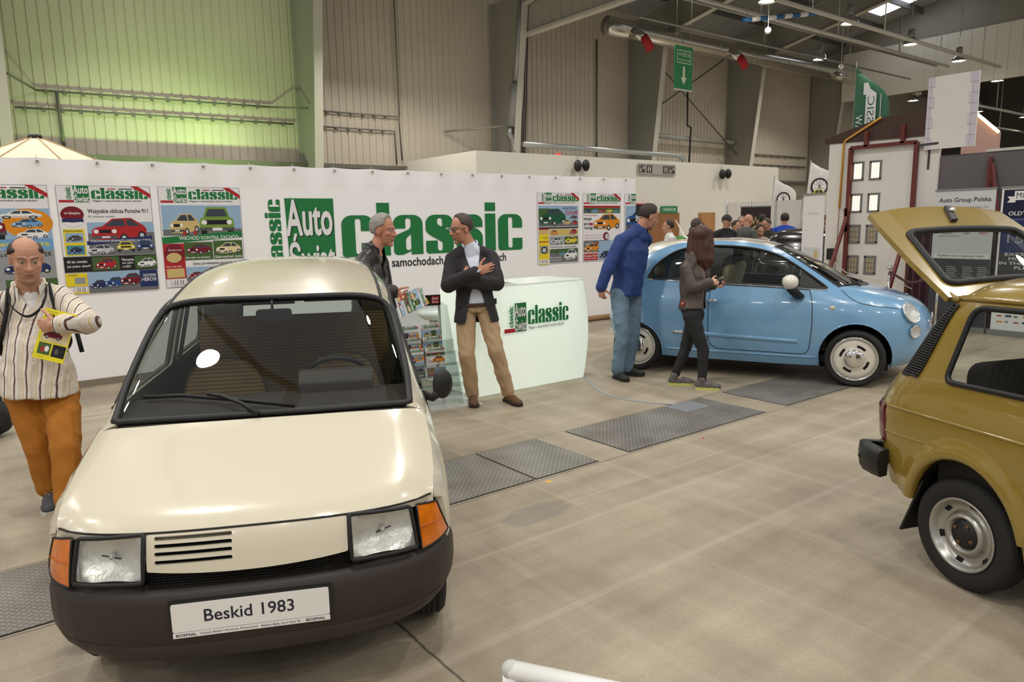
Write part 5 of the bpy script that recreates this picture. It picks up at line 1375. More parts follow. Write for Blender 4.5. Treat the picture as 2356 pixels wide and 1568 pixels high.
# wheels
R_, RIM = 0.293, 0.227
w0 = obj('wheel', tyre_mesh(R_, RIM, 0.185), car5)
POL = mat('polished_rim', (215, 215, 215), 0.12, metal=1.0); WHEELW = paint('wheel_white', (226, 220, 206), 0.3, coat=0.6)
mb = MB(); mb.lathe([(0.229, -0.085), (0.222, -0.092), (0.214, -0.085), (0.204, -0.06), (0.195, -0.052)], POL, 64, 'y'); obj('rim_lip', mb, w0, label='polished outer rim')
mb = MB(); mb.lathe([(0.20, -0.052), (0.19, -0.066), (0.16, -0.072), (0.13, -0.074), (0.11, -0.076), (0.09, -0.08), (0, -0.08)], WHEELW, 64, 'y'); obj('wheel_disc', mb, w0, label='white wheel disc')
for q in range(4):
    mb = MB(); a0 = radians(62 + 90 * q); pts = []
    P = [[V((r * cos(a0 + t), -0.0775, r * sin(a0 + t))) for r in (0.122, 0.147)] for t in [-0.33 + 0.66 * k / 8 for k in range(9)]]
    mb.grid(P, SHADOWM); obj('vent_slot', mb, w0)
mb = MB(); mb.lathe([(0.118, -0.078), (0.111, -0.086), (0.100, -0.084)], WHEELW, 48, 'y'); mb.lathe([(0.100, -0.084), (0.09, -0.098), (0.06, -0.107), (0, -0.110)], CHROME, 48, 'y'); mb.box((-0.02, -0.116, -0.034), (0.02, -0.1, 0.03), CHROME); obj('hub_cap', mb, w0, label='chrome hub cap')
w0.location = (2.285, -0.705, R_)
place_wheel(car5, w0, -0.045, -0.705, R_); place_wheel(car5, w0, 2.285, 0.705, R_, True); place_wheel(car5, w0, -0.045, 0.705, R_, True)
# ================================================================== CREAM WEDGE CAR
CREAMP = paint('cream_paint', (216, 207, 184), 0.22)
PLASTIC = mat('brown_plastic', (52, 44, 40), 0.5, spec=0.4, bump=0.04, bscale=400)
MESHM = mat('grille_mesh', (20, 18, 17), 0.6)
def stripes_mat():
    M = mat('striped_upholstery', (118, 92, 62), 0.85); N = NT(M); b = M.node_tree.nodes['Principled BSDF']
    tc = N.n('ShaderNodeTexCoord').outputs['Object']; sp = N.n('ShaderNodeSeparateXYZ'); N.l(tc, sp.inputs[0])
    w = N.math('SINE', N.math('MULTIPLY', sp.outputs[2], 300.0)); f = N.math('MULTIPLY', N.math('ADD', w, 1.0), 0.5)
    N.l(N.mix(f, lin((150, 118, 78)), lin((98, 74, 50))), b.inputs['Base Color'])
    return M
STRIPE = stripes_mat(); DASH = mat('brown_dashboard', (58, 46, 40), 0.7)
carb = thing('car', 'cream wedge-shaped car facing the camera with a Beskid 1983 number plate', 'car', (0.70, 2.45, 0), atan2(-0.9041, -0.4274))
sk = SKB
def tz(x, y): return (x, y, sk.top(x, y, 0.66))
def sd(s, d=0.0): return lambda x, z: (x, s * (sk.side(x, z) + d), z)
c2 = lambda pts, per=4: [(p.x, p.y) for p in catmull([(a, b, 0) for a, b in pts], per)]
# --- hood
half_front = [(sk.front(y, 0.714), y) for y in [0.655 * k / 12 for k in range(13)]]
hside = c2([(-0.14, 0.658), (-0.30, 0.678), (-0.50, 0.688), (-0.725, 0.684)], 5)
hrear = c2([(-0.725, 0.684), (-0.69, 0.63), (-0.655, 0.5), (-0.648, 0.25), (-0.648, 0.0)], 5)
right_half = half_front + hside + hrear[1:]
hoodp = right_half[:-1] + [right_half[-1]] + [(x, -y) for x, y in reversed(right_half[1:-1])]
mb = MB(); panel(mb, hoodp, tz, CREAMP, 0.045, [], 0.03, (0, 0, -1)); hood = obj('hood', mb, carb)
mb = MB(); mb.tube([(sk.front(y, 0.711) - .001, y, 0.711) for y in [-0.65 + 1.3 * k / 40 for k in range(41)]], 0.0035, RUBBER, 6); obj('hood_gap', mb, hood)
# --- windscreen: opening, glass and rubber
wsh = c2([(-0.668, 0.0), (-0.668, 0.3), (-0.68, 0.5), (-0.705, 0.605)], 5) + c2([(-0.735, 0.636), (-0.93, 0.640), (-1.14, 0.625), (-1.34, 0.606)], 5) + c2([(-1.40, 0.592), (-1.435, 0.56), (-1.442, 0.48), (-1.436, 0.25), (-1.432, 0.0)], 5)
wsp = wsh + [(x, -y) for x, y in reversed(wsh[1:-1])]
ins = lambda pts, c, k: [(c[0] + (x - c[0]) * k, c[1] + (y - c[1]) * k) for x, y in pts]
mb = MB(); panel(mb, wsp, lambda x, y: (x, y, sk.top(x, y, 0.8) - 0.008), CARGL, 0.08); obj('windscreen', mb, carb)
mb = MB(); edge_tube(mb, [(x, y, sk.top(x, y, 0.8) - 0.002) for x, y in densify(ins(wsp, (-1.06, 0), 0.978), 0.05)], (0.017), RUBBER, n=8); obj('windscreen_seal', mb, carb)
# --- roof between the drip channels
gut = c2([(-1.45, 0.535), (-1.82, 0.520), (-2.30, 0.475), (-2.72, 0.42)], 5)
rfront = [(x, y) for x, y in wsh if x < -1.40 and y < 0.535]
roofh = [(-1.432 - 0.004, 0.0)] + [(x - 0.004, y) for x, y in reversed(rfront[:-1])] + gut + [(-2.78, 0.3), (-2.80, 0.0)]
roofp = roofh + [(x, -y) for x, y in reversed(roofh[1:-1])]
mb = MB(); panel(mb, roofp, lambda x, y: (x, y, sk.top(x, y, 1.2)), CREAMP, 0.06, [], 0.02, (0, 0, -1)); obj('roof', mb, carb)
for s in (-1, 1):
    mb = MB(); mb.tube([(x, s * y, sk.top(x, y, 1.2) + 0.001) for x, y in gut], (0.009, 0.005), RUBBER, 8); obj('drip_channel', mb, carb, label='black roof channel strip')
# --- body sides
g3 = [(x, sk.top(x, y, 1.2)) for x, y in gut]
w3 = [(x, sk.top(x, y, 0.8)) for x, y in wsh if y > 0.55 and x < -0.70]
FB = (-0.60, 0.285, 0.315, 0.33); RB = (-2.755, 0.285, 0.315, 0.33)
def archp(a, n=18, lo=0.25):
    cx, cz, rx, rz = a; t0 = math.asin((lo - cz) / rz); return [(cx + rx * cos(t), cz + rz * sin(t)) for t in [t0 + (pi - 2 * t0) * k / n for k in range(n + 1)]]
def seam_rb(z, q=0.75):
    no, ta, w, nf, mf, nr, mr = sk.par(z); return sk.xm - (sk.xm - ta) * (1 - q ** mr) ** (1 / nr)
XF = -0.21
top_edge = [(XF, 0.672), (-0.145, 0.70)] + [(x, sk.top(x, y, 0.6)) for x, y in hside] + w3
top_edge = [p for p in top_edge]
upper = top_edge + [p for p in g3 if p[0] < w3[-1][0] - 0.01]
rear_e = [(seam_rb(z), z) for z in (1.40, 1.3, 1.2, 1.1, 1.0, 0.9, 0.8, 0.7, 0.6, 0.5, 0.4, 0.3, 0.25)]
rear_e = [p for p in rear_e if p[0] < upper[-1][0] - 0.005]
lower = [p for p in reversed(archp(RB))] + [(-2.2, 0.25), (-1.6, 0.25), (-1.1, 0.25)] + [p for p in reversed(archp(FB))] + [(XF, 0.25)]
fdw = round_poly([(-1.0, 0.955), (-1.34, 1.215), (-1.52, 1.325), (-1.92, 1.365), (-1.94, 0.965)], [.02, .2, .08, .04, .04])
qw = round_poly([(-2.03, 0.97), (-2.01, 1.37), (-2.5, 1.375), (-2.80, 1.05), (-2.78, 0.985)], [.04, .05, .12, .08, .04])
dline = [(-0.98, 0.93), (-0.95, 0.60), (-0.98, 0.33), (-1.95, 0.33), (-1.985, 0.95), (-1.965, 1.375)]
for s in (-1, 1):
    mb = MB(); panel(mb, upper + rear_e + lower, sd(s), CREAMP, 0.055, [fdw, qw], 0.03, lambda x, z: (0, -s, 0)); side = obj('body_side', mb, carb)
    mb = MB(); mb.tube([sd(s, 0.0005)(x, z) for x, z in densify(dline + dline[-1:], 0.05)], 0.004, RUBBER, 6); obj('door_gap', mb, side)
    for w_, nm in ((fdw, 'door_window'), (qw, 'quarter_window')):
        mb = MB(); panel(mb, w_, sd(s, -0.012), CARGL, 0.1); obj(nm, mb, carb)
        mb = MB(); edge_tube(mb, [sd(s, -0.002)(x, z) for x, z in densify(w_, 0.05)], 0.014, RUBBER); obj('window_seal', mb, carb)
    mb = MB(); panel(mb, round_poly([(-1.945, 0.96), (-1.93, 1.37), (-2.01, 1.372), (-2.02, 0.965)], .01), sd(s, 0.002), RUBBER, 0.06); obj('door_pillar', mb, carb)
    mb = MB(); mb.tube([sd(s, 0.006)(x, 0.945) for x in [-0.97 - 1.78 * k / 20 for k in range(21)]], 0.006, RUBBER, 6); obj('belt_trim', mb, carb)
    mb = MB(); y = s * sk.side(-1.85, 0.8); mb.bar((-1.79, y, 0.82), (-1.93, y, 0.82), 0.03, 0.03, RUBBER); obj('door_handle', mb, side)
    for a in (FB, RB):
        pts = archp(a, 20, 0.2); P = [[V((x, s * (sk.side(x, max(z, 0.26)) - 0.01), z)), V((x, s * 0.45, z))] for x, z in pts]
        mb = MB(); mb.grid(P, SHADOWM); mb.poly([(x, s * 0.45, z) for x, z in pts], SHADOWM); obj('wheel_house', mb, carb)
# door mirror on the driver's side: image right
t_ = MB(); t_.tube([(-1.02, 0.70, 0.905), (-1.0, 0.755, 0.885), (-0.985, 0.785, 0.92)], [(0.03, 0.022), (0.03, 0.02), (0.035, 0.03)], RUBBER, 10); dm = obj('door_mirror', t_, carb)
mb = MB(); mb.ellipsoid((-0.985, 0.805, 0.957), (0.035, 0.055, 0.075), RUBBER, 18, 12, Matrix.Rotation(0.45, 3, 'Z')); obj('mirror_shell', mb, dm)
mb = MB(); mb.lathe([(0, 0), (0.95, 0)], CHROME, 20, 'x'); mb.v = [(p[0] * 1, p[1] * 0.05, p[2] * 0.066) for p in mb.v]; mb.xform(Matrix.Translation((-1.018, 0.80, 0.957)) @ Matrix.Rotation(0.45, 4, 'Z')); obj('mirror_glass', mb, dm)
# --- front: dark carrier, grille panel, lamps, indicators
fl = lambda d=0.0: (lambda y, z: (sk.front(y, z) + d, y, z))
rect = lambda a, b, c, d: [(a, b), (c, b), (c, d), (a, d)]
def front_wrap(y0, y1, z0, z1, d, M, step=0.03, n=24):
    mb = MB(); P = []
    for k in range(n + 1):
        y = y0 + (y1 - y0) * k / n; P.append([V((sk.front(y, z0 + (z1 - z0) * j / 6) + d, y, z0 + (z1 - z0) * j / 6)) for j in range(7)])
    mb.grid(P, M); return mb
obj('front_panel', front_wrap(-0.69, 0.69, 0.40, 0.71, -0.085, SHADOWM, n=40), carb)
slots = []
for z in (0.694, 0.670, 0.645, 0.618):
    slots.append(round_poly(rect(-0.308, z - 0.0075, -0.055, z + 0.0075), 0.0074, 4))
gp = round_poly(rect(-0.334, 0.590, 0.334, 0.7065), 0.008)
gp = [(y, z - (0.018 * (1 - (y / 0.334) ** 2) if z < 0.62 else 0)) for y, z in densify(gp, 0.04)]
mb = MB(); panel(mb, gp, fl(0.004), CREAMP, 0.03, slots, 0.012, (-1, 0, 0)); gpo = obj('grille_panel', mb, carb)
def grid_mesh(y0, y1, z0, z1, d, step=0.009):
    mb = MB(); y = y0
    while y < y1: mb.tube([(sk.front(y, z0) + d, y, z0), (sk.front(y, z1) + d, y, z1)], 0.0013, MESHM, 4); y += step
    z = z0
    while z < z1: mb.tube([(sk.front(y0 + (y1 - y0) * k / 8, z) + d, y0 + (y1 - y0) * k / 8, z) for k in range(9)], 0.0013, MESHM, 4); z += step
    return mb
obj('grille_mesh', grid_mesh(-0.32, -0.045, 0.61, 0.712, -0.012), gpo)
mm = grid_mesh(-0.335, 0.335, 0.515, 0.60, -0.02); obj('lower_grille', mm, carb)
mb = MB(); mb.ellipsoid((-0.1, 0.18, 0.565), (0.02, 0.045, 0.03), CHROME); obj('horn', mb, carb, label='metal horn behind the lower grille')
FLUTE = glass('fluted_lens', (246, 247, 246), 0.03, 0.985, 1.9)
def flutes():
    N = NT(FLUTE); tc = N.n('ShaderNodeTexCoord').outputs['Object']; sp = N.n('ShaderNodeSeparateXYZ'); N.l(tc, sp.inputs[0])
    w = N.math('ABSOLUTE', N.math('SINE', N.math('MULTIPLY', sp.outputs[1], 330.0)))
    bp = N.n('ShaderNodeBump'); bp.inputs['Strength'].default_value = 1.0; bp.inputs['Distance'].default_value = 0.002; N.l(w, bp.inputs['Height'])
    for n_ in FLUTE.node_tree.nodes:
        if n_.type == 'BSDF_GLOSSY': N.l(bp.outputs[0], n_.inputs['Normal'])
flutes()
for s in (-1, 1):
    quad = [(s * 0.346, 0.556), (s * 0.586, 0.548), (s * 0.566, 0.698), (s * 0.342, 0.711)]
    op = round_poly(quad, 0.012)
    o = MB(); edge_tube(o, [fl(0.008)(y, z) for y, z in densify(op, 0.03)], 0.0075, RUBBER, n=8); hl = obj('headlamp', o, carb)
    m_ = MB(); panel(m_, op, fl(0.006), FLUTE, 0.03); obj('lens', m_, hl)
    cy, cz = s * 0.46, 0.628
    def bowl(y, z):
        r = min(1.0, sqrt(((y - cy) / 0.13) ** 2 + ((z - cz) / 0.085) ** 2)); return (sk.front(y, z) - 0.012 - 0.05 * (1 - r * r), y, z)
    m_ = MB(); panel(m_, op, bowl, REFL, 0.014); obj('reflector', m_, hl)
    m_ = MB(); b0 = V(bowl(cy, cz)); m_.tube([b0, b0 + V((0.035, 0, 0))], 0.008, mat('bulb', (210, 205, 195), 0.2), 10); m_.tube([b0 + V((0.01, -s * 0.03, -0.02)), b0 + V((0.03, s * 0.03, 0.01))], 0.003, RUBBER, 6); obj('bulb', m_, hl)
    # indicator wrapping the corner
    P = []
    n = 14
    for k in range(n + 1):
        u = k / n; row = []
        yb = 0.603 + (0.722 - 0.603) * u; yt = 0.590 + (0.672 - 0.590) * u
        for j in range(7):
            v = j / 6; zb = 0.530 + 0.006 * u; z = zb + (0.697 - 0.018 * u - zb) * v; y = yb + (yt - yb) * v
            y = min(y, sk.par(z)[2] * 0.965); P_ = V((sk.front(y, z) + 0.004, s * y, z)); row.append(P_)
        P.append(row)
    mb = MB(); mb.grid(P, AMBER); ind = obj('indicator', mb, carb, label='amber turn signal')
    mb = MB(); e = [r[0] for r in P] + P[-1][1:] + [r[-1] for r in reversed(P[:-1])] + list(reversed(P[0][1:-1])); edge_tube(mb, e, 0.004, RUBBER); mb.tube([r[3] + V((0.002, 0, 0)) for r in P], 0.0025, mat('amber_ridge', (190, 96, 10), 0.3), 6); obj('lens_rim', mb, ind)
    # cream corner above and beside the indicator
    P = []
    for k in range(11):
        u = k / 10; z = 0.685; yy = 0.60 + (0.668 - 0.60) * u
        P.append([V((sk.front(yy, 0.702) + 0.001, s * yy, 0.702)), V((sk.front(yy, 0.716) - 0.001, s * yy, 0.716))])
# --- bumper sweeping round the front
zr = 0.45
plan = [(x, sk.side(x, zr)) for x in (-0.30, -0.26, -0.22)] + [(sk.front(y, zr), y) for y in [0.70, 0.66, 0.60, 0.5, 0.4, 0.3, 0.2, 0.1, 0.0]]
plan = [V((x, y, 0)) for x, y in plan] + [V((x, -y, 0)) for x, y in reversed(plan[:-1])]
plan = resample(plan, 90)
prof = [(0.245, -0.06), (0.255, -0.015), (0.285, 0.002), (0.32, 0.008), (0.325, 0.004), (0.33, 0.009), (0.40, 0.014), (0.46, 0.012), (0.492, 0.004), (0.506, -0.012), (0.512, -0.05)]
P = []
for i, p in enumerate(plan):
    d = (plan[min(i + 1, 89)] - plan[max(i - 1, 0)]).normalized(); n_ = V((-d.y, d.x, 0)) * -1
    if n_.x < 0 and abs(p.y) < 0.6: n_ = -n_
    if abs(p.y) >= 0.6 and n_.y * p.y < 0: n_ = -n_
    row = []
    for z, o_ in prof:
        ztop = z + (0.012 if z > 0.4 else 0.03 * (abs(p.y) / 0.757) ** 4 * (1 if z < 0.4 else 0)) * (1 if z > 0.4 else 1)
        inset = 0.0 if z > 0.33 else -0.03 * (0.33 - z) / 0.085 * (abs(p.y) / 0.757) ** 2
        row.append(V((p.x, p.y, 0)) + n_ * (o_ + inset) + V((0, 0, ztop)))
    P.append(row)
mb = MB(); mb.grid(P, PLASTIC); bump = obj('bumper', mb, carb, label='dark brown plastic bumper')
for y in (-0.36, 0.42):
    mb = MB(); boss(mb, (sk.front(y, 0.33) + 0.008, y, 0.318), 0.011, 0.004, PLASTIC, 12, 'x'); obj('bumper_cap', mb, bump)
# --- number plate
PT = mat('plate_white', (236, 234, 230), 0.35); PINK = mat('plate_ink', (26, 28, 52), 0.4)
xP = 0.058
mb = MB(); mb.prism([(xP - 0.012, y, z) for y, z in round_poly(rect(-0.27, 0.376, 0.27, 0.492), 0.008)], (0.010, 0, 0), BLACKPL); mb.shift((0, 0.0, 0)); pl = obj('number_plate', mb, carb, label='plate holder')
mb = MB(); mb.prism([(xP - 0.002, y, z) for y, z in round_poly(rect(-0.26, 0.381, 0.26, 0.483), 0.008)], (0.003, 0, 0), PT); obj('plate', mb, pl, label='white plate reading Beskid 1983')
mb = MB(); mb.prism([(xP - 0.002, y, z) for y, z in round_poly(rect(-0.26, 0.360, 0.26, 0.379), 0.003)], (0.003, 0, 0), PT); obj('plate_strip', mb, pl, label='white strip reading BOSMAL')
mb = MB(); S = Sheet(mb, (xP + 0.001, -0.26, 0.36), (0, 1, 0), (0, 0, 1), (1, 0, 0), 0.0006)
S.text('Beskid 1983', 0.105, 0.052, 0.40, 0.096, PINK, 1, 0.012); obj('plate_lettering', mb, pl)
mb = MB(); S = Sheet(mb, (xP + 0.001, -0.26, 0.36), (0, 1, 0), (0, 0, 1), (1, 0, 0), 0.0006)
S.text('BOSMAL', 0.01, 0.005, 0.076, 0.0145, PINK, 1, 0.02); S.text('BOSMAL', 0.438, 0.005, 0.504, 0.0145, PINK, 1, 0.02); S.text('Instytut Badań i Rozwoju Motoryzacji', 0.088, 0.0045, 0.275, 0.0145, PINK, 1, 0.0); S.text('Bielsko-Biała, Sarni Stok 93', 0.287, 0.0045, 0.418, 0.0135, PINK, 1, 0)
obj('strip_lettering', mb, pl)
# --- wiper
WZ = lambda x, y, d=0.018: (x, y, sk.top(x, y, 0.8) + d)
mb = MB(); mb.tube([WZ(-0.80, -0.515, 0.012), WZ(-0.775, -0.355, 0.016), WZ(-0.735, -0.12, 0.016), WZ(-0.69, 0.12, 0.012)], (0.006, 0.009), RUBBER, 8); wp = obj('wiper', mb, carb)
mb = MB(); mb.tube([WZ(-0.765, -0.25, 0.024), WZ(-0.745, -0.19, 0.03), WZ(-0.70, -0.10, 0.03), WZ(-0.655, -0.03, 0.012)], [0.007, 0.010, 0.009, 0.014], RUBBER, 8); obj('wiper_arm', mb, wp)
# --- tail
def re_l(q, z): w = sk.par(z)[2]; return (sk.rear(q * w, z), q * w, z)
rwb = round_poly(rect(-0.66, 1.02, 0.66, 1.38), 0.08)
mb = MB(); panel(mb, rect(-0.75, 0.25, 0.75, 1.43), re_l, CREAMP, 0.08, [rwb], 0.03, (1, 0, 0)); obj('tailgate', mb, carb)
mb = MB(); panel(mb, rwb, re_l, CARGL, 0.12); obj('rear_window', mb, carb)
mb = MB(); edge_tube(mb, [re_l(a, b) for a, b in densify(rwb, 0.06)], 0.014, RUBBER); obj('rear_window_seal', mb, carb)
P = []
for k in range(31):
    q = -0.74 + 1.48 * k / 30; P.append([V((sk.rear(q * .757, 0.4) + 0.02 - o_, q * .757, z)) for z, o_ in ((0.26, 0), (0.3, .05), (0.45, .06), (0.5, .02))])
mb = MB(); mb.grid(P, PLASTIC); obj('rear_bumper', mb, carb)
# roof closing strip behind the roof panel
P = []
for k in range(21):
    y = 0.42 * (1 - 2 * k / 20); P.append([V((x, y, max(1.43, sk.top(x, y, 1.2)))) for x in (-2.70, -2.76, -2.82, -2.86)])
mb = MB(); mb.grid(P, CREAMP); obj('roof_edge', mb, carb)
# --- cabin
mb = MB(); P = []
for k in range(21):
    y = -0.62 + 1.24 * k / 20; a = 1 - (abs(y) / 0.70) ** 6
    P.append([V((-0.70, y, 0.90)), V((-0.78, y, 0.93)), V((-0.95, y, 0.955)), V((-1.08, y, 0.95)), V((-1.14, y, 0.92)), V((-1.13, y, 0.75)), V((-1.0, y, 0.55))])
mb.grid(P, DASH); db = obj('dashboard', mb, carb)
mb = MB(); bx_ = round_poly([(-1.00, 0.93), (-1.20, 0.92), (-1.22, 0.99), (-1.20, 1.03), (-1.06, 1.045), (-1.0, 1.0)], 0.015)
mb.prism([(x, 0.115, z) for x, z in bx_], (0, 0.35, 0), mat('binnacle_brown', (70, 58, 52), 0.55)); obj('instrument_binnacle', mb, db)
mb = MB(); R0 = V((-1.335, 0.285, 0.93)); Mx = Matrix.Rotation(radians(-58), 3, 'Y')
mb.tube([R0 + Mx @ V((0.165 * cos(2 * pi * k / 32), 0.175 * sin(2 * pi * k / 32), 0)) for k in range(32)], 0.014, RUBBER, 10, closed=True); stw = obj('steering_wheel', mb, carb)
mb = MB(); mb.tube([R0 + Mx @ V((0.0, -0.17, 0)), R0 + Mx @ V((-0.02, 0, -0.03)), R0 + Mx @ V((0, 0.17, 0))], (0.03, 0.012), RUBBER, 8); mb.tube([R0 + Mx @ V((-0.02, 0, -0.03)), (-1.1, 0.285, 0.8)], 0.025, RUBBER, 8); obj('spoke', mb, stw)
def fseat(y):
    b = MB(); outline = round_poly([(-0.23, 0.0), (0.23, 0.0), (0.235, 0.36), (0.16, 0.60), (-0.16, 0.60), (-0.235, 0.36)], [.05, .05, .1, .12, .12, .1])
    b.prism([(0, p.x, p.y) for p in outline], (0.10, 0, 0), STRIPE); b.xform(Matrix.Translation((-1.63, y, 0.42)) @ Matrix.Rotation(radians(-14), 4, 'Y')); so = obj('front_seat', b, carb)
    obj('cushion', _cushion(0.47, 0.5, 0.14, STRIPE).shift((-1.45, y, 0.42)), so)
    e = MB(); e.tube([(0.10, p.x, p.y) for p in outline], 0.006, DASH, 6, closed=True); e.xform(Matrix.Translation((-1.63, y, 0.42)) @ Matrix.Rotation(radians(-14), 4, 'Y')); obj('piping', e, so)
fseat(-0.33); fseat(0.30)
b = MB(); b.prism([(0, p.x, p.y) for p in round_poly([(-0.60, 0.0), (0.60, 0.0), (0.60, 0.66), (-0.60, 0.66)], 0.05)], (0.12, 0, 0), STRIPE); b.xform(Matrix.Translation((-2.42, 0, 0.5)) @ Matrix.Rotation(radians(-12), 4, 'Y')); rb = obj('rear_bench', b, carb)
obj('cushion', _cushion(1.2, 0.5, 0.16, STRIPE).shift((-2.2, 0, 0.42)), rb)
mb = MB(); mb.box((-3.1, -0.66, 0.24), (-0.7, 0.66, 0.30), DARKIN); obj('floor_pan', mb, carb)
mb = MB(); mb.box((-3.0, -0.6, 0.2), (-0.2, 0.6, 0.24), SHADOWM); mb.box((-0.68, -0.62, 0.25), (-0.64, 0.62, 0.86), SHADOWM); obj('underbody', mb, carb)
mb = MB(); mb.box((-3.08, -0.60, 0.85), (-2.5, 0.60, 0.88), DARKIN); obj('parcel_shelf', mb, carb)
for s in (-1, 1):
    mb = MB(); panel(mb, [(-0.9, 0.35), (-0.85, 0.92), (-1.0, 0.955), (-1.94, 0.965), (-2.8, 0.98), (-2.9, 0.35)], lambda x, z: (x, s * (sk.side(x, z) - 0.06), z), DARKIN, 0.2); obj('door_card', mb, carb)
    mb = MB(); mb.tube([(-1.97, s * (sk.side(-1.97, 1.3) - 0.06), 1.33), (-1.96, s * (sk.side(-1.97, 1.0) - 0.05), 0.95), (-1.9, s * 0.6, 0.6)], 0.012, RUBBER, 6); obj('seat_belt', mb, carb)
mb = MB(); panel(mb, ins(roofp, (-2.1, 0), 0.97), lambda x, y: (x, y, sk.top(x, y, 1.2) - 0.035), DARKIN, 0.12); obj('headliner', mb, carb)
mb = MB(); mb.prism([(0, p.x, p.y) for p in round_poly(rect(-0.09, 1.265, 0.085, 1.325), 0.02)], (0.025, 0, 0), RUBBER); mb.shift((-1.36, -0.01, 0)); rm = obj('rear_view_mirror', mb, carb)
mb = MB(); mb.tube([(-1.345, -0.02, 1.30), (-1.36, -0.02, 1.37)], 0.007, RUBBER, 6); mb.bar((-1.39, -0.17, 1.352), (-1.39, 0.09, 1.352), 0.03, 0.012, RUBBER); obj('mirror_stalk', mb, rm)
for y in (-0.33, 0.33):
    mb = MB(); P = round_poly(rect(-0.2, -0.035, 0.2, 0.035), 0.03); mb.prism([(-1.50 + p.y * 1.2, y + p.x, 1.345) for p in P], (0, 0, 0.015), RUBBER); obj('sun_visor', mb, carb)
# --- wheels
wb = obj('wheel', tyre_mesh(0.268, 0.175, 0.155), carb)
mb = MB(); mb.lathe([(0.176, -0.066), (0.168, -0.072), (0.15, -0.05), (0.11, -0.035), (0.08, -0.05), (0.0, -0.055)], mat('steel_wheel', (150, 150, 148), 0.4, metal=0.5), 48, 'y'); obj('rim', mb, wb)
wb.location = (-0.60, -0.645, 0.268)
place_wheel(carb, wb, -2.755, -0.645, 0.268); place_wheel(carb, wb, -0.60, 0.645, 0.268, True); place_wheel(carb, wb, -2.755, 0.645, 0.268, True)
# ================================================================== OLIVE CAR WITH ITS HATCH UP
OLIVE = paint('olive_paint', (146, 122, 48), 0.24)
carf = thing('car', 'olive yellow small car with its rear hatch open, cut by the right edge', 'car', (4.187, 1.023, 0), radians(-111))
sk = SKF
def sd(s, d=0.0): return lambda x, z: (x, s * (sk.side(x, z) + d), z)
REDL2 = mat('dark_red_lens', (92, 16, 18), 0.15, coat=0.6)
AR = (0.0, 0.285, 0.292, 0.345); AF = (1.84, 0.285, 0.292, 0.335)
def arch6(a, n=18, lo=0.25):
    cx, cz, rx, rz = a; t0 = math.asin((lo - cz) / rz); return [(cx + rx * cos(t), cz + rz * sin(t)) for t in [t0 + (pi - 2 * t0) * k / n for k in range(n + 1)]]
gut6 = c2([(-0.285, 1.338), (-0.1, 1.350), (0.2, 1.356), (0.6, 1.352), (0.90, 1.335)], 5)
apil = c2([(0.90, 1.335), (1.10, 1.2), (1.27, 1.08), (1.42, 0.975)], 4)
fend = c2([(1.42, 0.975), (1.6, 0.925), (2.0, 0.85), (2.30, 0.785)], 4)
def seam_rf(z, q=0.90):
    no, ta, w, nf, mf, nr, mr = sk.par(z); return sk.xm - (sk.xm - ta) * (1 - q ** mr) ** (1 / nr)
def seam_ff(z, q=0.86):
    no, ta, w, nf, mf, nr, mr = sk.par(z); return sk.xm + (no - sk.xm) * (1 - q ** mf) ** (1 / nf)
rear_edge = [(seam_rf(z), z) for z in (1.33, 1.25, 1.15, 1.05, 0.95, 0.87, 0.80, 0.77, 0.68, 0.58, 0.48, 0.42)] + [(-0.50, 0.385), (-0.44, 0.365)]
front_edge = [(seam_ff(z), z) for z in (0.76, 0.65, 0.5, 0.4, 0.3, 0.25)]
outer6 = gut6 + apil[1:] + fend[1:-1] + front_edge + [(2.15, 0.25)] + arch6(AF) + [(1.3, 0.25), (0.7, 0.25)] + [p for p in arch6(AR, lo=0.36 if False else 0.25) if not (p[0] < 0 and p[1] < 0.36)] + list(reversed(rear_edge))
qwin = round_poly([(-0.155, 0.955), (-0.105, 1.325), (0.30, 1.335), (0.36, 1.32), (0.36, 0.965)], [.05, .06, .02, .03, .02])
dwin = round_poly([(0.44, 0.965), (0.44, 1.325), (0.88, 1.315), (1.30, 1.0), (1.28, 0.965)], [.02, .03, .06, .03, .03])
dl6 = [(0.405, 1.34), (0.40, 0.8), (0.42, 0.4), (0.5, 0.32), (1.32, 0.32), (1.36, 0.5), (1.36, 0.97)]
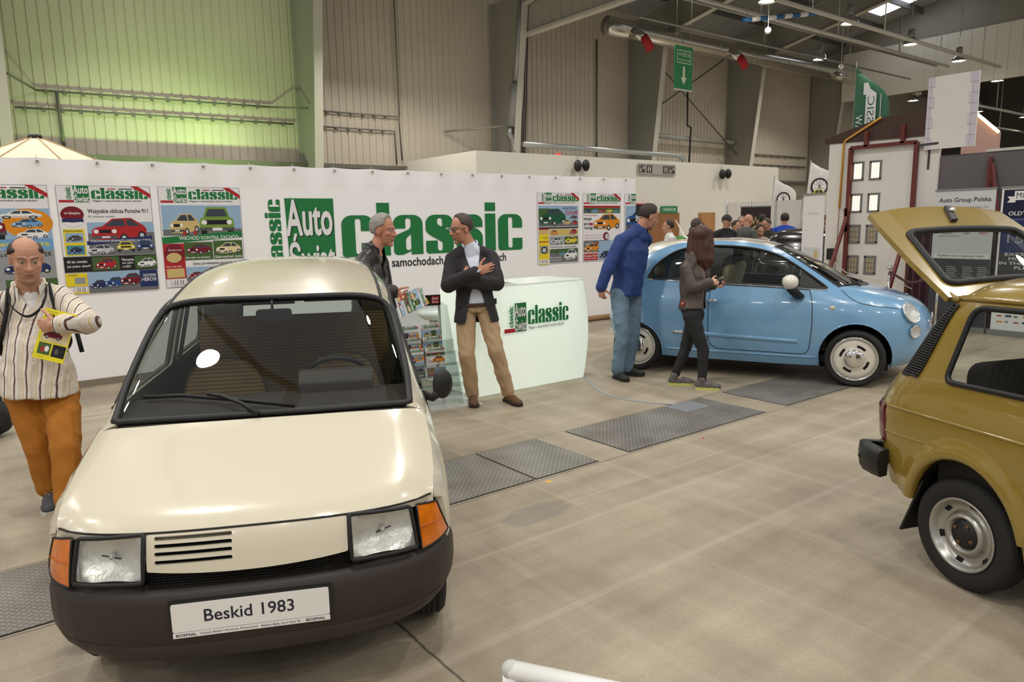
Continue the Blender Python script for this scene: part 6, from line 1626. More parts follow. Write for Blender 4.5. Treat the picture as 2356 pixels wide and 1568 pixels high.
for s in (-1, 1):
    mb = MB(); panel(mb, outer6, sd(s), OLIVE, 0.05, [qwin, dwin], 0.03, lambda x, z: (0, -s, 0)); sb = obj('body_side', mb, carf)
    for w_, nm in ((qwin, 'quarter_window'), (dwin, 'door_window')):
        mb = MB(); panel(mb, w_, sd(s, -0.012), CARGL, 0.1); obj(nm, mb, carf)
        cx_ = sum(p[0] for p in w_) / len(w_); cz_ = sum(p[1] for p in w_) / len(w_)
        mb = MB(); ins6 = [((x - cx_) * 0.955 + cx_, (z - cz_) * 0.945 + cz_) for x, z in densify(w_, 0.03)]; edge_tube(mb, [sd(s, 0.002)(x, z) for x, z in ins6], 0.0135, RUBBER, n=8); obj('window_seal', mb, carf)
    mb = MB(); mb.tube([sd(s, 0.0005)(x, z) for x, z in densify(dl6 + dl6[-1:], 0.05)], 0.004, RUBBER, 6); obj('door_gap', mb, sb)
    # raised press line along the flank and the swaged box at the rear corner
    for pts, r in (([(-0.50, 0.782), (0.0, 0.786), (1.0, 0.786), (2.2, 0.77)], 0.007), ([(-0.50, 0.640), (-0.3, 0.645), (-0.17, 0.652)], 0.005), ([(-0.50, 0.782), (-0.505, 0.70), (-0.50, 0.640)], 0.004)):
        mb = MB(); mb.tube([sd(s, -0.001)(p.x, p.y) for p in catmull([(a, b, 0) for a, b in pts], 10)], r, OLIVE, 8); obj('press_line', mb, sb)
    # flared wheel opening
    for a in (AR, AF):
        pts = arch6(a, 28, 0.34 if a is AR else 0.26); P = []
        for x, z in pts:
            ux, uz = (x - a[0]) / a[2], (z - a[1]) / a[3]; L_ = sqrt(ux * ux + uz * uz); ux /= L_; uz /= L_
            row = []
            for dr, do in ((0.10, -0.001), (0.075, 0.004), (0.05, 0.016), (0.025, 0.026), (0.004, 0.027), (-0.008, 0.018), (-0.006, -0.02)):
                X, Z = x + ux * dr, z + uz * dr; row.append(V((X, s * (sk.side(X, max(Z, 0.26)) + do), Z)))
            P.append(row)
        mb = MB(); mb.grid(P, OLIVE); obj('wheel_arch', mb, carf)
        pts = arch6(a, 20, 0.2); P = [[V((x, s * (sk.side(x, max(z, 0.26)) - 0.01), z)), V((x, s * 0.38, z))] for x, z in pts]
        mb = MB(); mb.grid(P, SHADOWM); mb.poly([(x, s * 0.38, z) for x, z in pts], SHADOWM); obj('wheel_house', mb, carf)
    # louvred vent on the rear pillar
    vp = round_poly([(-0.287, 1.315), (-0.203, 1.318), (-0.297, 0.968), (-0.413, 0.950)], [.015, .015, .03, .015])
    mb = MB(); panel(mb, vp, sd(s, 0.004), SHADOWM, 0.03, [], 0.01, lambda x, z: (0, -s, 0)); vo = obj('vent_grille', mb, carf)
    for k in range(29):
        u = (k + 0.5) / 29; z = 1.31 - 0.352 * u; xl = -0.287 - 0.126 * u; xr = -0.203 - 0.094 * u
        mb = MB(); mb.tube([sd(s, 0.010)(xl + (xr - xl) * j / 4, z - 0.004 * j / 4) for j in range(5)], (0.004, 0.0058), BLACKPL, 6, flat=(0, 0, 1)); obj('louvre', mb, vo)
    mb = MB(); e6 = [sd(s, 0.006)(x, z) for x, z in densify(vp, 0.03)]; edge_tube(mb, e6, 0.006, BLACKPL); obj('vent_frame', mb, vo)
    # gutter
    mb = MB(); mb.tube([V(sd(s, 0.006)(x, z)) + V((0, 0, 0.004)) for x, z in gut6 + apil[1:]], (0.010, 0.012), OLIVE, 8); obj('drip_rail', mb, carf)
    # tail lamp, mud flap
    mb = MB(); P = []
    for k in range(9):
        q = 0.80 + 0.17 * k / 8; P.append([V((sk.rear(q * sk.par(z)[2], z) - 0.02 + (0.012 if (z < .59 or z > .78) else 0), s * q * sk.par(z)[2], z)) for z in [0.578 + 0.21 * j / 8 for j in range(9)]])
    mb.grid(P, REDL2); P2 = [[p for p in P[-1]], [p + V((0.035, -s * 0.002, 0)) for p in P[-1]]]; mb.grid(P2, REDL2); mb.grid([[r[-1] for r in P], [r[-1] + V((0.03, 0, 0)) for r in P]], BLACKPL); obj('tail_lamp', mb, carf, label='dark red tail lamp')
    mb = MB(); mb.prism([(-0.235, s * 0.45, 0.45), (-0.235, s * 0.655, 0.45), (-0.300, s * 0.66, 0.32), (-0.345, s * 0.66, 0.15), (-0.345, s * 0.45, 0.15), (-0.300, s * 0.45, 0.32)][:2] + [(-0.345, s * 0.66, 0.15), (-0.345, s * 0.45, 0.15)], (0.012, 0, 0), BLACKPL); obj('mud_flap', mb, carf)
    mb = MB(); mb.tube([(0.33, s * 0.675, 0.36), (0.8, s * 0.68, 0.36), (1.45, s * 0.675, 0.36)], (0.012, 0.05), BLACKPL, 10, flat=(0, 0, 1)); obj('side_rub_strip', mb, carf)
# roof
g3f = [(x, sk.side(x, z)) for x, z in gut6]
rr = [(sk.rear(y, 1.338), y) for y in [0.55 * (1 - 2 * k / 14) for k in range(1, 14)]]
rf = [(0.90 + 0.03 * (1 - (y / g3f[-1][1]) ** 2), y) for y in [g3f[-1][1] * (1 - 2 * k / 10) for k in range(1, 10)]]
rp = g3f + rf + [(x, -y) for x, y in reversed(g3f)] + [(x, -y) for x, y in rr]
mb = MB(); panel(mb, rp, lambda x, y: (x, y, sk.top(x, y, 1.25)), OLIVE, 0.06, [], 0.02, (0, 0, -1)); obj('roof', mb, carf)
# tail below the opening
def re6(q, z): w = sk.par(z)[2]; return (sk.rear(q * w, z), q * w, z)
mb = MB(); panel(mb, rect(-0.90, 0.38, 0.90, 0.80), re6, OLIVE, 0.07, [], 0.03, (1, 0, 0)); obj('tail_panel', mb, carf)
for s in (-1, 1):
    P = [[V(re6(s * q, z)) for z in [0.79 + 0.54 * j / 8 for j in range(9)]] for q in (0.905, 0.90, 0.87, 0.86)]
    P[-1] = [p + V((0.03, 0, 0)) for p in P[-2]]
    mb = MB(); mb.grid(P, OLIVE); obj('hatch_frame', mb, carf)
# bumper: black beam with upright end pieces
mb = MB(); P = []
pl6 = [V((sk.rear(y, 0.48) - 0.055, y, 0)) for y in [0.58 * (1 - 2 * k / 20) for k in range(21)]]
pl6 = [V((-0.44, 0.715, 0)), V((-0.50, 0.715, 0)), V((-0.58, 0.70, 0)), V((-0.645, 0.65, 0))] + pl6 + [V((-0.645, -0.65, 0)), V((-0.58, -0.70, 0)), V((-0.50, -0.715, 0)), V((-0.44, -0.715, 0))]
for i, p in enumerate(pl6):
    d = (pl6[min(i + 1, len(pl6) - 1)] - pl6[max(i - 1, 0)]).normalized(); n_ = V((d.y, -d.x, 0)); n_ = n_ if n_.dot(p - V((0.3, 0, 0))) > 0 else -n_
    P.append([p + n_ * o_ + V((0, 0, z)) for o_, z in ((-0.05, 0.405), (-0.005, 0.40), (0.012, 0.43), (0.018, 0.48), (0.012, 0.53), (-0.005, 0.545), (-0.05, 0.545))])
mb.grid(P, BLACKPL); mb.poly(P[0], BLACKPL); mb.poly(P[-1], BLACKPL); bp6 = obj('bumper', mb, carf)
for s in (-1, 1):
    mb = MB(); mb.ellipsoid((-0.585, s * 0.712, 0.475), (0.012, 0.008, 0.012), BLACKPL, 10, 8); obj('bumper_cap', mb, bp6)
# the open hatch
hd = V((-0.615, 0, 0.405)).normalized(); hn = V((hd.z, 0, -hd.x)); h0 = V((-0.27, 0, 1.345))
def hl_(a, y): return h0 + hd * a + V((0, y, 0)) + hn * (0.03 * (1 - (y / 0.55) ** 2))
hp_ = round_poly([(0.0, 0.535), (0.30, 0.525), (0.60, 0.495), (0.735, 0.475), (0.762, 0.25), (0.765, 0.0), (0.762, -0.25), (0.735, -0.475), (0.60, -0.495), (0.30, -0.525), (0.0, -0.535)], 0.006, 2)
hg_ = round_poly([(0.075, 0.485), (0.545, 0.40), (0.545, -0.40), (0.075, -0.485)], 0.06, 5)
hatch = MB(); panel(hatch, hp_, hl_, OLIVE, 0.05, [hg_], 0.028, tuple(-hn)); ho = obj('hatch', hatch, carf, label='open rear hatch')
mb = MB(); panel(mb, hp_, lambda a, y: hl_(a, y) - hn * 0.028, OLIVE, 0.06, [hg_]); obj('inner_skin', mb, ho)
mb = MB(); panel(mb, hg_, lambda a, y: hl_(a, y) - hn * 0.006, CARGL, 0.09); obj('hatch_glass', mb, ho)
mb = MB(); edge_tube(mb, [hl_(a, y) + hn * 0.002 for a, y in densify([(0.31 + (a - 0.31) * 0.94, y * 0.96) for a, y in hg_], 0.04)], 0.019, RUBBER, n=8); obj('glass_seal', mb, ho)
mb = MB(); hb_ = [hl_(a, y) + hn * 0.004 for a, y in ((0.60, -0.02), (0.64, -0.012), (0.72, 0.055), (0.715, 0.085), (0.67, 0.075), (0.60, 0.02))]; mb.prism([hl_(a, y) + hn * 0.002 for a, y in ((0.60, -0.035), (0.74, 0.035), (0.735, 0.075), (0.60, 0.01))], hn * 0.02, BLACKPL); hh = obj('latch_plate', mb, ho)
mb = MB(); c_ = hl_(0.685, 0.035) + hn * 0.025; mb.ellipsoid(c_, (0.018, 0.018, 0.018), CHROME, 14, 10); obj('lock_button', mb, hh, label='chrome lock button')
mb = MB(); mb.tube([(-0.24, -0.50, 1.33), hl_(0.06, -0.50) - hn * 0.02], 0.016, OLIVE, 8); mb.tube([(-0.24, 0.50, 1.33), hl_(0.06, 0.50) - hn * 0.02], 0.016, OLIVE, 8); obj('hinge', mb, ho)
mb = MB(); mb.tube([(-0.40, 0.50, 1.05), hl_(0.40, 0.49) - hn * 0.03], 0.010, RUBBER, 8); obj('gas_strut', mb, ho)
# front half, out of the photograph but part of the car
wsp6 = [(x, sk.side(x, z)) for x, z in apil]; cw6 = [(1.42 + 0.06 * (1 - (y / wsp6[-1][1]) ** 2), y) for y in [wsp6[-1][1] * (1 - 2 * k / 10) for k in range(1, 10)]]
mb = MB(); panel(mb, wsp6 + cw6 + [(x, -y) for x, y in reversed(wsp6)] + list(reversed(rf)), lambda x, y: (x, y, sk.top(x, y, 0.9) - 0.004), CARGL, 0.1); obj('windscreen', mb, carf)
fh = [(x, sk.side(x, z)) for x, z in fend]; nf6 = [(sk.front(y, 0.785), y) for y in [fh[-1][1] * (1 - 2 * k / 10) for k in range(1, 10)]]
mb = MB(); panel(mb, fh + nf6 + [(x, -y) for x, y in reversed(fh)] + list(reversed(cw6)), lambda x, y: (x, y, sk.top(x, y, 0.7)), OLIVE, 0.07, [], 0.02, (0, 0, -1)); obj('hood', mb, carf)
def fr6(q, z): w = sk.par(z)[2]; return (sk.front(q * w, z), q * w, z)
mb = MB(); panel(mb, rect(-0.86, 0.25, 0.86, 0.785), fr6, OLIVE, 0.08, [], 0.03, (-1, 0, 0)); obj('nose_panel', mb, carf)
mb = MB(); mb.tube([V(fr6(q, 0.45)) + V((0.05, 0, 0)) for q in [-0.9 + 1.8 * k / 12 for k in range(13)]], (0.03, 0.06), BLACKPL, 10, flat=(0, 0, 1)); obj('front_bumper', mb, carf)
for s in (-1, 1):
    mb = MB(); panel(mb, round_poly([(s * 0.5, 0.56), (s * 0.75, 0.56), (s * 0.75, 0.7), (s * 0.5, 0.7)], 0.02), lambda q, z: (fr6(q, z)[0] + 0.006, fr6(q, z)[1], z), REFL, 0.06); obj('headlamp', mb, carf)
# cabin
mb = MB(); mb.box((0.3, -0.58, 0.25), (1.5, 0.58, 0.32), DARKIN); mb.box((-0.50, -0.5, 0.45), (0.3, 0.5, 0.78), DARKIN); obj('floor_pan', mb, carf)
BLKUP = mat('black_upholstery', (30, 29, 30), 0.75)
b = MB(); b.prism([(0, p.x, p.y) for p in round_poly([(-0.55, 0.0), (0.55, 0.0), (0.5, 0.5), (-0.5, 0.5)], 0.1)], (0.12, 0, 0), BLKUP); b.xform(Matrix.Translation((-0.06, 0, 0.55)) @ Matrix.Rotation(radians(-14), 4, 'Y')); rb6 = obj('rear_bench', b, carf); obj('cushion', _cushion(1.1, 0.45, 0.16, BLKUP).shift((0.2, 0, 0.5)), rb6)
for y in (-0.29, 0.29): seat(carf, 0.95, y, 0.5, BLKUP, 0.5, 0.62)
mb = MB(); P = [[V((1.40, y, 0.93)), V((1.2, y, 0.92)), V((1.12, y, 0.85)), V((1.15, y, 0.6))] for y in (-0.6, 0, 0.6)]; mb.grid(P, DARKIN); obj('dashboard', mb, carf)
mb = MB(); mb.tube([(1.0 + 0.08 * sin(2 * pi * k / 24), 0.29 + 0.17 * cos(2 * pi * k / 24), 0.92 + 0.15 * sin(2 * pi * k / 24)) for k in range(24)], 0.013, RUBBER, 8, closed=True); mb.tube([(1.0, 0.29, 0.92), (1.2, 0.29, 0.85)], 0.025, RUBBER, 8); mb.bar((1.0, 0.13, .92), (1.0, .45, .92), .03, .03, RUBBER); obj('steering_wheel', mb, carf)
mb = MB(); mb.box((0.3, -0.5, 0.22), (2.2, 0.5, 0.28), SHADOWM); mb.box((-0.46, -0.45, 0.40), (0.3, 0.45, 0.44), SHADOWM); obj('underbody', mb, carf)
for s in (-1, 1):
    mb = MB(); panel(mb, [(-0.2, 0.35), (-0.14, 0.95), (1.3, 0.955), (1.35, 0.35)], lambda x, z: (x, s * (sk.side(x, z) - 0.06), z), DARKIN, 0.2); obj('door_card', mb, carf)
# wheels: silver steel rims with a black hub
w6 = obj('wheel', tyre_mesh(0.262, 0.168, 0.14), carf)
STW = mat('silver_rim', (176, 174, 168), 0.32, metal=0.75)
mb = MB(); mb.lathe([(0.168, -0.060), (0.175, -0.068), (0.168, -0.073), (0.160, -0.066), (0.152, -0.045), (0.140, -0.030), (0.120, -0.020), (0.108, -0.024), (0.100, -0.040), (0.092, -0.056), (0.083, -0.060), (0.076, -0.052), (0.070, -0.036), (0.0, -0.034)], STW, 64, 'y'); obj('rim', mb, w6)
for k in range(6):
    a0 = radians(20 + 60 * k); mb = MB(); mb.grid([[V((r * cos(a0 + t), yy, r * sin(a0 + t))) for r, yy in ((0.128, -0.0265), (0.146, -0.0385))] for t in [-0.12 + 0.24 * j / 5 for j in range(6)]], SHADOWM); obj('rim_slot', mb, w6)
mb = MB(); mb.lathe([(0.071, -0.036), (0.066, -0.048), (0.04, -0.05), (0.030, -0.06), (0, -0.062)], BLACKPL, 40, 'y'); hub = obj('hub', mb, w6, label='black hub centre')
for k in range(4):
    a0 = radians(45 + 90 * k + 20); mb = MB(); boss(mb, (0.048 * cos(a0), -0.049, 0.048 * sin(a0)), 0.0095, 0.010, mat('rusty_bolt', (112, 84, 52), 0.6, metal=0.4), 8, 'y'); obj('wheel_bolt', mb, hub)
w6.location = (0.0, -0.585, 0.262)
place_wheel(carf, w6, 1.84, -0.585, 0.262); place_wheel(carf, w6, 0, 0.585, 0.262, True); place_wheel(carf, w6, 1.84, 0.585, 0.262, True)
# ================================================================== PEOPLE
JOINTS = {
    'striped': {'head': (0.347, 5.470, 1.570), 'headtop': (0.380, 5.609, 1.751), 'neck': (0.347, 5.559, 1.384), 'shR': (0.172, 5.567, 1.324), 'shL': (0.524, 5.545, 1.350), 'elR': (-0.008, 5.756, 1.016), 'wrR': (0.030, 5.491, 0.798), 'elL': (0.606, 5.191, 1.174), 'wrL': (0.430, 5.036, 1.191), 'haL': (0.352, 5.064, 1.222), 'pel': (0.336, 5.444, 0.773), 'hiR': (0.242, 5.461, 0.756), 'hiL': (0.436, 5.425, 0.741), 'knR': (0.282, 5.349, 0.416), 'anR': (0.312, 5.378, 0.051), 'toR': (0.280, 5.151, 0.064), 'knL': (0.404, 5.125, 0.401), 'anL': (0.375, 4.992, 0.080), 'toL': (0.371, 4.741, 0.087)},
    'leather': {'head': (3.062, 5.875, 1.694), 'headtop': (3.089, 5.886, 1.848), 'neck': (2.975, 5.908, 1.527), 'shR': (2.777, 5.808, 1.423), 'shL': (3.108, 6.041, 1.424), 'elR': (2.827, 5.669, 1.177), 'wrR': (2.923, 5.494, 1.181), 'haR': (2.946, 5.432, 1.147), 'elL': (3.110, 5.999, 1.104), 'wrL': (3.119, 5.770, 1.079), 'haL': (3.126, 5.702, 1.084), 'pel': (2.865, 5.872, 0.935), 'hiR': (2.794, 5.797, 0.929), 'hiL': (2.940, 5.938, 0.915), 'knR': (2.756, 5.727, 0.573), 'anR': (2.734, 5.758, 0.198), 'toR': (2.780, 5.651, 0.159), 'knL': (2.917, 5.881, 0.551), 'anL': (2.899, 5.884, 0.188), 'toL': (2.945, 5.779, 0.159)},
    'blazer': {'head': (3.846, 5.804, 1.695), 'headtop': (3.897, 5.859, 1.838), 'neck': (3.921, 5.776, 1.524), 'shR': (3.755, 5.861, 1.441), 'shL': (4.115, 5.677, 1.452), 'elR': (3.653, 5.757, 1.175), 'wrR': (3.782, 5.455, 1.307), 'haR': (3.898, 5.381, 1.379), 'elL': (4.043, 5.511, 1.183), 'wrL': (3.747, 5.564, 1.207), 'haL': (3.691, 5.645, 1.397), 'pel': (3.901, 5.678, 0.970), 'hiR': (3.821, 5.732, 0.935), 'hiL': (3.992, 5.627, 0.937), 'knR': (3.755, 5.634, 0.519), 'anR': (3.888, 5.755, 0.049), 'toR': (3.785, 5.570, 0.005), 'knL': (3.992, 5.485, 0.551), 'anL': (4.172, 5.546, 0.085), 'toL': (4.141, 5.326, 0.013)},
    'blue': {'head': (6.252, 5.597, 1.784), 'headtop': (6.294, 5.624, 1.949), 'neck': (6.165, 5.660, 1.640), 'shR': (5.829, 5.646, 1.561), 'shL': (6.365, 5.721, 1.562), 'elR': (5.654, 5.658, 1.215), 'wrR': (5.594, 5.691, 1.026), 'haR': (5.575, 5.678, 0.894), 'elL': (6.176, 5.937, 1.162), 'wrL': (5.852, 5.815, 1.223), 'haL': (5.652, 5.696, 1.271), 'pel': (5.964, 5.677, 0.972), 'hiR': (5.832, 5.644, 0.935), 'hiL': (6.104, 5.688, 0.922), 'knR': (5.772, 5.529, 0.526), 'anR': (5.723, 5.559, 0.109), 'toR': (5.705, 5.474, 0.006), 'knL': (6.033, 5.623, 0.463), 'anL': (5.940, 5.619, 0.096), 'toL': (5.995, 5.523, 0.017)},
    'woman': {'head': (6.271, 4.882, 1.552), 'headtop': (6.272, 4.910, 1.698), 'neck': (6.191, 4.904, 1.363), 'shR': (5.994, 4.858, 1.273), 'shL': (6.378, 4.923, 1.280), 'elR': (5.977, 4.748, 1.046), 'wrR': (6.149, 4.653, 1.103), 'haR': (6.218, 4.619, 1.127), 'elL': (6.425, 4.911, 1.024), 'wrL': (6.359, 4.777, 1.060), 'haL': (6.357, 4.721, 1.086), 'pel': (6.113, 4.850, 0.809), 'hiR': (6.029, 4.793, 0.775), 'hiL': (6.211, 4.881, 0.761), 'knR': (6.059, 4.656, 0.406), 'anR': (6.011, 4.625, 0.071), 'toR': (6.107, 4.509, -0.012), 'knL': (6.076, 4.897, 0.397), 'anL': (5.965, 4.945, 0.092), 'toL': (6.060, 4.857, 0.016)},
}
# end joints
def fuse(mb, voxel, name, smooth=4, wr=0.0, wscale=(9, 9, 5), seed=0.0, cut=None, tint=None):
    """melt overlapping closed shapes into one continuous surface; optional cloth folds, cut-outs and vertex tint"""
    me = mesh_of(mb, name, fix=True)
    o = bpy.data.objects.new(name, me); COL.objects.link(o)
    r = o.modifiers.new('r', 'REMESH'); r.mode = 'VOXEL'; r.voxel_size = voxel; r.use_smooth_shade = True
    if smooth:
        s_ = o.modifiers.new('s', 'SMOOTH'); s_.factor = 0.5; s_.iterations = smooth
    dg = bpy.context.evaluated_depsgraph_get(); dg.update()
    m2 = bpy.data.meshes.new_from_object(o.evaluated_get(dg)); m2.name = name
    bpy.data.objects.remove(o); bpy.data.meshes.remove(me)
    if wr:
        n_ = len(m2.vertices); co = [0.0] * (3 * n_); no = [0.0] * (3 * n_)
        m2.vertices.foreach_get('co', co); m2.vertex_normals.foreach_get('vector', no)
        for i in range(0, 3 * n_, 3):
            x, y, z = co[i:i + 3]; q = V((x * wscale[0] + seed, y * wscale[1], z * wscale[2] + x * 6))
            h = wr * ((1 - abs(noise.noise(q)) * 2.4) * 0.8 + noise.noise(q * 2.3 + V((7, 1, 3))) * 0.35)
            co[i] += no[i] * h; co[i + 1] += no[i + 1] * h; co[i + 2] += no[i + 2] * h
        m2.vertices.foreach_set('co', co)
    if cut:
        bm = bmesh.new(); bm.from_mesh(m2)
        kill = [f for f in bm.faces if cut(f.calc_center_median())]
        bmesh.ops.delete(bm, geom=kill, context='FACES')
        for _ in range(10):        # even out the cut edge
            new = {}
            for v in bm.verts:
                nb = [e.other_vert(v) for e in v.link_edges if e.is_boundary]
                if len(nb) == 2: new[v] = v.co.lerp((nb[0].co + nb[1].co) / 2, .6)
            for v, c_ in new.items(): v.co = c_
        bm.to_mesh(m2); bm.free()
    if tint:
        at_ = m2.color_attributes.new('tint', 'FLOAT_COLOR', 'POINT')
        cl = []
        for v in m2.vertices: cl.extend(tint(v.co))
        at_.data.foreach_set('color', cl)
    m2.polygons.foreach_set('use_smooth', [True] * len(m2.polygons))
    m2.materials.clear()
    for M in mb.mats: m2.materials.append(M)
    m2.polygons.foreach_set('material_index', [0] * len(m2.polygons))
    m2.update()
    return m2
def cap(mb, a, b, ra, rb, M, n=12):
    """tapered limb piece with round ends"""
    a, b = V(a), V(b); d = b - a; L = d.length
    if L < 1e-5: return
    d /= L; k = 4; pts = []; rr = []
    for i in range(k): t = pi / 2 * (i + 0.15) / k; pts.append(a - d * ra * cos(t)); rr.append(max(ra * sin(t), 0.001))
    pts.append(a); rr.append(ra); pts.append(a.lerp(b, .5)); rr.append((ra + rb) / 2); pts.append(b); rr.append(rb)
    for i in range(k): t = pi / 2 * (i + 1) / k * 0.96; pts.append(b + d * rb * sin(t)); rr.append(max(rb * cos(t), 0.001))
    mb.tube(pts, rr, M, n)
def chain(mb, pts, rad, M):
    for i in range(len(pts) - 1): cap(mb, pts[i], pts[i + 1], rad[i], rad[i + 1], M)
def skinmat(name, c):
    M = mat(name, c, 0.5, spec=0.35); N = NT(M); b = M.node_tree.nodes['Principled BSDF']
    a = N.n('ShaderNodeAttribute', attribute_name='tint'); N.l(a.outputs['Color'], b.inputs['Base Color'])
    b.inputs['Subsurface Weight'].default_value = 0.06; b.inputs['Subsurface Radius'].default_value = (0.02, 0.008, 0.005)
    return M
def frame_of(face, up=(0, 0, 1)):
    f = V(face).normalized(); u = V(up); l = u.cross(f).normalized(); u = f.cross(l).normalized()
    return Matrix((f, l, u)).transposed()      # columns: forward, left, up
def head_shapes(mb, c, R, k, M, fat=0.0):
    e = lambda p, r, q=None: mb.ellipsoid(V(c) + R @ (V(p) * k), tuple(x * k for x in r), M, 18, 12, R)
    cp = lambda a, b, ra, rb: cap(mb, V(c) + R @ (V(a) * k), V(c) + R @ (V(b) * k), ra * k, rb * k, M)
    e((-.015, 0, .032), (.100, .080, .096)); e((.028, 0, -.028), (.066, .064 + fat, .088)); e((.03, 0, -.075), (.056, .054 + fat, .045 + fat)); e((.066, 0, -.108), (.024, .027, .018))
    if fat: e((.02, 0, -.105), (.06, .062, .035))
    cp((.084, 0, .018), (.113, 0, -.024), .009, .0135); e((.100, .015, -.028), (.012, .010, .010)); e((.100, -.015, -.028), (.012, .010, .010)); cp((.1, 0, -.03), (.092, 0, -.045), .011, .008)
    cp((.066, -.048, .030), (.084, -.016, .030), .010, .013); cp((.066, .048, .030), (.084, .016, .030), .010, .013)
    for s in (-1, 1):
        e((.060, .046 * s, -.018), (.026, .020, .022)); e((.0735, .032 * s, .010), (.014, .016, .012)); e((-.008, .080 * s, -.004), (.022, .009, .034)); cp((-.01, .084 * s, .026), (.008, .084 * s, .018), .006, .005)
    e((.087, 0, -.061), (.014, .026, .007)); e((.085, 0, -.074), (.014, .022, .008))
def head_tint(c, R, k, base, hair=None, stub=0.0, lip=(0.40, 0.17, 0.14)):
    Ri = R.transposed(); base = V(base[:3])
    def f(p):
        q = (Ri @ (V(p) - V(c))) / k
        col = base.copy()
        if q.length > 0.22: return (*col, 1)
        n = noise.noise(V((p.x * 40, p.y * 40, p.z * 40))); col = col * (1 + 0.06 * n)
        if q.x > 0.04:
            red = exp(-((q.x - .105) / .02) ** 2 - (q.y / .03) ** 2 - ((q.z + .02) / .03) ** 2) + 0.6 * exp(-((abs(q.y) - .048) / .02) ** 2 - ((q.z + .02) / .02) ** 2)
            col = col * (1 - 0.12 * red) + V((base.x * 1.05, base.y * 0.72, base.z * 0.68)) * (0.12 * red)
            if stub and q.z < -.045: col = col.lerp(V((0.10, 0.08, 0.07)), stub * min(1, (-.045 - q.z) / .02))
            d = sqrt(((abs(q.y)) / .025) ** 2 + ((q.z + .0665) / .0095) ** 2)
            if d < 1: col = col.lerp(V(lip), 0.75)
            if abs(q.z + .0665) < .0018 and abs(q.y) < .024: col = V((0.12, 0.05, 0.045))
            ey = sqrt(((abs(q.y) - .032) / .0135) ** 2 + ((q.z - .0085) / .0065) ** 2)
            if ey < 1.35 and q.x > .06: col = col.lerp(V((0.10, 0.06, 0.05)), 0.75)
            if ey < 1.0 and q.x > .06:
                col = V((0.62, 0.58, 0.54))
                if sqrt(((abs(q.y) - .032)) ** 2 + ((q.z - .0085)) ** 2) < .0062: col = V((0.035, 0.028, 0.022))
            br = abs(q.z - (.036 - 0.12 * abs(abs(q.y) - .03))) < .0058 and .010 < abs(q.y) < .054
            if br and hair: col = col.lerp(V(hair[:3]), 0.75)
        return (*col, 1)
    return f
def hand_shapes(mb, wrist, d, nrm, side, M, curl=0.5, k=1.0, spread=0.10):
    """palm, five fingers and a thumb; d: finger direction, nrm: direction the palm faces, side: +1 thumb on the left of d seen from the back"""
    d = V(d).normalized(); nrm = V(nrm); nrm = (nrm - d * nrm.dot(d)).normalized(); t = d.cross(nrm) * side
    w = V(wrist)
    Rm = Matrix((d, t, nrm)).transposed()
    mb.ellipsoid(w + d * 0.048 * k, (0.055 * k, 0.041 * k, 0.017 * k), M, 16, 10, Rm)
    cap(mb, w - d * 0.02 * k, w + d * 0.03 * k, 0.027 * k, 0.026 * k, M)
    for i, (o_, L) in enumerate(((0.030, 0.070), (0.010, 0.079), (-0.011, 0.073), (-0.031, 0.058))):
        p = w + d * (0.088 - 0.006 * abs(i - 1)) * k + t * o_ * k; dd = (d + t * (o_ * spread * 10)).normalized(); r = 0.0092 - 0.0006 * i
        ang = 0.25 + curl * 0.5
        for seg, f in enumerate((0.45, 0.32, 0.23)):
            dd = (dd * cos(ang) + nrm * sin(ang)).normalized(); nn = nrm
            q = p + dd * L * f * k * 1.05; cap(mb, p, q, r * k, (r - 0.0007) * k, M, 10); p = q; r -= 0.0008
            ang = curl * (0.9 if seg == 0 else 0.6)
            nrm2 = (nrm - dd * nrm.dot(dd)); nrm = nrm2.normalized() if nrm2.length > 1e-3 else nn
        nrm = Rm.col[2].copy()
    p = w + d * 0.025 * k + t * 0.030 * k; td = (d * 0.65 + t * 0.75 + nrm * 0.35).normalized()
    for L, r in ((0.045, 0.0125), (0.034, 0.0105), (0.026, 0.0095)):
        q = p + td * L * k; cap(mb, p, q, r * k, (r - .001) * k, M, 10); p = q; td = (td + d * 0.25 - t * 0.2 * curl + nrm * 0.15).normalized()
def torso(mb, P, N, latP, latN, fwd, tab, M):
    """tab rows: t (0 pelvis .. 1 neck), half width, half depth, forward shift"""
    rows = []
    nn = 22
    for t, hw, hd, fs in tab:
        c = P.lerp(N, t); l = latP.lerp(latN, min(max(t, 0), 1)).normalized(); f = (fwd - l * fwd.dot(l)).normalized()
        rows.append([c + f * fs + l * (hw * (abs(cos(a)) ** 0.8) * (1 if cos(a) >= 0 else -1)) + f * (hd * (abs(sin(a)) ** 0.85) * (1 if sin(a) >= 0 else -1)) for a in [2 * pi * k / nn for k in range(nn)]])
    vs = [p for r in rows for p in r]; fs_ = []
    for i in range(len(rows) - 1):
        for k in range(nn): k2 = (k + 1) % nn; fs_.append((i * nn + k, i * nn + k2, (i + 1) * nn + k2, (i + 1) * nn + k))
    fs_.append(tuple(reversed(range(nn)))); fs_.append(tuple((len(rows) - 1) * nn + k for k in range(nn)))
    mb.add(vs, fs_, M, True)
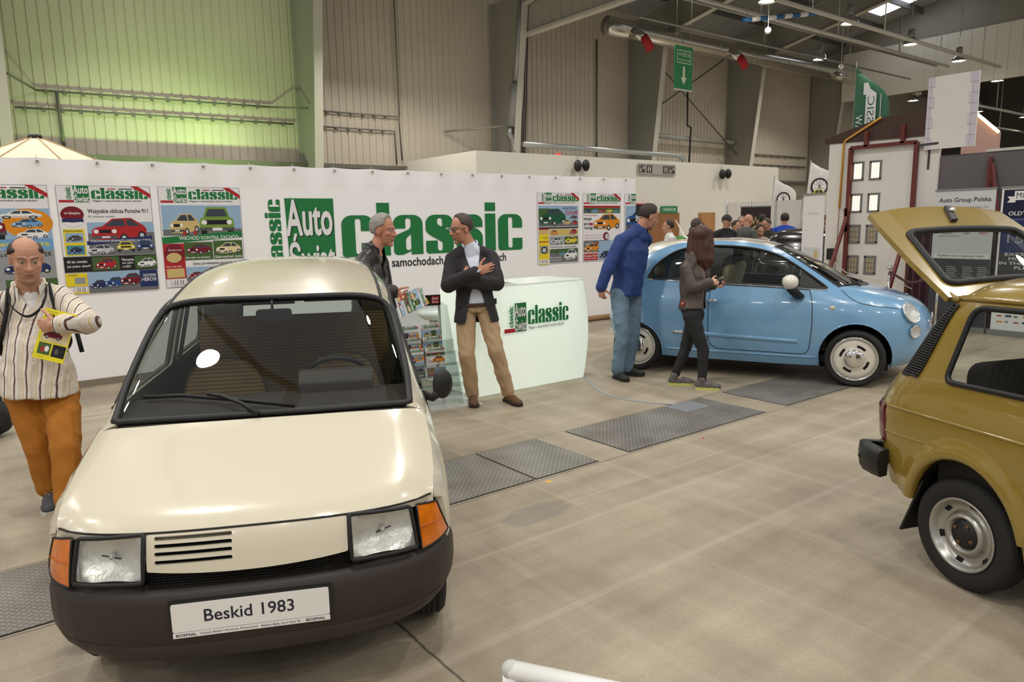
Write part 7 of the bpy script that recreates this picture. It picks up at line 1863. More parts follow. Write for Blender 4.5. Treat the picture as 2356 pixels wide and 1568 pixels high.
def hair_shell(c, R, k, M, fn, tuft=0.004, freq=60, nu=72, nv=44, seed=0):
    """hair as a skull cap; fn(dir) gives its thickness, below zero where skin shows"""
    mb = MB(); P = []
    for j in range(nv + 1):
        th = pi * j / nv; row = []
        for i in range(nu + 1):
            a = 2 * pi * (i % nu) / nu; d = V((sin(th) * cos(a), sin(th) * sin(a), cos(th)))
            q = V((-.015, 0, .032)) + V((d.x * .100, d.y * .080, d.z * .096)) * 1.0
            t = fn(d); t += (tuft * noise.noise(V((d.x * freq * .2 + seed, d.y * freq * .2, d.z * freq * .08))) + tuft * .5 * noise.noise(d * freq * .6)) if t > 0 else 0
            row.append(V(c) + R @ ((q + d * t) * k))
        P.append(row)
    mb.grid(P, M); return mb
def shoe(mb, an, to, M, w=0.045, up=0.085, sole=None):
    an, to = V(an), V(to); d = V((to.x - an.x, to.y - an.y, 0)); L = d.length; d = d / max(L, 1e-4)
    if L < 0.14: L = 0.17
    h = an - d * 0.065; h.z = 0; t = V((an.x, an.y, 0)) + d * (L + 0.03); Rm = frame_of(d)
    mb.ellipsoid(h.lerp(t, 0.22) + V((0, 0, 0.052)), (0.065, w * 0.86, 0.052), M, 16, 10, Rm); mb.ellipsoid(h.lerp(t, 0.5) + V((0, 0, 0.044)), (0.10, w, 0.046), M, 16, 10, Rm); mb.ellipsoid(h.lerp(t, 0.77) + V((0, 0, 0.034)), (0.075, w * 1.08, 0.036), M, 16, 10, Rm)
    cap(mb, (an.x, an.y, 0.07), (an.x, an.y, up + 0.02), 0.042, 0.045, M)
    return h, t, d
def sole_mesh(h, t, d, M, w=0.048):
    l = V((-d.y, d.x, 0)); mb = MB(); out = []
    for u, ww in ((0.0, .55), (.08, .85), (.3, .82), (.55, .98), (.75, 1.1), (.92, .85), (1.0, .4)): out.append((u, ww))
    pts = [h.lerp(t, u) + l * (w * ww) for u, ww in out] + [h.lerp(t, u) - l * (w * ww) for u, ww in reversed(out)]
    mb.prism([V((p.x, p.y, 0.0)) for p in pts], (0, 0, 0.024), M); return mb

def figure(key, label, face, fwd, skin, spec, group=None):
    """one person: skin body in one piece, with hair and clothing as children"""
    J = {k: V(v) for k, v in JOINTS[key].items()} if isinstance(key, str) else {k: V(v) for k, v in key.items()}
    base = V((J['pel'].x, J['pel'].y, 0))
    for k in J: J[k] = J[k] - base
    for s in 'RL':
        J['an' + s].z = max(0.075, min(J['an' + s].z, 0.10)) if not spec.get('rawfeet') else J['an' + s].z
    mid = (J['shR'] + J['shL']) / 2
    for q in 'RL': J['sh' + q] = J['sh' + q].lerp(mid, spec.get('shin', .10)) - V((0, 0, spec.get('shdrop', .035)))
    root = thing('person', label, 'person', tuple(base), group=group)
    R = frame_of(face, spec.get('headup', (0, 0, 1))); fwd = V(fwd).normalized(); k = spec.get('hk', 1.0); fat = spec.get('fat', 0.0); vox = spec.get('vox', 0.0048)
    SK = skinmat('skin', (200, 150, 125)); mb = MB(); c = J['head']
    head_shapes(mb, c, R, k, SK, spec.get('facefat', 0.0))
    nb = J['neck']; chain(mb, [c + R @ V((-.025, 0, -.06)) * k, nb + V((0, 0, .0)), nb - V((0, 0, 0.05))], [0.060 + fat * .12, 0.066 + fat * .15, 0.075], SK)
    latN = (J['shL'] - J['shR']); latP = (J['hiL'] - J['hiR']); P, N = J['pel'], (J['shL'] + J['shR']) / 2 + V((0, 0, 0.02))
    hw = latN.length / 2
    torso(mb, P, N, latP, latN, fwd, [(-.08, .10, .07, 0), (0.1, .115, .075, 0), (.5, .115, .08, 0), (.85, hw * .72, .085, 0), (1.0, hw * .5, .06, -.005)], SK)
    for s in 'RL':
        chain(mb, [J['sh' + s], J['el' + s], J['wr' + s]], [.042, .034, .024], SK)
        chain(mb, [J['hi' + s], J['kn' + s], J['an' + s]], [.068, .046, .034], SK)
        hd = spec.get('hand' + s)
        if hd: hand_shapes(mb, J['wr' + s], V(hd[0]), V(hd[1]), hd[2], SK, hd[3], hd[4] if len(hd) > 4 else 1.0)
        cap(mb, J['an' + s], J['an' + s] + (V((J['to' + s].x, J['to' + s].y, 0.03)) - V((J['an' + s].x, J['an' + s].y, 0.03))) * 0.6 + V((0, 0, -0.035)), .034, .026, SK)
    body = fuse(mb, vox, 'body', 3, tint=head_tint(c, R, k, lin(skin), spec.get('browcol'), spec.get('stub', 0)))
    obj('body', body, root)
    hair = spec.get('hair')
    if hair: obj('hair', hair(c, R, k), root, fix=False)
    # trousers
    tm = spec['trousers']; tr = spec.get('tr', (.098, .068, .058)); mb = MB()
    torso(mb, P, N, latP, latN, fwd, [(-.12, .13, .09, 0), (-.02, spec.get('hipw', .17), .115 + fat * .5, 0), (.04, spec.get('waist', .155), .108 + fat, fat * .3), (.07, spec.get('waist', .155) * .98, .105 + fat, fat * .3)], tm)
    for s in 'RL': chain(mb, [J['hi' + s] - V((0, 0, .02)), J['kn' + s], J['an' + s] + V((0, 0, spec.get('hem', 0.0)))], list(tr), tm)
    obj('trousers', fuse(mb, spec.get('cvox', .009), 'trousers', 4, spec.get('trwr', .006), (10, 10, 8), 3.1), root)
    # shoes
    for s in 'RL':
        mb = MB(); sh_ = shoe(mb, J['an' + s], J['to' + s], spec['shoe']); so = obj('shoe', fuse(mb, .007, 'shoe', 3), root); obj('sole', sole_mesh(*sh_, spec['sole']), so)
        if spec.get('laces'):
            mb = MB(); l = V((-sh_[2].y, sh_[2].x, 0))
            for q in range(4): p = sh_[0].lerp(sh_[1], .42 + .09 * q) + V((0, 0, .094 - .010 * q)); mb.tube([p - l * .024 - V((0, 0, .008)), p + V((0, 0, .004)), p + l * .024 - V((0, 0, .008))], .004, spec['laces'], 6)
            obj('laces', mb, so)
    # upper garments, inner first
    for g in spec['tops']:
        mb = MB(); M = g['mat']; e = g.get('ease', 0.0)
        b0 = g.get('bottom', 0.0)
        tab = [(b0, g.get('hemw', .165) + e, g.get('hemd', .115) + fat + e, fat * .5), (.22, spec.get('waist', .155) + e, .11 + fat + e, fat * .75), (.5, hw * .86 + e + fat * .3, .12 + fat * .8 + e, fat * .5), (.78, hw * .92 + e, .122 + fat * .3 + e, 0), (.95, hw * .78 + e, .10 + e, -.01), (1.05, hw * .5 + e, .07 + e, -.01), (1.10, .085 + e * .5, .066 + e * .4, 0)]
        torso(mb, P, N, latP, latN, fwd, tab, M)
        cap(mb, J['neck'] - V((0, 0, .08)), J['neck'] + V((0, 0, .004)), .080 + e + fat * .2, .069 + e * .6 + fat * .15, M)
        ar = g.get('arm', (.062, .050, .040))
        for s in 'RL': chain(mb, [J['neck'] + V((0, 0, -.015)), J['neck'].lerp(J['sh' + s], .55) + V((0, 0, .0)), J['sh' + s] + V((0, 0, .0))], [.062 + e * .5, .058 + e, .06 + e], M)
        if ar:
            for s in 'RL':
                w_ = J['el' + s].lerp(J['wr' + s], g.get('cuff', .93)); chain(mb, [J['sh' + s], J['el' + s], w_], [a + e for a in ar], M)
        ct = None
        if g.get('open'):
            lo = g['open']       # list of (t, half width, lateral shift) describing the front opening
            f2 = (fwd - latN.normalized() * fwd.dot(latN.normalized())).normalized(); ln = latN.normalized(); ax = (N - P)
            def ct(p, lo=lo, f2=f2, ln=ln, ax=ax):
                t = (p - P).dot(ax) / ax.length_squared; q = p - P.lerp(N, t); d = q.dot(f2)
                if d < 0.03: return False
                w = interp(t, [r[0] for r in lo], [r[1] for r in lo]); sft = interp(t, [r[0] for r in lo], [r[2] for r in lo])
                if t < lo[0][0] or t > lo[-1][0] + .3: return False
                if g.get('keep') and any((p - J['el' + s].lerp(J['wr' + s], u)).length < .085 for s in 'RL' for u in (0, .25, .5, .75, 1)): return False
                return abs(q.dot(ln) - sft) < w
        o = obj(g['name'], fuse(mb, g.get('vox', spec.get('cvox', .009)), g['name'], 4, g.get('wr', .005), g.get('ws', (9, 9, 7)), g.get('seed', 1.0), ct), root)
        for ex in g.get('extra', []): ex(o, J, fwd, latN.normalized(), P, N)
    for ex in spec.get('extra', []): ex(root, J, R, k, c, fwd, latN.normalized(), P, N)
    return root, base, J
def cloth(name, c, rough=0.85, var=0.08, scale=6, bump=0.15, bscale=260, **k): return mat(name, c, rough, var=var, scale=scale, bump=bump, bscale=bscale, **k)
def short_hair(M, top=.012, side_=.006, line=.50, back=.2, bald=False, seed=0, tuft=.004):
    """line: how far forward the hair reaches on top; sides reach down to the ears"""
    def fn(d):
        f, z = d.x, d.z
        edge = min(1.0, max(-1.0, ((line + 0.16 * (abs(d.y) > .45) * 0 - f) * 4.0)))               # front hairline
        low = min(1.0, max(-1.0, (z - (-.62 if f < -.12 else -.16 + (f + .12) * .62)) * 5.0))
        t = min(edge, low)
        if bald:
            crown = (z - .60 + max(0, f) * .25) * 4.0 if f > -.66 else -1
            t = min(t, -crown)
        th = side_ + (top - side_) * max(0, z)
        return th * min(1, t * 2 + .0) if t > 0 else -.02
    return lambda c, R, k: hair_shell(c, R, k, M, fn, tuft, seed=seed)
def tube_part(parent, name, pts, r, M, n=8, **kw):
    mb = MB(); mb.tube(pts, r, M, n, **kw); return obj(name, mb, parent)
def button_row(o, pts, M, r=.006):
    for p, n in pts: mb = MB(); mb.ellipsoid(p, (r, r, r), M, 8, 6); obj('button', mb, o)
MAG_A = [(0.38, 5.19, 1.29), (0.525, 5.082, 1.241), (0.457, 5.051, 0.961), (0.293, 5.171, 0.995)]
MAG_B = [(3.074, 5.279, 1.25), (3.074, 5.183, 1.096), (2.921, 5.388, 1.026), (2.919, 5.461, 1.124)]
cf = V((.607, .795, 0)); cr = V((.793, -.609, 0)); cz = V((0, 0, 1))
HAIRD = cloth('hair_dark_brown', (46, 34, 28), .6, .2, 40); HAIRG = cloth('hair_grey', (150, 146, 140), .6, .25, 40); HAIRB = cloth('hair_brown_grey', (72, 60, 52), .6, .25, 40); HAIRA = cloth('hair_auburn', (70, 34, 24), .45, .3, 30, stretch=(1, 1, .15)); HAIRK = cloth('hair_black', (28, 25, 24), .6, .2, 40)
BLKSOLE = mat('sole_dark', (40, 34, 30), .8); WHSOLE = mat('sole_pale', (196, 190, 176), .8); BELTM = mat('leather_belt', (74, 48, 34), .45, bump=.2)
# ---------------------------------------------------------------- man in the striped shirt
def stripe_shirt():
    M = mat('striped_shirt', (222, 214, 204), .85); N = NT(M); b = M.node_tree.nodes['Principled BSDF']
    tc = N.n('ShaderNodeTexCoord').outputs['Object']; sp = N.n('ShaderNodeSeparateXYZ'); N.l(tc, sp.inputs[0])
    n = N.n('ShaderNodeTexNoise'); n.inputs['Scale'].default_value = 5; N.l(tc, n.inputs['Vector'])
    u = N.math('ADD', N.math('ADD', N.math('MULTIPLY', sp.outputs[0], .793), N.math('MULTIPLY', sp.outputs[1], -.609)), N.math('MULTIPLY', N.math('SUBTRACT', n.outputs['Fac'], .5), .035))
    u = N.math('ADD', u, N.math('MULTIPLY', sp.outputs[2], .02))
    col = lin((222, 214, 204))
    def st(per, off, w, c, col, k=1.0):
        fr = N.math('FRACT', N.math('ADD', N.math('DIVIDE', u, per), off)); m_ = N.math('LESS_THAN', fr, w / per)
        return N.mix(N.math('MULTIPLY', m_, k), col, lin(c))
    col = st(.066, .0, .008, (90, 60, 50), col); col = st(.066, .30, .006, (214, 184, 120), col, .8); col = st(.066, .45, .004, (200, 180, 160), col, .7); col = st(.066, .65, .010, (206, 190, 168), col, .8)
    fz = N.math('FRACT', N.math('DIVIDE', sp.outputs[2], .05)); col = N.mix(N.math('MULTIPLY', N.math('LESS_THAN', fz, .12), .25), col, lin((190, 170, 140)))
    N.l(col, b.inputs['Base Color']); return M
TSH = cloth('white_cotton', (226, 224, 220)); MUST = cloth('mustard_chinos', (168, 104, 24), .85, .08)
def collar_ring(o_name, M, r=.075, h=.04, lift=.02):
    def ex(o, J, fwd, lat, P, N):
        mb = MB(); c = J['neck'] + V((0, 0, lift)); rows = []
        for k in range(25):
            a = -pi * .80 + 2 * pi * .80 * k / 24; d = -fwd * cos(a) + lat * sin(a); dn = -.05 * (1 if abs(a) > 2 else 0)
            p = c + d * r + V((0, 0, -.045 * (abs(a) / 2.5) ** 3)); rows.append([p + d * .010 + V((0, 0, -h * .9 + dn)), p + V((0, 0, h * .3)), p - d * .010 + V((0, 0, h * .2)), p - d * .008 + V((0, 0, -h))])
        mb.grid(rows, M); obj(o_name, mb, o)
    return ex
def stripedA(root, J, R, k, c, fwd, lat, P, N):
    STR = mat('black_strap', (24, 25, 24), .7)
    nk = J['neck']
    pts = catmull([nk - fwd * .075 + V((0, 0, .02)), nk - lat * .085 + V((0, 0, .0)), nk - lat * .10 + fwd * .13 - V((0, 0, .08)), nk - lat * .02 + fwd * .205 - V((0, 0, .16)), nk + lat * .06 + fwd * .19 - V((0, 0, .12)), nk + lat * .095 + fwd * .10 - V((0, 0, .03)), nk + lat * .085 + V((0, 0, .015)), nk - fwd * .075 + V((0, 0, .02))], 6)
    tube_part(root, 'camera_strap', pts, (.004, .017), STR)
    for s in (-1, 1):
        sh_ = J['shL'] if s > 0 else J['shR']
        pts = catmull([sh_ - lat * s * .055 - fwd * .13 - V((0, 0, .05)), sh_ - lat * s * .05 + V((0, 0, .085)), sh_ - lat * s * .035 + fwd * .10 - V((0, 0, .02)), sh_ - lat * s * .01 + fwd * .14 - V((0, 0, .13)), sh_ + lat * s * .03 + fwd * .06 - V((0, 0, .26)), sh_ + lat * s * .0 - fwd * .08 - V((0, 0, .34))], 6)
        tube_part(root, 'backpack_strap', pts, (.010, .030), STR)
    mb = MB(); Rb = frame_of(fwd); mb.ellipsoid(N - fwd * .20 - V((0, 0, .22)), (.10, .17, .25), STR, 20, 14, Rb); obj('backpack', mb, root)
    tube_part(root, 'strap_end', [P + lat * .23 - fwd * .05 + V((0, 0, .31)), P + lat * .25 - fwd * .02 + V((0, 0, .16))], (.003, .014), STR)
    p = P.lerp(N, .0)
    for u in (.30, .45, .60, .75, .88):
        q = P.lerp(N, u) + fwd * (.225 - .07 * max(0, u - .5)) - lat * .01; mb = MB(); mb.ellipsoid(q, (.006, .006, .006), WHI, 8, 6); obj('button', mb, root)
figure('striped', 'balding man in a striped shirt and mustard trousers holding a yellow magazine', -cf * .80 + cr * .66 - cz * .34, -cf * .85 + cr * .5, (196, 146, 120), dict(
    fat=.055, facefat=.008, hk=1.06, vox=.0046, browcol=(.03, .02, .015, 1), stub=.18, headup=(0, 0, 1), hair=short_hair(HAIRD, .008, .012, .58, bald=True, seed=2),
    trousers=MUST, waist=.19, hipw=.185, tr=(.112, .085, .072), trwr=.010, hem=.03, shoe=cloth('grey_canvas', (70, 72, 76)), sole=WHSOLE, laces=WHSOLE,
    handL=(-cr - cz * .05, cf, -1, .55, 1.05), handR=(-cz, cf, -1, .5, 1.05), rawfeet=False,
    tops=[dict(name='t_shirt', mat=TSH, ease=-.012, arm=None, bottom=.1), dict(name='shirt', mat=stripe_shirt(), ease=.008, bottom=-.10, hemw=.20, hemd=.125, arm=(.070, .066, .046), cuff=.90, wr=.009, ws=(8, 8, 6), open=[(.86, .012, 0), (1.0, .045, 0), (1.12, .065, 0), (1.3, .07, 0)], extra=[collar_ring('collar', MATS['striped_shirt'],   .094, .06, .04)])],
    extra=[stripedA]))
# his magazine
def held_magazine(name_label, corners, cat='magazine', paint_=None, thick=.004):
    tl, tr_, br, bl = [V(q) for q in corners]; ux = (tr_ - tl).normalized(); n = ux.cross((tl - bl)).normalized(); uy = n.cross(ux); w = (tr_ - tl).length; h = (tl - bl).length
    t = thing('magazine', name_label, 'magazine', tuple(bl)); o = V((0, 0, 0))
    mb = MB(); pts = [o, ux * w, ux * w + uy * h, uy * h]; mb.prism(pts, -n * thick, WHI); obj('pages', mb, t)
    mb = MB(); S = Sheet(mb, o, ux, uy, n, .0004); paint_(S, w, h); obj('printed_cover', mb, t, fix=False)
    return t
YL = ink('cover_yellow', (236, 222, 40))
def cov_yellow(S, w, h):
    S.rect(0, 0, w, h, YL); S.text('Mercedes-Benz', .08 * w, .93 * h, .45 * w, .965 * h, DGR, 2); S.text('magazyn', .06 * w, .80 * h, .92 * w, .90 * h, INK, 2, .03); S.rect(.10 * w, .36 * h, .96 * w, .76 * h, CRE, 2); mini_car(S, .16 * w, .42 * h, .6 * w, .2 * h, MAR, 3); S.rect(.10 * w, .10 * h, .50 * w, .33 * h, FOL, 2); S.disc(.25 * w, .2 * h, .06 * w, .06 * h, RED, 3); S.disc(.38 * w, .22 * h, .07 * w, .06 * h, WHI, 3); S.rect(.55 * w, .09 * h, .97 * w, .33 * h, TYR, 2); S.disc(.7 * w, .2 * h, .07 * w, .06 * h, DGR, 3)
    S.text('AKTUALNOŚCI', .1 * w, .045 * h, .35 * w, .065 * h, DGR, 2)
held_magazine('bright yellow magazine held against the belly of the man in the striped shirt', MAG_A, paint_=cov_yellow)
# ---------------------------------------------------------------- man in the leather jacket
LEA = mat('black_leather', (34, 31, 30), .38, var=.15, scale=6, bump=.25, bscale=35, spec=.5)
def leatherX(root, J, R, k, c, fwd, lat, P, N):
    mb = MB(); q = J['shR'] + fwd * .09 + lat * .03 + V((0, 0, -.03)); mb.tube([q + V((.0, 0, .022)) - fwd * .02, q + V((0, 0, .022)) + fwd * .02, q - V((0, 0, .022)) + fwd * .02, q - V((0, 0, .022)) - fwd * .02], .004, CHROME, 6, closed=True); obj('collar_buckle', mb, root, label='metal strap buckle')
figure('leather', 'grey-haired man in a black leather jacket behind the cream car, holding an open magazine', cr * .93 - cf * .28 - cz * .10, cr * .93 - cf * .12, (190, 132, 108), dict(
    hk=1.08, vox=.005, browcol=(.12, .11, .10, 1), stub=.1, hair=short_hair(HAIRG, .020, .012, .52, seed=5, tuft=.006), trousers=cloth('dark_jeans', (40, 44, 56)), shoe=cloth('black_shoe', (30, 28, 28), .5), sole=BLKSOLE,
    handR=(cr * .8 - cz * .45 - cf * .1, cf * .9 + cz * .2, 1, .6, 1.0), handL=(cr, -cf, -1, .6, 1.0), tops=[dict(name='pullover', mat=cloth('grey_pullover', (112, 104, 96)), ease=-.006, arm=None), dict(name='jacket', mat=LEA, ease=.020, bottom=-.02, arm=(.064, .060, .048), wr=.007, open=[(.7, .004, 0), (.9, .02, 0), (1.05, .05, 0), (1.12, .06, 0), (1.3, .07, 0)], extra=[collar_ring('collar', LEA, .088, .055, .045)])], extra=[leatherX]))
def cov_classic(S, w, h): cover(2, S, w, h, 1)
held_magazine('magazine held out by the man in the leather jacket, tilted beside the cream car', MAG_B, paint_=cov_classic)
# ---------------------------------------------------------------- man in the dark blazer
BLZ = cloth('charcoal_blazer', (42, 40, 42), .85, .10, 60); LSH = cloth('pale_blue_shirt', (206, 212, 224)); CHI = cloth('beige_chinos', (186, 158, 124), .85, .07)
def glasses(root, J, R, k, c, fwd, lat, P, N):
    g = mat('spectacle_frame', (24, 24, 26), .25, coat=.5); mb = MB(); T = lambda x, y, z: c + R @ (V((x, y, z)) * k)
    for s in (-1, 1):
        mb.tube([T(.098, s * (.034 + .024 * a), .008 + .014 * b) for a, b in ((-1, -.8), (-1, .8), (-.8, 1), (.8, 1), (1, .8), (.9, -.8), (.7, -1), (-.7, -1))], .0028, g, 6, closed=True)
        mb.tube([T(.097, s * .058, .014), T(.05, s * .082, .014), T(-.01, s * .086, .010)], .003, g, 6)
    mb.tube([T(.099, -.012, .014), T(.101, .012, .014)], .0028, g, 6); gl = obj('spectacles', mb, root)
    mb = MB()
    for s in (-1, 1): mb.poly([T(.098, s * (.034 + .023 * a), .008 + .013 * b) for a, b in ((-1, -1), (-1, 1), (1, 1), (.9, -1))], CARGL)
    obj('lenses', mb, gl)
def beltX(z=.05, hwx=.172, hd=.125, M=BELTM, buckle=True):
    def ex(root, J, R, k, c, fwd, lat, P, N):
        mb = MB(); f = (fwd - lat * fwd.dot(lat)).normalized(); q = P.lerp(N, z); pts = [q + lat * hwx * cos(a) + f * hd * sin(a) for a in [2 * pi * i / 28 for i in range(28)]]
        mb.tube(pts, (.004, .019), M, 8, closed=True, flat=(0, 0, 1)); b = obj('belt', mb, root)
        if buckle: mb = MB(); mb.tube([q + f * (hd + .005) + lat * a + V((0, 0, h)) for a, h in ((-.022, -.017), (.022, -.017), (.022, .017), (-.022, .017))], .003, GALV, 6, closed=True); obj('buckle', mb, b)
    return ex
def blazerX(o, J, fwd, lat, P, N):
    # lapels, pocket flaps, buttons
    f = (fwd - lat * fwd.dot(lat)).normalized()
    for s in (-1, 1):
        rows = []
        for u in range(9):
            t = .52 + .56 * u / 8; w = .012 + .062 * (u / 8); p = P.lerp(N, t) + f * (.150 - .085 * max(0, (t - .72)) / .36) + lat * s * w
            rows.append([p, p + lat * s * (.052 * sin(pi * min(1, .12 + u / 8)) + .006) - f * .012])
        mb = MB(); mb.grid(rows, BLZ); lo = obj('lapel', mb, o)
        q = P.lerp(N, .12) + lat * s * .135 + f * .115; mb = MB(); mb.prism([q + lat * a + V((0, 0, h)) + f * (-.25 * abs(a) * (1 if a * s > 0 else -.2)) for a, h in ((-.06, 0), (.06, .01), (.06, -.045), (-.06, -.055))], f * .006, BLZ); obj('pocket_flap', mb, o)
    for s in 'RL':
        for u in range(4):
            q = J['el' + s].lerp(J['wr' + s], .78 + .04 * u) - V((0, 0, .02)) + f * .045; mb = MB(); mb.ellipsoid(q, (.006, .006, .006), BLACKPL, 8, 6); obj('sleeve_button', mb, o)
def cuffs(M, a=.93, b=1.02, r=.040):
    def ex(root, J, R, k, c, fwd, lat, P, N):
        for s in 'RL':
            p, q = J['el' + s].lerp(J['wr' + s], a), J['el' + s].lerp(J['wr' + s], b); mb = MB(); mb.tube([p, q, q.lerp(p, .2)], [r, r * 1.02, r * .8], M, 16, cap=False); obj('cuff', mb, root)
    return ex
figure('blazer', 'man in a dark blazer and beige trousers with glasses, arms crossed before the counter', -cr * .80 - cf * .55 - cz * .16, -cf * .97 - cr * .05, (196, 140, 112), dict(
    hk=1.06, vox=.0048, browcol=(.04, .03, .025, 1), stub=.3, hair=short_hair(HAIRB, .014, .008, .50, seed=9), trousers=CHI, tr=(.098, .075, .066), waist=.158, hipw=.172, trwr=.009, hem=.02, shoe=mat('brown_suede', (96, 68, 40), .8, var=.15, scale=12), sole=BLKSOLE, laces=mat('lace_dark', (50, 36, 26), .8),
    handR=(cr * .95 + cz * .32 - cf * .05, cf * .95 + cr * .2, 1, .25, 1.05), handL=(cz * .9 - cr * .35, cf * .6 + cr * .6, -1, .5, 1.0),
    tops=[dict(name='shirt', mat=LSH, ease=.003, bottom=.0, arm=None, wr=.003, extra=[collar_ring('collar', LSH, .078, .055, .048)]), dict(name='blazer', mat=BLZ, ease=.016, bottom=-.33, hemw=.20, hemd=.135, arm=(.062, .058, .048), cuff=.90, wr=.005, keep=True,
      open=[(-.5, .14, 0), (-.1, .09, 0), (.15, .062, 0), (.45, .020, 0), (.55, .018, 0), (.75, .042, 0), (1.0, .07, 0), (1.15, .075, 0), (1.4, .08, 0)], extra=[blazerX])],
    extra=[glasses, beltX(.03, .172, .135), cuffs(LSH)]))
# ---------------------------------------------------------------- man in the blue shirt
BLU_S = cloth('royal_blue_shirt', (34, 58, 118), .75, .08); JEAN = mat('faded_jeans', (104, 126, 146), .85, var=.22, scale=4, bump=.15, bscale=260)
figure('blue', 'tall man in a blue shirt and faded jeans leaning to look into the blue car', cr * .90 + cf * .22 - cz * .38, cr * .62 - cf * .45, (186, 134, 112), dict(
    hk=1.06, vox=.005, browcol=(.03, .02, .015, 1), stub=.35, hair=short_hair(HAIRD, .016, .010, .52, seed=4, tuft=.006), trousers=JEAN, tr=(.102, .078, .070), waist=.165, hipw=.17, fat=.02, trwr=.010, shoe=mat('black_sneaker', (26, 25, 26), .6), sole=BLKSOLE, laces=WHSOLE,
    handR=(-cz * .95 + cr * .1, cf * .8 + cr * .4, 1, .7, 1.05), handL=(-cr * .8 - cf * .5, -cz * .3 + cr * .5 - cf * .4, 1, .5, 1.0),
    tops=[dict(name='shirt', mat=BLU_S, ease=.014, bottom=-.10, hemw=.178, hemd=.125, arm=(.062, .056, .046), cuff=.97, wr=.007, extra=[collar_ring('collar', BLU_S, .088, .055, .045)])], extra=[beltX(.0, .17, .13, BLACKPL, False)]))
# ---------------------------------------------------------------- woman
JKT = mat('brown_leather_jacket', (72, 62, 54), .5, var=.25, scale=7, bump=.25, bscale=40)
def long_hair(c, R, k):
    mb = MB(); T = lambda x, y, z: c + R @ (V((x, y, z)) * k)
    mb.ellipsoid(T(-.02, 0, .035), (.112 * k, .096 * k, .104 * k), HAIRA, 20, 14, R)
    for y in (-.085, -.065, -.035, 0, .035, .065, .085):
        b = .11 - abs(y) * .5; chain(mb, [T(-.06 + abs(y) * .5, y * .9, .05), T(-.09 + abs(y) * .5, y * 1.1, -.10), T(-.10 + abs(y) * .35, y * 1.25, -.22), T(-.085 + abs(y) * .2, y * 1.2 - .01, -.33 + abs(y) * .5)], [.05 * k, .046 * k, .042 * k, .020 * k], HAIRA)
    for s in (-1, 1): chain(mb, [T(.03, s * .075, .05), T(.035, s * .085, -.06), T(.02, s * .088, -.18), T(.0, s * .08, -.27)], [.03 * k, .028 * k, .026 * k, .012 * k], HAIRA)
    return fuse(mb, .007, 'hair', 5, .006, (30, 30, 5), 2.0)
def womanX(root, J, R, k, c, fwd, lat, P, N):
    mb = MB(); q = P.lerp(N, .18) - lat * .15 - fwd * .015
    for i in range(6): mb.ellipsoid(q + fwd * .022 * cos(i * 1.05) + V((0, 0, .022 * sin(i * 1.05))) - lat * .03, (.014, .008, .014), mat('embroidery_red', (150, 62, 40), .8), 8, 6)
    mb.ellipsoid(q - lat * .034, (.010, .008, .010), WHI, 8, 6); mb.ellipsoid(q + fwd * .05 - V((0, 0, .02)) - lat * .026, (.02, .008, .02), mat('embroidery_pale', (200, 180, 160), .8), 8, 6); obj('embroidery', mb, root, label='red embroidered flowers')
    tube_part(root, 'phone', [J['haR'] + fwd * .01 + V((0, 0, .02)), J['haR'] + fwd * .03 - V((0, 0, .05))], (.004, .03), BLACKPL)
def gm(): return mat('trainer_grey', (96, 90, 90), .7, var=.2, scale=30)
figure('woman', 'woman with long auburn hair in a brown leather jacket walking along the blue car', cf * .92 + cr * .35, cr * .95 + cf * .05, (206, 160, 136), dict(
    hk=1.0, vox=.005, hair=long_hair, trousers=cloth('black_trousers', (26, 25, 26), .8), tr=(.090, .060, .042), waist=.135, hipw=.155, trwr=.006, shoe=gm(), sole=mat('sole_lime', (196, 200, 110), .7), laces=mat('lace_pink', (190, 40, 90), .7),
    handR=(cr * .9 + cf * .1 + cz * .05, cf * .8 - cz * .4, 1, .8, .92), handL=(cr, -cf, -1, .8, .92),
    tops=[dict(name='blouse', mat=cloth('patterned_blouse', (120, 96, 88), .8, .6, 60), ease=.0, bottom=-.02, hemw=.15, arm=None), dict(name='jacket', mat=JKT, ease=.010, bottom=.02, hemw=.165, hemd=.125, arm=(.056, .050, .044), cuff=.92, wr=.009, open=[(-.1, .035, 0), (.5, .03, 0), (.9, .045, 0), (1.1, .055, 0), (1.3, .06, 0)], extra=[collar_ring('collar', JKT, .085, .05, .03)])], extra=[womanX]))
# ================================================================== BACKGROUND OF THE FAIR
# --- stage house seen from behind: white panel, brown gable, red steel frame
HX = 12.5
HWHITE = mat('house_panel_white', (226, 222, 216), .7, var=.03, scale=3); GABLE = mat('gable_brown', (70, 48, 40), .7, var=.15, scale=2, stretch=(1, 12, .3)); REDST = mat('red_oxide_steel', (104, 40, 34), .5); DGFR = mat('window_frame_grey', (120, 118, 118), .7); LIT_GLOW = mat('lit_window_and_edge', (255, 236, 200), .5, emit=(255, 226, 170), estr=2.2); DIMW = mat('dim_window', (176, 160, 132), .7)
t = thing('stage_house', 'white stage house panel with small windows, brown gable and red steel frame', 'stage set', (HX, 6.2, 0))
mb = MB(); mb.box((0, -1.05, 0), (.06, 0.78, 3.04), HWHITE); obj('wall_panel', mb, t)
mb = MB(); mb.prism([(-.02, .86, 3.03), (-.02, .86, 3.12), (-.02, -.14, 3.38), (-.02, -1.1, 3.36), (-.02, -1.1, 3.0)], (.07, 0, 0), GABLE); obj('gable', mb, t)
mb = MB()
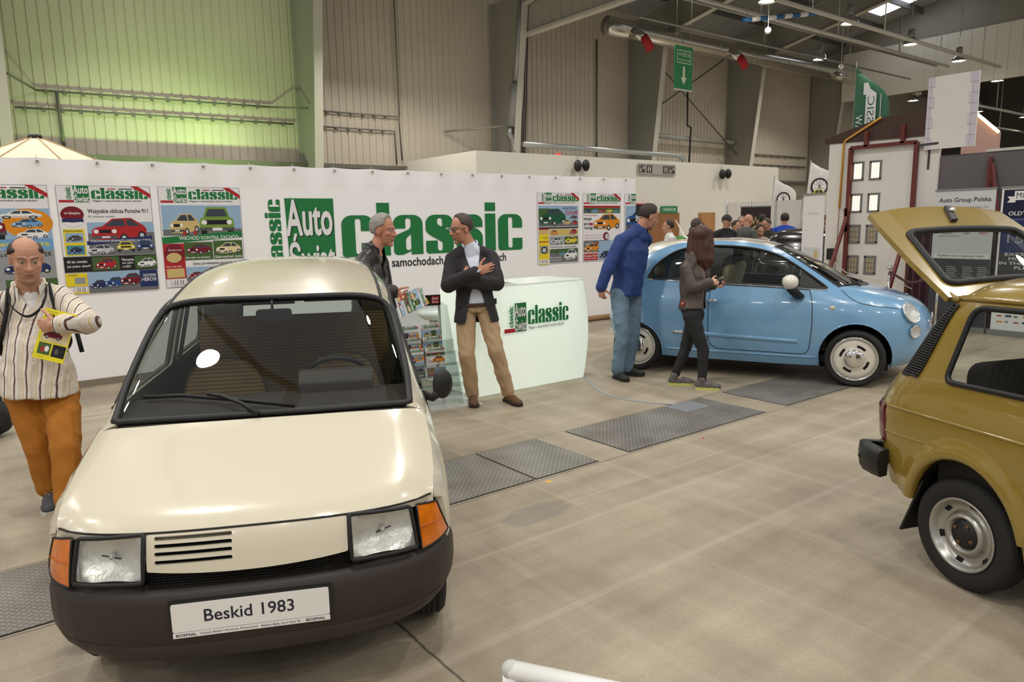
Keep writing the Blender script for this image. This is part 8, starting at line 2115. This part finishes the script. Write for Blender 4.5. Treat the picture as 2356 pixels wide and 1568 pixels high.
for a, b_ in (((0.36, .02), (.36, 2.92)), ((-.72, .02), (-.72, 2.92)), ((.36, 2.92), (-.72, 2.92)), ((.10, 2.92), (.10, 3.18)), ((-.50, 2.92), (-.50, 3.2)), ((.36, 1.5), (.39, 1.9))): mb.bar((-.05, a[0], a[1]), (-.05, b_[0], b_[1]), .06, .06, REDST, up=(1, 0, 0))
obj('steel_frame', mb, t)
for y in (.36, -.72):
    mb = MB(); mb.bar((-.08, y, 1.75), (-1.0, y - .02, .02), .05, .05, REDST); obj('brace', mb, t)
for a in ((-.72, 2.86, -1.05), (-.72, 1.72, -.98)): mb = MB(); mb.bar((-.05, a[0], a[1]), (-.05, a[2], a[1] + .01), .035, .035, DARKST); obj('stay_bar', mb, t)
for r, (z, lit) in enumerate(((2.52, 1), (1.98, 1), (1.45, 0), (.92, 0))):
    for y in (.24, -.06):
        mb = MB(); h = .135
        for s, o_ in ((1, .012), (-1, -.008)): mb.box((-.012, y - .105, z + s * h - .018 + o_), (-.002, y + .105, z + s * h + .018 + o_), DGFR); mb.box((-.012, y + s * .085 - .018, z - h + o_), (-.002, y + s * .085 + .018, z + h + o_), DGFR)
        w = obj('window_frame', mb, t); mb = MB(); mb.box((-.006, y - .075, z - h + .01), (-.002, y + .075, z + h - .01), LIT_GLOW if lit else DIMW); obj('pane', mb, w, label='lit window pane' if lit else 'dark window pane')
        mb = MB()
        for q in (-.025, .025): mb.bar((-.009, y + q, z - h), (-.009, y + q, z + h), .007, .005, CREAM_INK if lit else DGFR)
        for q in (-.045, .045): mb.bar((-.009, y - .075, z + q), (-.009, y + .075, z + q), .007, .005, CREAM_INK if lit else DGFR)
        obj('glazing_bar', mb, w)
mb = MB(); mb.tube([(-.04, .52, 1.9), (-.04, .50, 3.0), (-.04, .47, 3.06), (-.06, -.13, 3.37)], .018, mat('yellow_hose', (206, 150, 50), .6), 8); mb.tube([(-.04, .52, 1.9), (-.04, .54, .7)], .006, REDST, 5); obj('cable_hose', mb, t, label='yellow cable hose')
mb = MB(); mb.box((-.1, .58, 1.0), (-.02, .68, 1.2), BLACKPL); mb.tube([(-.06, .62, 1.0), (-.08, .66, .85), (-.06, .58, .8), (-.06, .62, .95)], .006, REDST, 6); obj('socket_box', mb, t)
mb = MB(); mb.tube([(-.06, .6, 1.0), (-.3, .2, .80), (-.5, -.4, .72), (-.6, -.75, .74), (-.5, -1.0, .6)], .008, WPIPE, 6); obj('white_cable', mb, t)
tt = thing('chimney_panel', 'tall white chimney panel with grey brick edges above the stage house', 'stage set', (12.44, 5.0, 2.78))
mb = MB(); mb.box((0, -.36, 0), (.04, .36, 1.1), HWHITE); obj('panel', mb, tt)
mb = MB(); S = Sheet(mb, (0, .36, 0), (0, -1, 0), (0, 0, 1), (-1, 0, 0), .002); LIL = ink('brick_lilac', (205, 200, 212))
for c0, c1 in ((.0, .10), (.60, .72)):
    for k in range(7): z = .02 + k * .155; w_ = .03 * (k % 2); S.rect(c0 + (w_ if c0 else 0), z, c1 - (w_ if not c0 else 0), z + .148, LIL); S.rect(c0 + .045, z + .0, c0 + .049, z + .148, GRY, 2); S.rect(c0, z + .148, c1, z + .152, GRY, 2)
obj('brick_print', mb, tt); mb = MB(); mb.bar((.06, .3, -.3), (.06, .3, .6), .03, .03, DARKST, up=(1, 0, 0)); obj('support', mb, tt)
t = thing('partition_wall', 'dark grey exhibition wall with red braces at the right edge', 'partition', (12.55, 4.0, 0))
mb = MB(); mb.box((0, -2.6, 0), (.08, 1.14, 2.68), mat('grey_panel', (104, 98, 100), .75)); mb.box((-.02, -2.6, 2.68), (.1, .5, 2.72), WPIPE); obj('panel', mb, t)
for y in (.42, -.42, -1.3): mb = MB(); mb.bar((-.05, y, 0), (-.05, y, 2.6), .05, .05, REDST); mb.bar((-.05, y - .02, 2.5), (-.25, y - .3, 1.2), .05, .05, REDST); obj('brace', mb, t)
t = thing('stage_house_roof', 'lit roof edge of another stage house behind the dark grey wall', 'stage set', (16.0, 5.6, 0))
mb = MB(); mb.prism([(0, .6, 0), (0, .6, 3.62), (0, .25, 3.60), (0, -.05, 3.28), (0, -.05, 0)], (.08, 0, 0), mat('pink_panel', (200, 160, 150), .7)); obj('panel', mb, t)
mb = MB(); mb.bar((-.03, .4, 3.72), (-.03, -.05, 3.29), .05, .05, LIT_GLOW); obj('glowing_edge', mb, t)  # light falling on the roof edge, imitated by an emissive bar
# burgundy curtain
t = thing('curtain', 'burgundy curtain hanging between the stage house and the grey banner', 'curtain', (12.3, 5.15, 0)); mb = MB()
mb.grid([[V((.05 * sin(k * 1.1), .24 - .48 * k / 24, 0.02)), V((.04 * sin(k * 1.1), .24 - .48 * k / 24, 1.75))] for k in range(25)], mat('burgundy_velvet', (62, 16, 34), .8, sheen=.4)); obj('cloth', mb, t)
mb = MB(); mb.tube([(0, .26, 1.76), (0, -.26, 1.76)], .012, DARKST, 6); mb.tube([(0, .26, 0), (0, .26, 1.76)], .012, DARKST, 6); mb.tube([(0, -.26, 0), (0, -.26, 1.76)], .012, DARKST, 6); obj('rail', mb, t)
for i, y in enumerate((5.45, 4.72)):
    t = thing('rope_post', ['chrome rope post before the stage house, left end of the burgundy rope', 'chrome rope post at the grey banner, right end of the burgundy rope'][i], 'rope post', (11.75, y, 0), group='rope posts')
    mb = MB(); mb.lathe([(0, .02), (.15, .015), (.15, 0), (0, 0)], CHROME, 20); mb.tube([(0, 0, .01), (0, 0, .9)], .02, CHROME, 12); mb.ellipsoid((0, 0, .94), (.035, .035, .04), CHROME); obj('post', mb, t)
mb = MB(); mb.tube(catmull([(11.75, 5.45, .88), (11.75, 5.1, .72), (11.75, 4.72, .88)], 8), .02, MATS['burgundy_velvet'], 8); tag(obj('barrier_rope', mb), 'burgundy velvet rope between two chrome posts', 'rope')
# --- roll-up banners
def rollup(y0, y1, x0, x1, h, label, paint_, ground_=WHI):
    a, b_ = V((x0, y0, 0)), V((x1, y1, 0)); ux = (b_ - a).normalized(); n = V((ux.y, -ux.x, 0)); w = (b_ - a).length
    if n.dot(V((-1, -1, 0))) < 0: n = -n
    t = thing('rollup_banner', label, 'banner', tuple(a)); o = V((0, 0, 0))
    mb = MB(); mb.prism([o + V((0, 0, .06)), ux * w + V((0, 0, .06)), ux * w + V((0, 0, h)), V((0, 0, h))], -n * .004, ground_); obj('sheet', mb, t)
    mb = MB(); mb.bar(ux * -.01 + V((0, 0, h)), ux * (w + .01) + V((0, 0, h)), .02, .03, GALV); mb.bar(ux * -.02 + V((0, 0, .04)), ux * (w + .02) + V((0, 0, .04)), .14, .08, GALV); mb.tube([ux * w / 2 - n * .05 + V((0, 0, .05)), ux * w / 2 - n * .03 + V((0, 0, h))], .012, GALV, 6); obj('stand', mb, t)
    mb = MB(); paint_(Sheet(mb, o, ux, V((0, 0, 1)), n, .0015), w, h); obj('print', mb, t, fix=False)
LGY = ink('light_grey', (206, 208, 210)); NVY = ink('night_blue', (28, 32, 58)); SLT = ink('slate', (66, 66, 72))
def p_auto(S, w, h):
    S.rect(0, .06, w, h, LGY, 1); S.text('Auto Group Polska', .07 * w, .905 * h, .93 * w, .945 * h, INK, 2, .02); S.text('Dealer Marki Audi, Volkswagen i Seat', .26 * w, .865 * h, .9 * w, .885 * h, DGR, 2)
    for k in range(4): S.disc(.19 * w + k * .035 * w, .70 * h, .028 * w, .011 * h, DGR, 2); S.disc(.19 * w + k * .035 * w, .70 * h, .021 * w, .008 * h, LGY, 3)
    S.disc(.58 * w, .705 * h, .05 * w, .018 * h, DGR, 2); S.disc(.58 * w, .705 * h, .04 * w, .014 * h, LGY, 3); S.text('W', .555 * w, .695 * h, .605 * w, .715 * h, DGR, 4, .03); S.text('SEAT', .78 * w, .69 * h, .92 * w, .703 * h, RED, 2, .02); S.text('Audi Centrum Wrocław', .09 * w, .672 * h, .46 * w, .682 * h, RED, 2)
    S.rect(.04 * w, .52 * h, .97 * w, .55 * h, WHI, 2); S.text('Wyjątkowe marki w wyjątkowym miejscu', .1 * w, .525 * h, .9 * w, .545 * h, INK, 3, .01); S.rect(0, .06, w, .515 * h, SLT, 2)
    for c0 in (.28, .55, .8):
        for k in range(6): S.rect(c0 * w, (.455 - k * .014) * h, (c0 + .15 + .02 * (k % 3)) * w, (.461 - k * .014) * h, GRY, 3)
    for k in range(3): S.rect(.05 * w, (.36 - k * .02) * h, .2 * w, (.368 - k * .02) * h, WHI, 3)
rollup(4.97, 4.14, 12.05, 12.02, 2.12, 'grey Auto Group Polska roll-up banner behind the raised olive hatch', p_auto)
def p_moto(S, w, h):
    S.rect(.0, .06, w, h, WHI, 1); S.rect(.03 * w, .42, .97 * w, .985 * h, NVY, 2); S.rect(.03 * w, .56 * h, .97 * w, .80 * h, NAV, 3); S.rect(.03 * w, .26 * h, .97 * w, .56 * h, SLT, 4)
    S.poly([(.08 * w, .90 * h), (.2 * w, .90 * h), (.2 * w, .94 * h), (.08 * w, .94 * h), (.12 * w, .92 * h)], WHI, 4); S.rect(.18 * w, .915 * h, .97 * w, .975 * h, WHI, 4); S.text('MOTO CLASSIC', .21 * w, .925 * h, .95 * w, .965 * h, NVY, 5); S.text('WROCŁAW', .34 * w, .865 * h, .9 * w, .905 * h, WHI, 5); S.text('OLDTIMER SHOW', .12 * w, .815 * h, .9 * w, .84 * h, WHI, 5, .02)
    S.rect(.05 * w, .785 * h, .95 * w, .788 * h, GRY, 5); S.text('15-16', .13 * w, .63 * h, .8 * w, .69 * h, GRY, 5); S.frame(.1 * w, .60 * h, .9 * w, .72 * h, .005, BLU, 5)
    S.text('EXCEPTIONAL', .12 * w, .545 * h, .9 * w, .565 * h, WHI, 6, .015); S.text('MOTOR CARS', .18 * w, .515 * h, .85 * w, .535 * h, WHI, 6, .015); S.text('IN THE HEART OF', .05 * w, .485 * h, .93 * w, .505 * h, WHI, 6, .015); S.text('PLEASURE', .27 * w, .455 * h, .8 * w, .475 * h, WHI, 6, .015)
    S.poly([(.1 * w, .3 * h), (.97 * w, .3 * h), (.97 * w, .45 * h)], BLU, 6); S.rect(.03 * w, .22 * h, .97 * w, .27 * h, BLU, 6); S.text('www.facebook.com', .38 * w, .235 * h, .92 * w, .25 * h, WHI, 7)
    for r_ in range(3):
        for k in range(7): S.rect((.08 + .125 * k) * w, (.17 - .04 * r_) * h, (.13 + .125 * k + .02 * ((k + r_) % 3)) * w, (.178 - .04 * r_ + .004 * (k % 2)) * h, (INK, RED, ORA, NAV, GRY)[(k * 2 + r_) % 5], 4)
rollup(4.06, 3.18, 12.0, 11.98, 2.12, 'dark blue MOTO CLASSIC roll-up banner cut by the right edge', p_moto)
def p_white(S, w, h):
    S.rect(0, .06, w, h, WHI, 1); S.text('Nowe Wnętrze', .25 * w, .84 * h, .75 * w, .866 * h, GRY, 2); S.rect(.08 * w, .34 * h, .92 * w, .6 * h, LGY, 2); S.rect(.3 * w, .36 * h, .7 * w, .5 * h, DGR, 3); S.rect(.62 * w, .52 * h, .8 * w, .58 * h, TAN, 3); S.text('projekt i aranżacja', .2 * w, .2 * h, .8 * w, .24 * h, GRY, 2)
rollup(6.66, 6.12, 11.2, 10.9, 2.12, 'white roll-up banner seen at an angle behind the blue car windscreen', p_white)
def p_brown(S, w, h):
    S.rect(0, .06, w, h, ink('brown_black', (58, 44, 46)), 1); S.text('W', .38 * w, .78 * h, .62 * w, .88 * h, TAN, 2); S.poly([(.3 * w, .72 * h), (.7 * w, .72 * h), (.5 * w, .78 * h)], TAN, 2); S.rect(.35 * w, .5 * h, .65 * w, .6 * h, GRY, 2); S.text('Classic', .25 * w, .62 * h, .8 * w, .68 * h, TAN, 2)
rollup(10.95, 10.4, 15.6, 16.05, 2.05, 'dark brown roll-up banner with gold emblem behind the crowd', p_brown)
# --- white booth partition
t = thing('booth_wall', 'white booth wall of framed panels with an orange round emblem behind the crowd', 'partition', (16.75, 10.45, 0))
for k in range(5): mb = MB(); mb.box((0, 1.75 - .74 * (k + 1), .02), (.03, 1.75 - .74 * k, 2.2), HWHITE); obj('wall_panel', mb, t)
for k in range(6): mb = MB(); mb.tube([(-.01, 1.75 - .74 * k, 0), (-.01, 1.75 - .74 * k, 2.22)], .025, GALV, 8); obj('post', mb, t)
mb = MB(); S = Sheet(mb, (-.001, -1.2, 1.55), (0, -1, 0), (0, 0, 1), (-1, 0, 0), .003); S.disc(.1, .2, .1, .1, ORA, 1); S.disc(.1, .2, .08, .08, WHI, 2); S.poly([(.03, .24), (.17, .24), (.15, .27), (.05, .27)], ink('gulf_orange', (216, 92, 40)), 3); S.poly([(.03, .16), (.17, .16), (.15, .13), (.05, .13)], MATS['print_gulf_orange'], 3); S.text('Gulf', .02, .175, .18, .225, NAV, 4, .03); S.rect(-.02, -.04, .25, -.015, INK, 1); obj('emblem', mb, t)
# --- feather flags
def feather(loc, h, w, M, label, paint_, ux=(0, -1, 0), n=(-1, 0, 0), lean=0.0, body=None):
    t = thing('feather_flag', label, 'flag', loc); ux = V(ux); n = V(n)
    k = 26; L = []; R_ = []
    for i in range(k + 1):
        u = i / k; z = h * (.28 + .72 * u); x1 = w * (1 - max(0, (u - .78) / .22) ** 2.2 * .98) ; L.append(ux * (lean * u) + V((0, 0, z))); R_.append(ux * (lean * u + x1) + V((0, 0, z - .12 * h * .4 * u)) + n * (.04 * sin(u * 5)))
    mb = MB(); mb.grid([L, [a.lerp(b_, .5) + n * .03 for a, b_ in zip(L, R_)], R_], M); obj('cloth', mb, t)
    mb = MB(); mb.tube([(0, 0, .03)] + [tuple(p - n * .01) for p in L] + [tuple(R_[-1])], .012, GALV, 6); mb.lathe([(0, .05), (.22, .03), (.22, 0), (0, 0)], DARKST, 16); obj('pole', mb, t)
    mb = MB(); paint_(Sheet(mb, n * .045, ux, V((0, 0, 1)), n, .004), w, h); obj('print', mb, t, fix=False)
FLG = cloth('flag_green', (52, 104, 76), .7)
def p_flag(S, w, h):
    # read from behind: the letters run mirrored
    def mtext(s, x0, y0, x1, y1, M):
        S.c += 1; vs, fs, a, b_, c, d = text_geo(s, 0); out = []
        for x, y in vs:
            u = (x - a) / (b_ - a); q = (y - c) / (d - c); out.append(S.at(x0 + q * (x1 - x0), y0 + u * (y1 - y0), 3))
        S.mb.add(out, fs, M)
    S.rect(.38 * w, .64 * h, .68 * w, .865 * h, WHI, 1); S.poly([(.30 * w, .865 * h), (.68 * w, .865 * h), (.5 * w, .885 * h), (.42 * w, .91 * h), (.30 * w, .91 * h)], WHI, 1); mtext('CLASSIC', .43 * w, .655 * h, .63 * w, .855 * h, FLG); mtext('WROCŁAW', .10 * w, .60 * h, .30 * w, .79 * h, WHI); S.rect(.80 * w, .74 * h, .82 * w, .86 * h, WHI, 1)
    for i in range(4):
        for j in range(3):
            if (i + j) % 2 == 0: S.rect((.74 + .05 * i) * w, (.69 + .008 * j) * h, (.79 + .05 * i) * w, (.698 + .008 * j) * h, WHI, 1)
feather((13.0, 6.84, 0), 4.46, .61, FLG, 'green feather flag with mirrored white lettering rising behind the stage house', p_flag)
def p_wheel(S, w, h):
    S.disc(.52 * w, .76 * h, .30 * w, .075 * h, INK, 1, 26); S.disc(.52 * w, .76 * h, .24 * w, .06 * h, WHI, 2, 26)
    for k in range(6): a = pi * k / 6; S.poly([(.52 * w + .24 * w * cos(a) - .008, .76 * h + .06 * h * sin(a)), (.52 * w + .24 * w * cos(a) + .008, .76 * h + .06 * h * sin(a)), (.52 * w - .24 * w * cos(a) + .008, .76 * h - .06 * h * sin(a)), (.52 * w - .24 * w * cos(a) - .008, .76 * h - .06 * h * sin(a))], INK, 3)
    mini_car(S, .18 * w, .66 * h, .6 * w, .075 * h, YEL, 4); S.disc(.32 * w, .675 * h, .07 * w, .018 * h, RED, 8); S.text('WYPAS NA WEGLOWEJ', .10 * w, .44 * h, .24 * w, .70 * h, INK, 3, .02, rot=90); S.text('tradycja i pasja', .42 * w, .46 * h, .52 * w, .6 * h, BLU, 3, 0, rot=90)
WFL = cloth('flag_white', (226, 224, 220), .8)
feather((22.0, 13.1, 0), 3.62, .95, WFL, 'white feather flag with a yellow toy car and wheel, beside the stage house', p_wheel, (.8, -.6, 0), (-.6, -.8, 0), .2)
feather((20.95, 13.6, 0), 3.1, .75, WFL, 'second white feather flag, mostly hidden behind the end of the white block', p_wheel, (.8, -.6, 0), (-.6, -.8, 0), .1)
# --- dark car behind the blue one
t = thing('car', 'black car with olive window shades behind the blue car, mostly hidden', 'car', (14.45, 7.85, 0), 0)
BLKP = paint('black_paint', (18, 18, 20), .2); SHADE = cloth('olive_shade', (128, 130, 76), .8)
SKK = Skin(0.0, [(.28, 2.1, -2.1, .74, 6, 3, 6, 3), (.55, 2.2, -2.2, .80, 6, 3, 6, 3), (.9, 2.1, -2.15, .80, 6, 3, 6, 3), (1.0, 1.6, -2.0, .78, 6, 4, 6, 4), (1.05, 1.1, -1.85, .76, 7, 5, 6, 4), (1.35, .75, -1.65, .66, 7, 5, 6, 4), (1.48, .6, -1.5, .58, 6, 4, 5, 4), (1.55, .4, -1.2, .42, 4, 3, 4, 3), (1.58, .05, -.1, .01, 2.2, 2.2, 2.2, 2.2)])
P = []
for j in range(29):
    z = .28 + 1.299 * j / 28 if j < 28 else 1.579; no, ta, w, nf, mf, nr, mr = SKK.par(z); row = []
    for k in range(49):
        a = 2 * pi * k / 48; c_, s_ = cos(a), sin(a); n1, m1, L = (nf, mf, no) if c_ >= 0 else (nr, mr, -ta)
        row.append(V((L * abs(c_) ** (2 / n1) * (1 if c_ >= 0 else -1), w * abs(s_) ** (2 / m1) * (1 if s_ >= 0 else -1), z)))
    P.append(row)
mb = MB(); mb.grid(P, BLKP); obj('body', mb, t)
for s in (-1, 1):
    lf = lambda x, z: (x, s * (SKK.side(x, z) + .006), z)
    for a in ([(-1.50, 1.09), (-1.40, 1.40), (-.72, 1.45), (-.66, 1.09)], [(-.58, 1.09), (-.64, 1.45), (.1, 1.45), (.45, 1.09)]):
        mb = MB(); panel(mb, a, lf, SHADE, .1); obj('window_shade', mb, t)
        mb = MB(); edge_tube(mb, [lf(x, z) for x, z in densify(a, .1)], .012, CHROME); obj('window_trim', mb, t)
    for x in (-1.3, 1.3): wq = obj('wheel', tyre_mesh(.31, .2, .18, False, 32).shift((x, s * .74, .31)), t); mb = MB(); mb.lathe([(0, -.02), (.19, -.02), (.2, .02)], CHROME, 24, 'y', (x, s * .74 + s * .09, .31)); obj('rim', mb, wq)
# --- the crowd behind the blue car
CROWD = [  # px-derived place, height, heading, skin, hair, top, label
    ((11.65, 9.85), 1.74, cr * -1, HAIRD, (222, 222, 222), 'man in a white shirt with a green backpack, farthest left in the crowd'),
    ((11.05, 8.75), 1.76, cr * .9 + cf * .4, HAIRB, (64, 66, 66), 'man in a dark grey jacket looking right, behind the aerial of the blue car'),
    ((11.6, 9.2), 1.60, cf, HAIRK, (90, 90, 96), 'small dark-haired person half hidden behind the man in the dark grey jacket'),
    ((12.5, 9.75), 1.68, cf, HAIRD, (150, 120, 104), 'dark-haired person just left of the man in the black cap'),
    ((12.6, 9.2), 1.83, -cf + cr * .3, HAIRK, (26, 28, 34), 'young man in a black cap and dark jacket'),
    ((13.89, 9.89), 1.70, cr * .5 - cf, HAIRD, (84, 90, 110), 'dark-haired child-sized visitor just right of the black cap'),
    ((14.42, 10.12), 1.80, -cf, HAIRG, (70, 104, 150), 'man in a checked blue shirt facing the camera, right of the black cap'),
    ((13.22, 9.14), 1.84, cr * .8 + cf * .5, None, (78, 80, 78), 'bald man in a grey pullover looking down to the right'),
    ((15.17, 10.04), 1.84, cf, HAIRK, (40, 38, 40), 'black-haired man behind the bald man'),
    ((13.62, 9.09), 1.60, -cf, HAIRD, (190, 170, 160), 'woman facing the camera between the bald man and the stubbled man'),
    ((14.22, 9.28), 1.74, -cr * .7 - cf * .5, HAIRB, (52, 48, 46), 'stubbled man in a brown jacket looking left'),
    ((14.88, 9.28), 1.86, cf + cr * .3, HAIRD, (28, 66, 170), 'man in a bright blue shirt seen from behind'),
    ((15.46, 9.06), 1.87, cr, HAIRG, (44, 48, 62), 'grey-haired man in a dark jacket left of the white roll-up'),
    ((16.2, 9.13), 1.79, cr * .8 - cf * .3, HAIRB, (58, 54, 54), 'dark-haired man in profile next to the white roll-up')]
for i, ((x, y), h, fw, hm, topc, label) in enumerate(CROWD):
    f = V(fw).normalized(); l = V((-f.y, f.x, 0)); s = h / 1.76; b0 = V((x, y, 0)); g = lambda a, b_, z: tuple(b0 + l * a * s + f * b_ * s + V((0, 0, z * s)))
    J = dict(pel=g(0, 0, .93), neck=g(0, .02, 1.47), head=g(0, .07 if i in (7, 12) else .05, 1.635), shR=g(-.20, 0, 1.42), shL=g(.20, 0, 1.42), elR=g(-.26, -.02, 1.14), elL=g(.26, -.02, 1.14), wrR=g(-.20, .18, 1.02), wrL=g(.20, .18, 1.02), hiR=g(-.09, 0, .90), hiL=g(.09, 0, .90), knR=g(-.10, .03, .50), knL=g(.10, .03, .50), anR=g(-.10, 0, .08), anL=g(.10, 0, .08), toR=g(-.12, .16, .03), toL=g(.12, .16, .03))
    nm = 'crowd_top_%d' % i
    figure(J, label, f - cz * (.35 if i in (7, 9, 10, 12) else .08), f, (196, 146, 122), dict(vox=.011, cvox=.016, hk=1.04, shdrop=.02, shin=.05, hair=(short_hair(hm, .016, .010, .5, seed=i) if hm else None), browcol=(.04, .03, .03, 1), trousers=mat('crowd_trousers_%d' % (i % 3), ((52, 58, 72), (40, 40, 44), (90, 84, 76))[i % 3], .85), trwr=.004, shoe=MATS['black_sneaker'], sole=BLKSOLE,
        handR=(f * .6 - cz * .4, l, 1, .7, 1.0), handL=(f * .6 - cz * .4, -l, -1, .7, 1.0), tops=[dict(name='jacket', mat=mat(nm, topc, .8, bump=.1), ease=.012, bottom=-.04, arm=(.060, .054, .046), wr=.006, extra=[collar_ring('collar', MATS[nm], .08, .05, .03)])]), group='visitors behind the blue car')
    if i == 4:
        r_ = [o for o in COL.objects if o.get('label') == label][0]; hp2 = V(J['head']) - V((x, y, 0)) * 1; Rr = frame_of(f); mb = MB(); P = [[V((hp2.x, hp2.y, hp2.z)) + Rr @ V((.108 * cos(a) * c_ - .01, .09 * sin(a) * c_, .05 + .085 * s_)) for a in [2 * pi * k / 20 for k in range(21)]] for c_, s_ in ((1.05, -.15), (1.04, .3), (.85, .7), (.45, .95), (.0, 1.0))]
        mb.grid(P, HAIRK); mb.grid([[V(hp2) + Rr @ V((.085 + q * .075, y_ * (1 - q * .3), .042 - q * .02)) for y_ in (-.07, -.035, 0, .035, .07)] for q in (0, .5, 1)], HAIRK); obj('cap', mb, r_, label='black peaked cap')
    if i == 0:
        r_ = [o for o in COL.objects if o.get('label') == label][0]; mb = MB(); mb.ellipsoid(V((0, 0, 1.2)) - f * .2, (.17, .17, .24), cloth('backpack_green', (74, 140, 62), .8)); obj('backpack', mb, r_)
# --- dark bag and coat at the far left edge
t = thing('bag', 'black bag on the floor at the left edge behind the man in the striped shirt', 'bag', (.05, 7.5, 0))
mb = MB(); mb.ellipsoid((0, 0, .17), (.2, .14, .17), BLKUP, 18, 12); mb.ellipsoid((-.02, 0, .33), (.14, .10, .12), BLKUP, 16, 10); obj('bag_body', fuse(mb, .012, 'bag_body', 3, .01), t)
mb = MB(); mb.tube(catmull([(-.1, -.1, .38), (-.05, -.13, .50), (.05, -.13, .5), (.1, -.1, .36)], 5), .012, BLKUP, 8); obj('handle', mb, t)
# --- white frame of a display board right in front of the camera
t = thing('display_frame', 'white corner of a display frame at the bottom edge of the picture', 'display board', (.762, 1.019, 0))
FRW = mat('frame_white', (238, 238, 234), .35, coat=.3); e_ = V((.53, -.848, 0)); n_ = V((-.848, -.53, 0))
for a, b_ in ((V((0, 0, .885)), e_ * .62 + V((0, 0, .885))), (V((0, 0, .885)), V((0, 0, .36))), (e_ * .62 + V((0, 0, .885)), e_ * .62 + V((0, 0, .36))), (V((0, 0, .36)), e_ * .62 + V((0, 0, .36)))):
    mb = MB(); mb.tube([a, b_], (.020, .016), FRW, 14); mb.ellipsoid(a, (.02, .02, .018), FRW, 12, 8); obj('frame_bar', mb, t)
mb = MB(); mb.prism([e_ * .01 + V((0, 0, .37)), e_ * .61 + V((0, 0, .37)), e_ * .61 + V((0, 0, .875)), e_ * .01 + V((0, 0, .875))], -n_ * .006, mat('board_grey', (205, 200, 200), .5)); obj('board', mb, t)
mb = MB(); mb.tube([e_ * .31 + V((0, 0, .02)), e_ * .31 + V((0, 0, .36))], .02, GALV, 10); mb.lathe([(0, .025), (.2, .02), (.2, 0), (0, 0)], GALV, 24, 'z', tuple(e_ * .31)); obj('foot', mb, t)
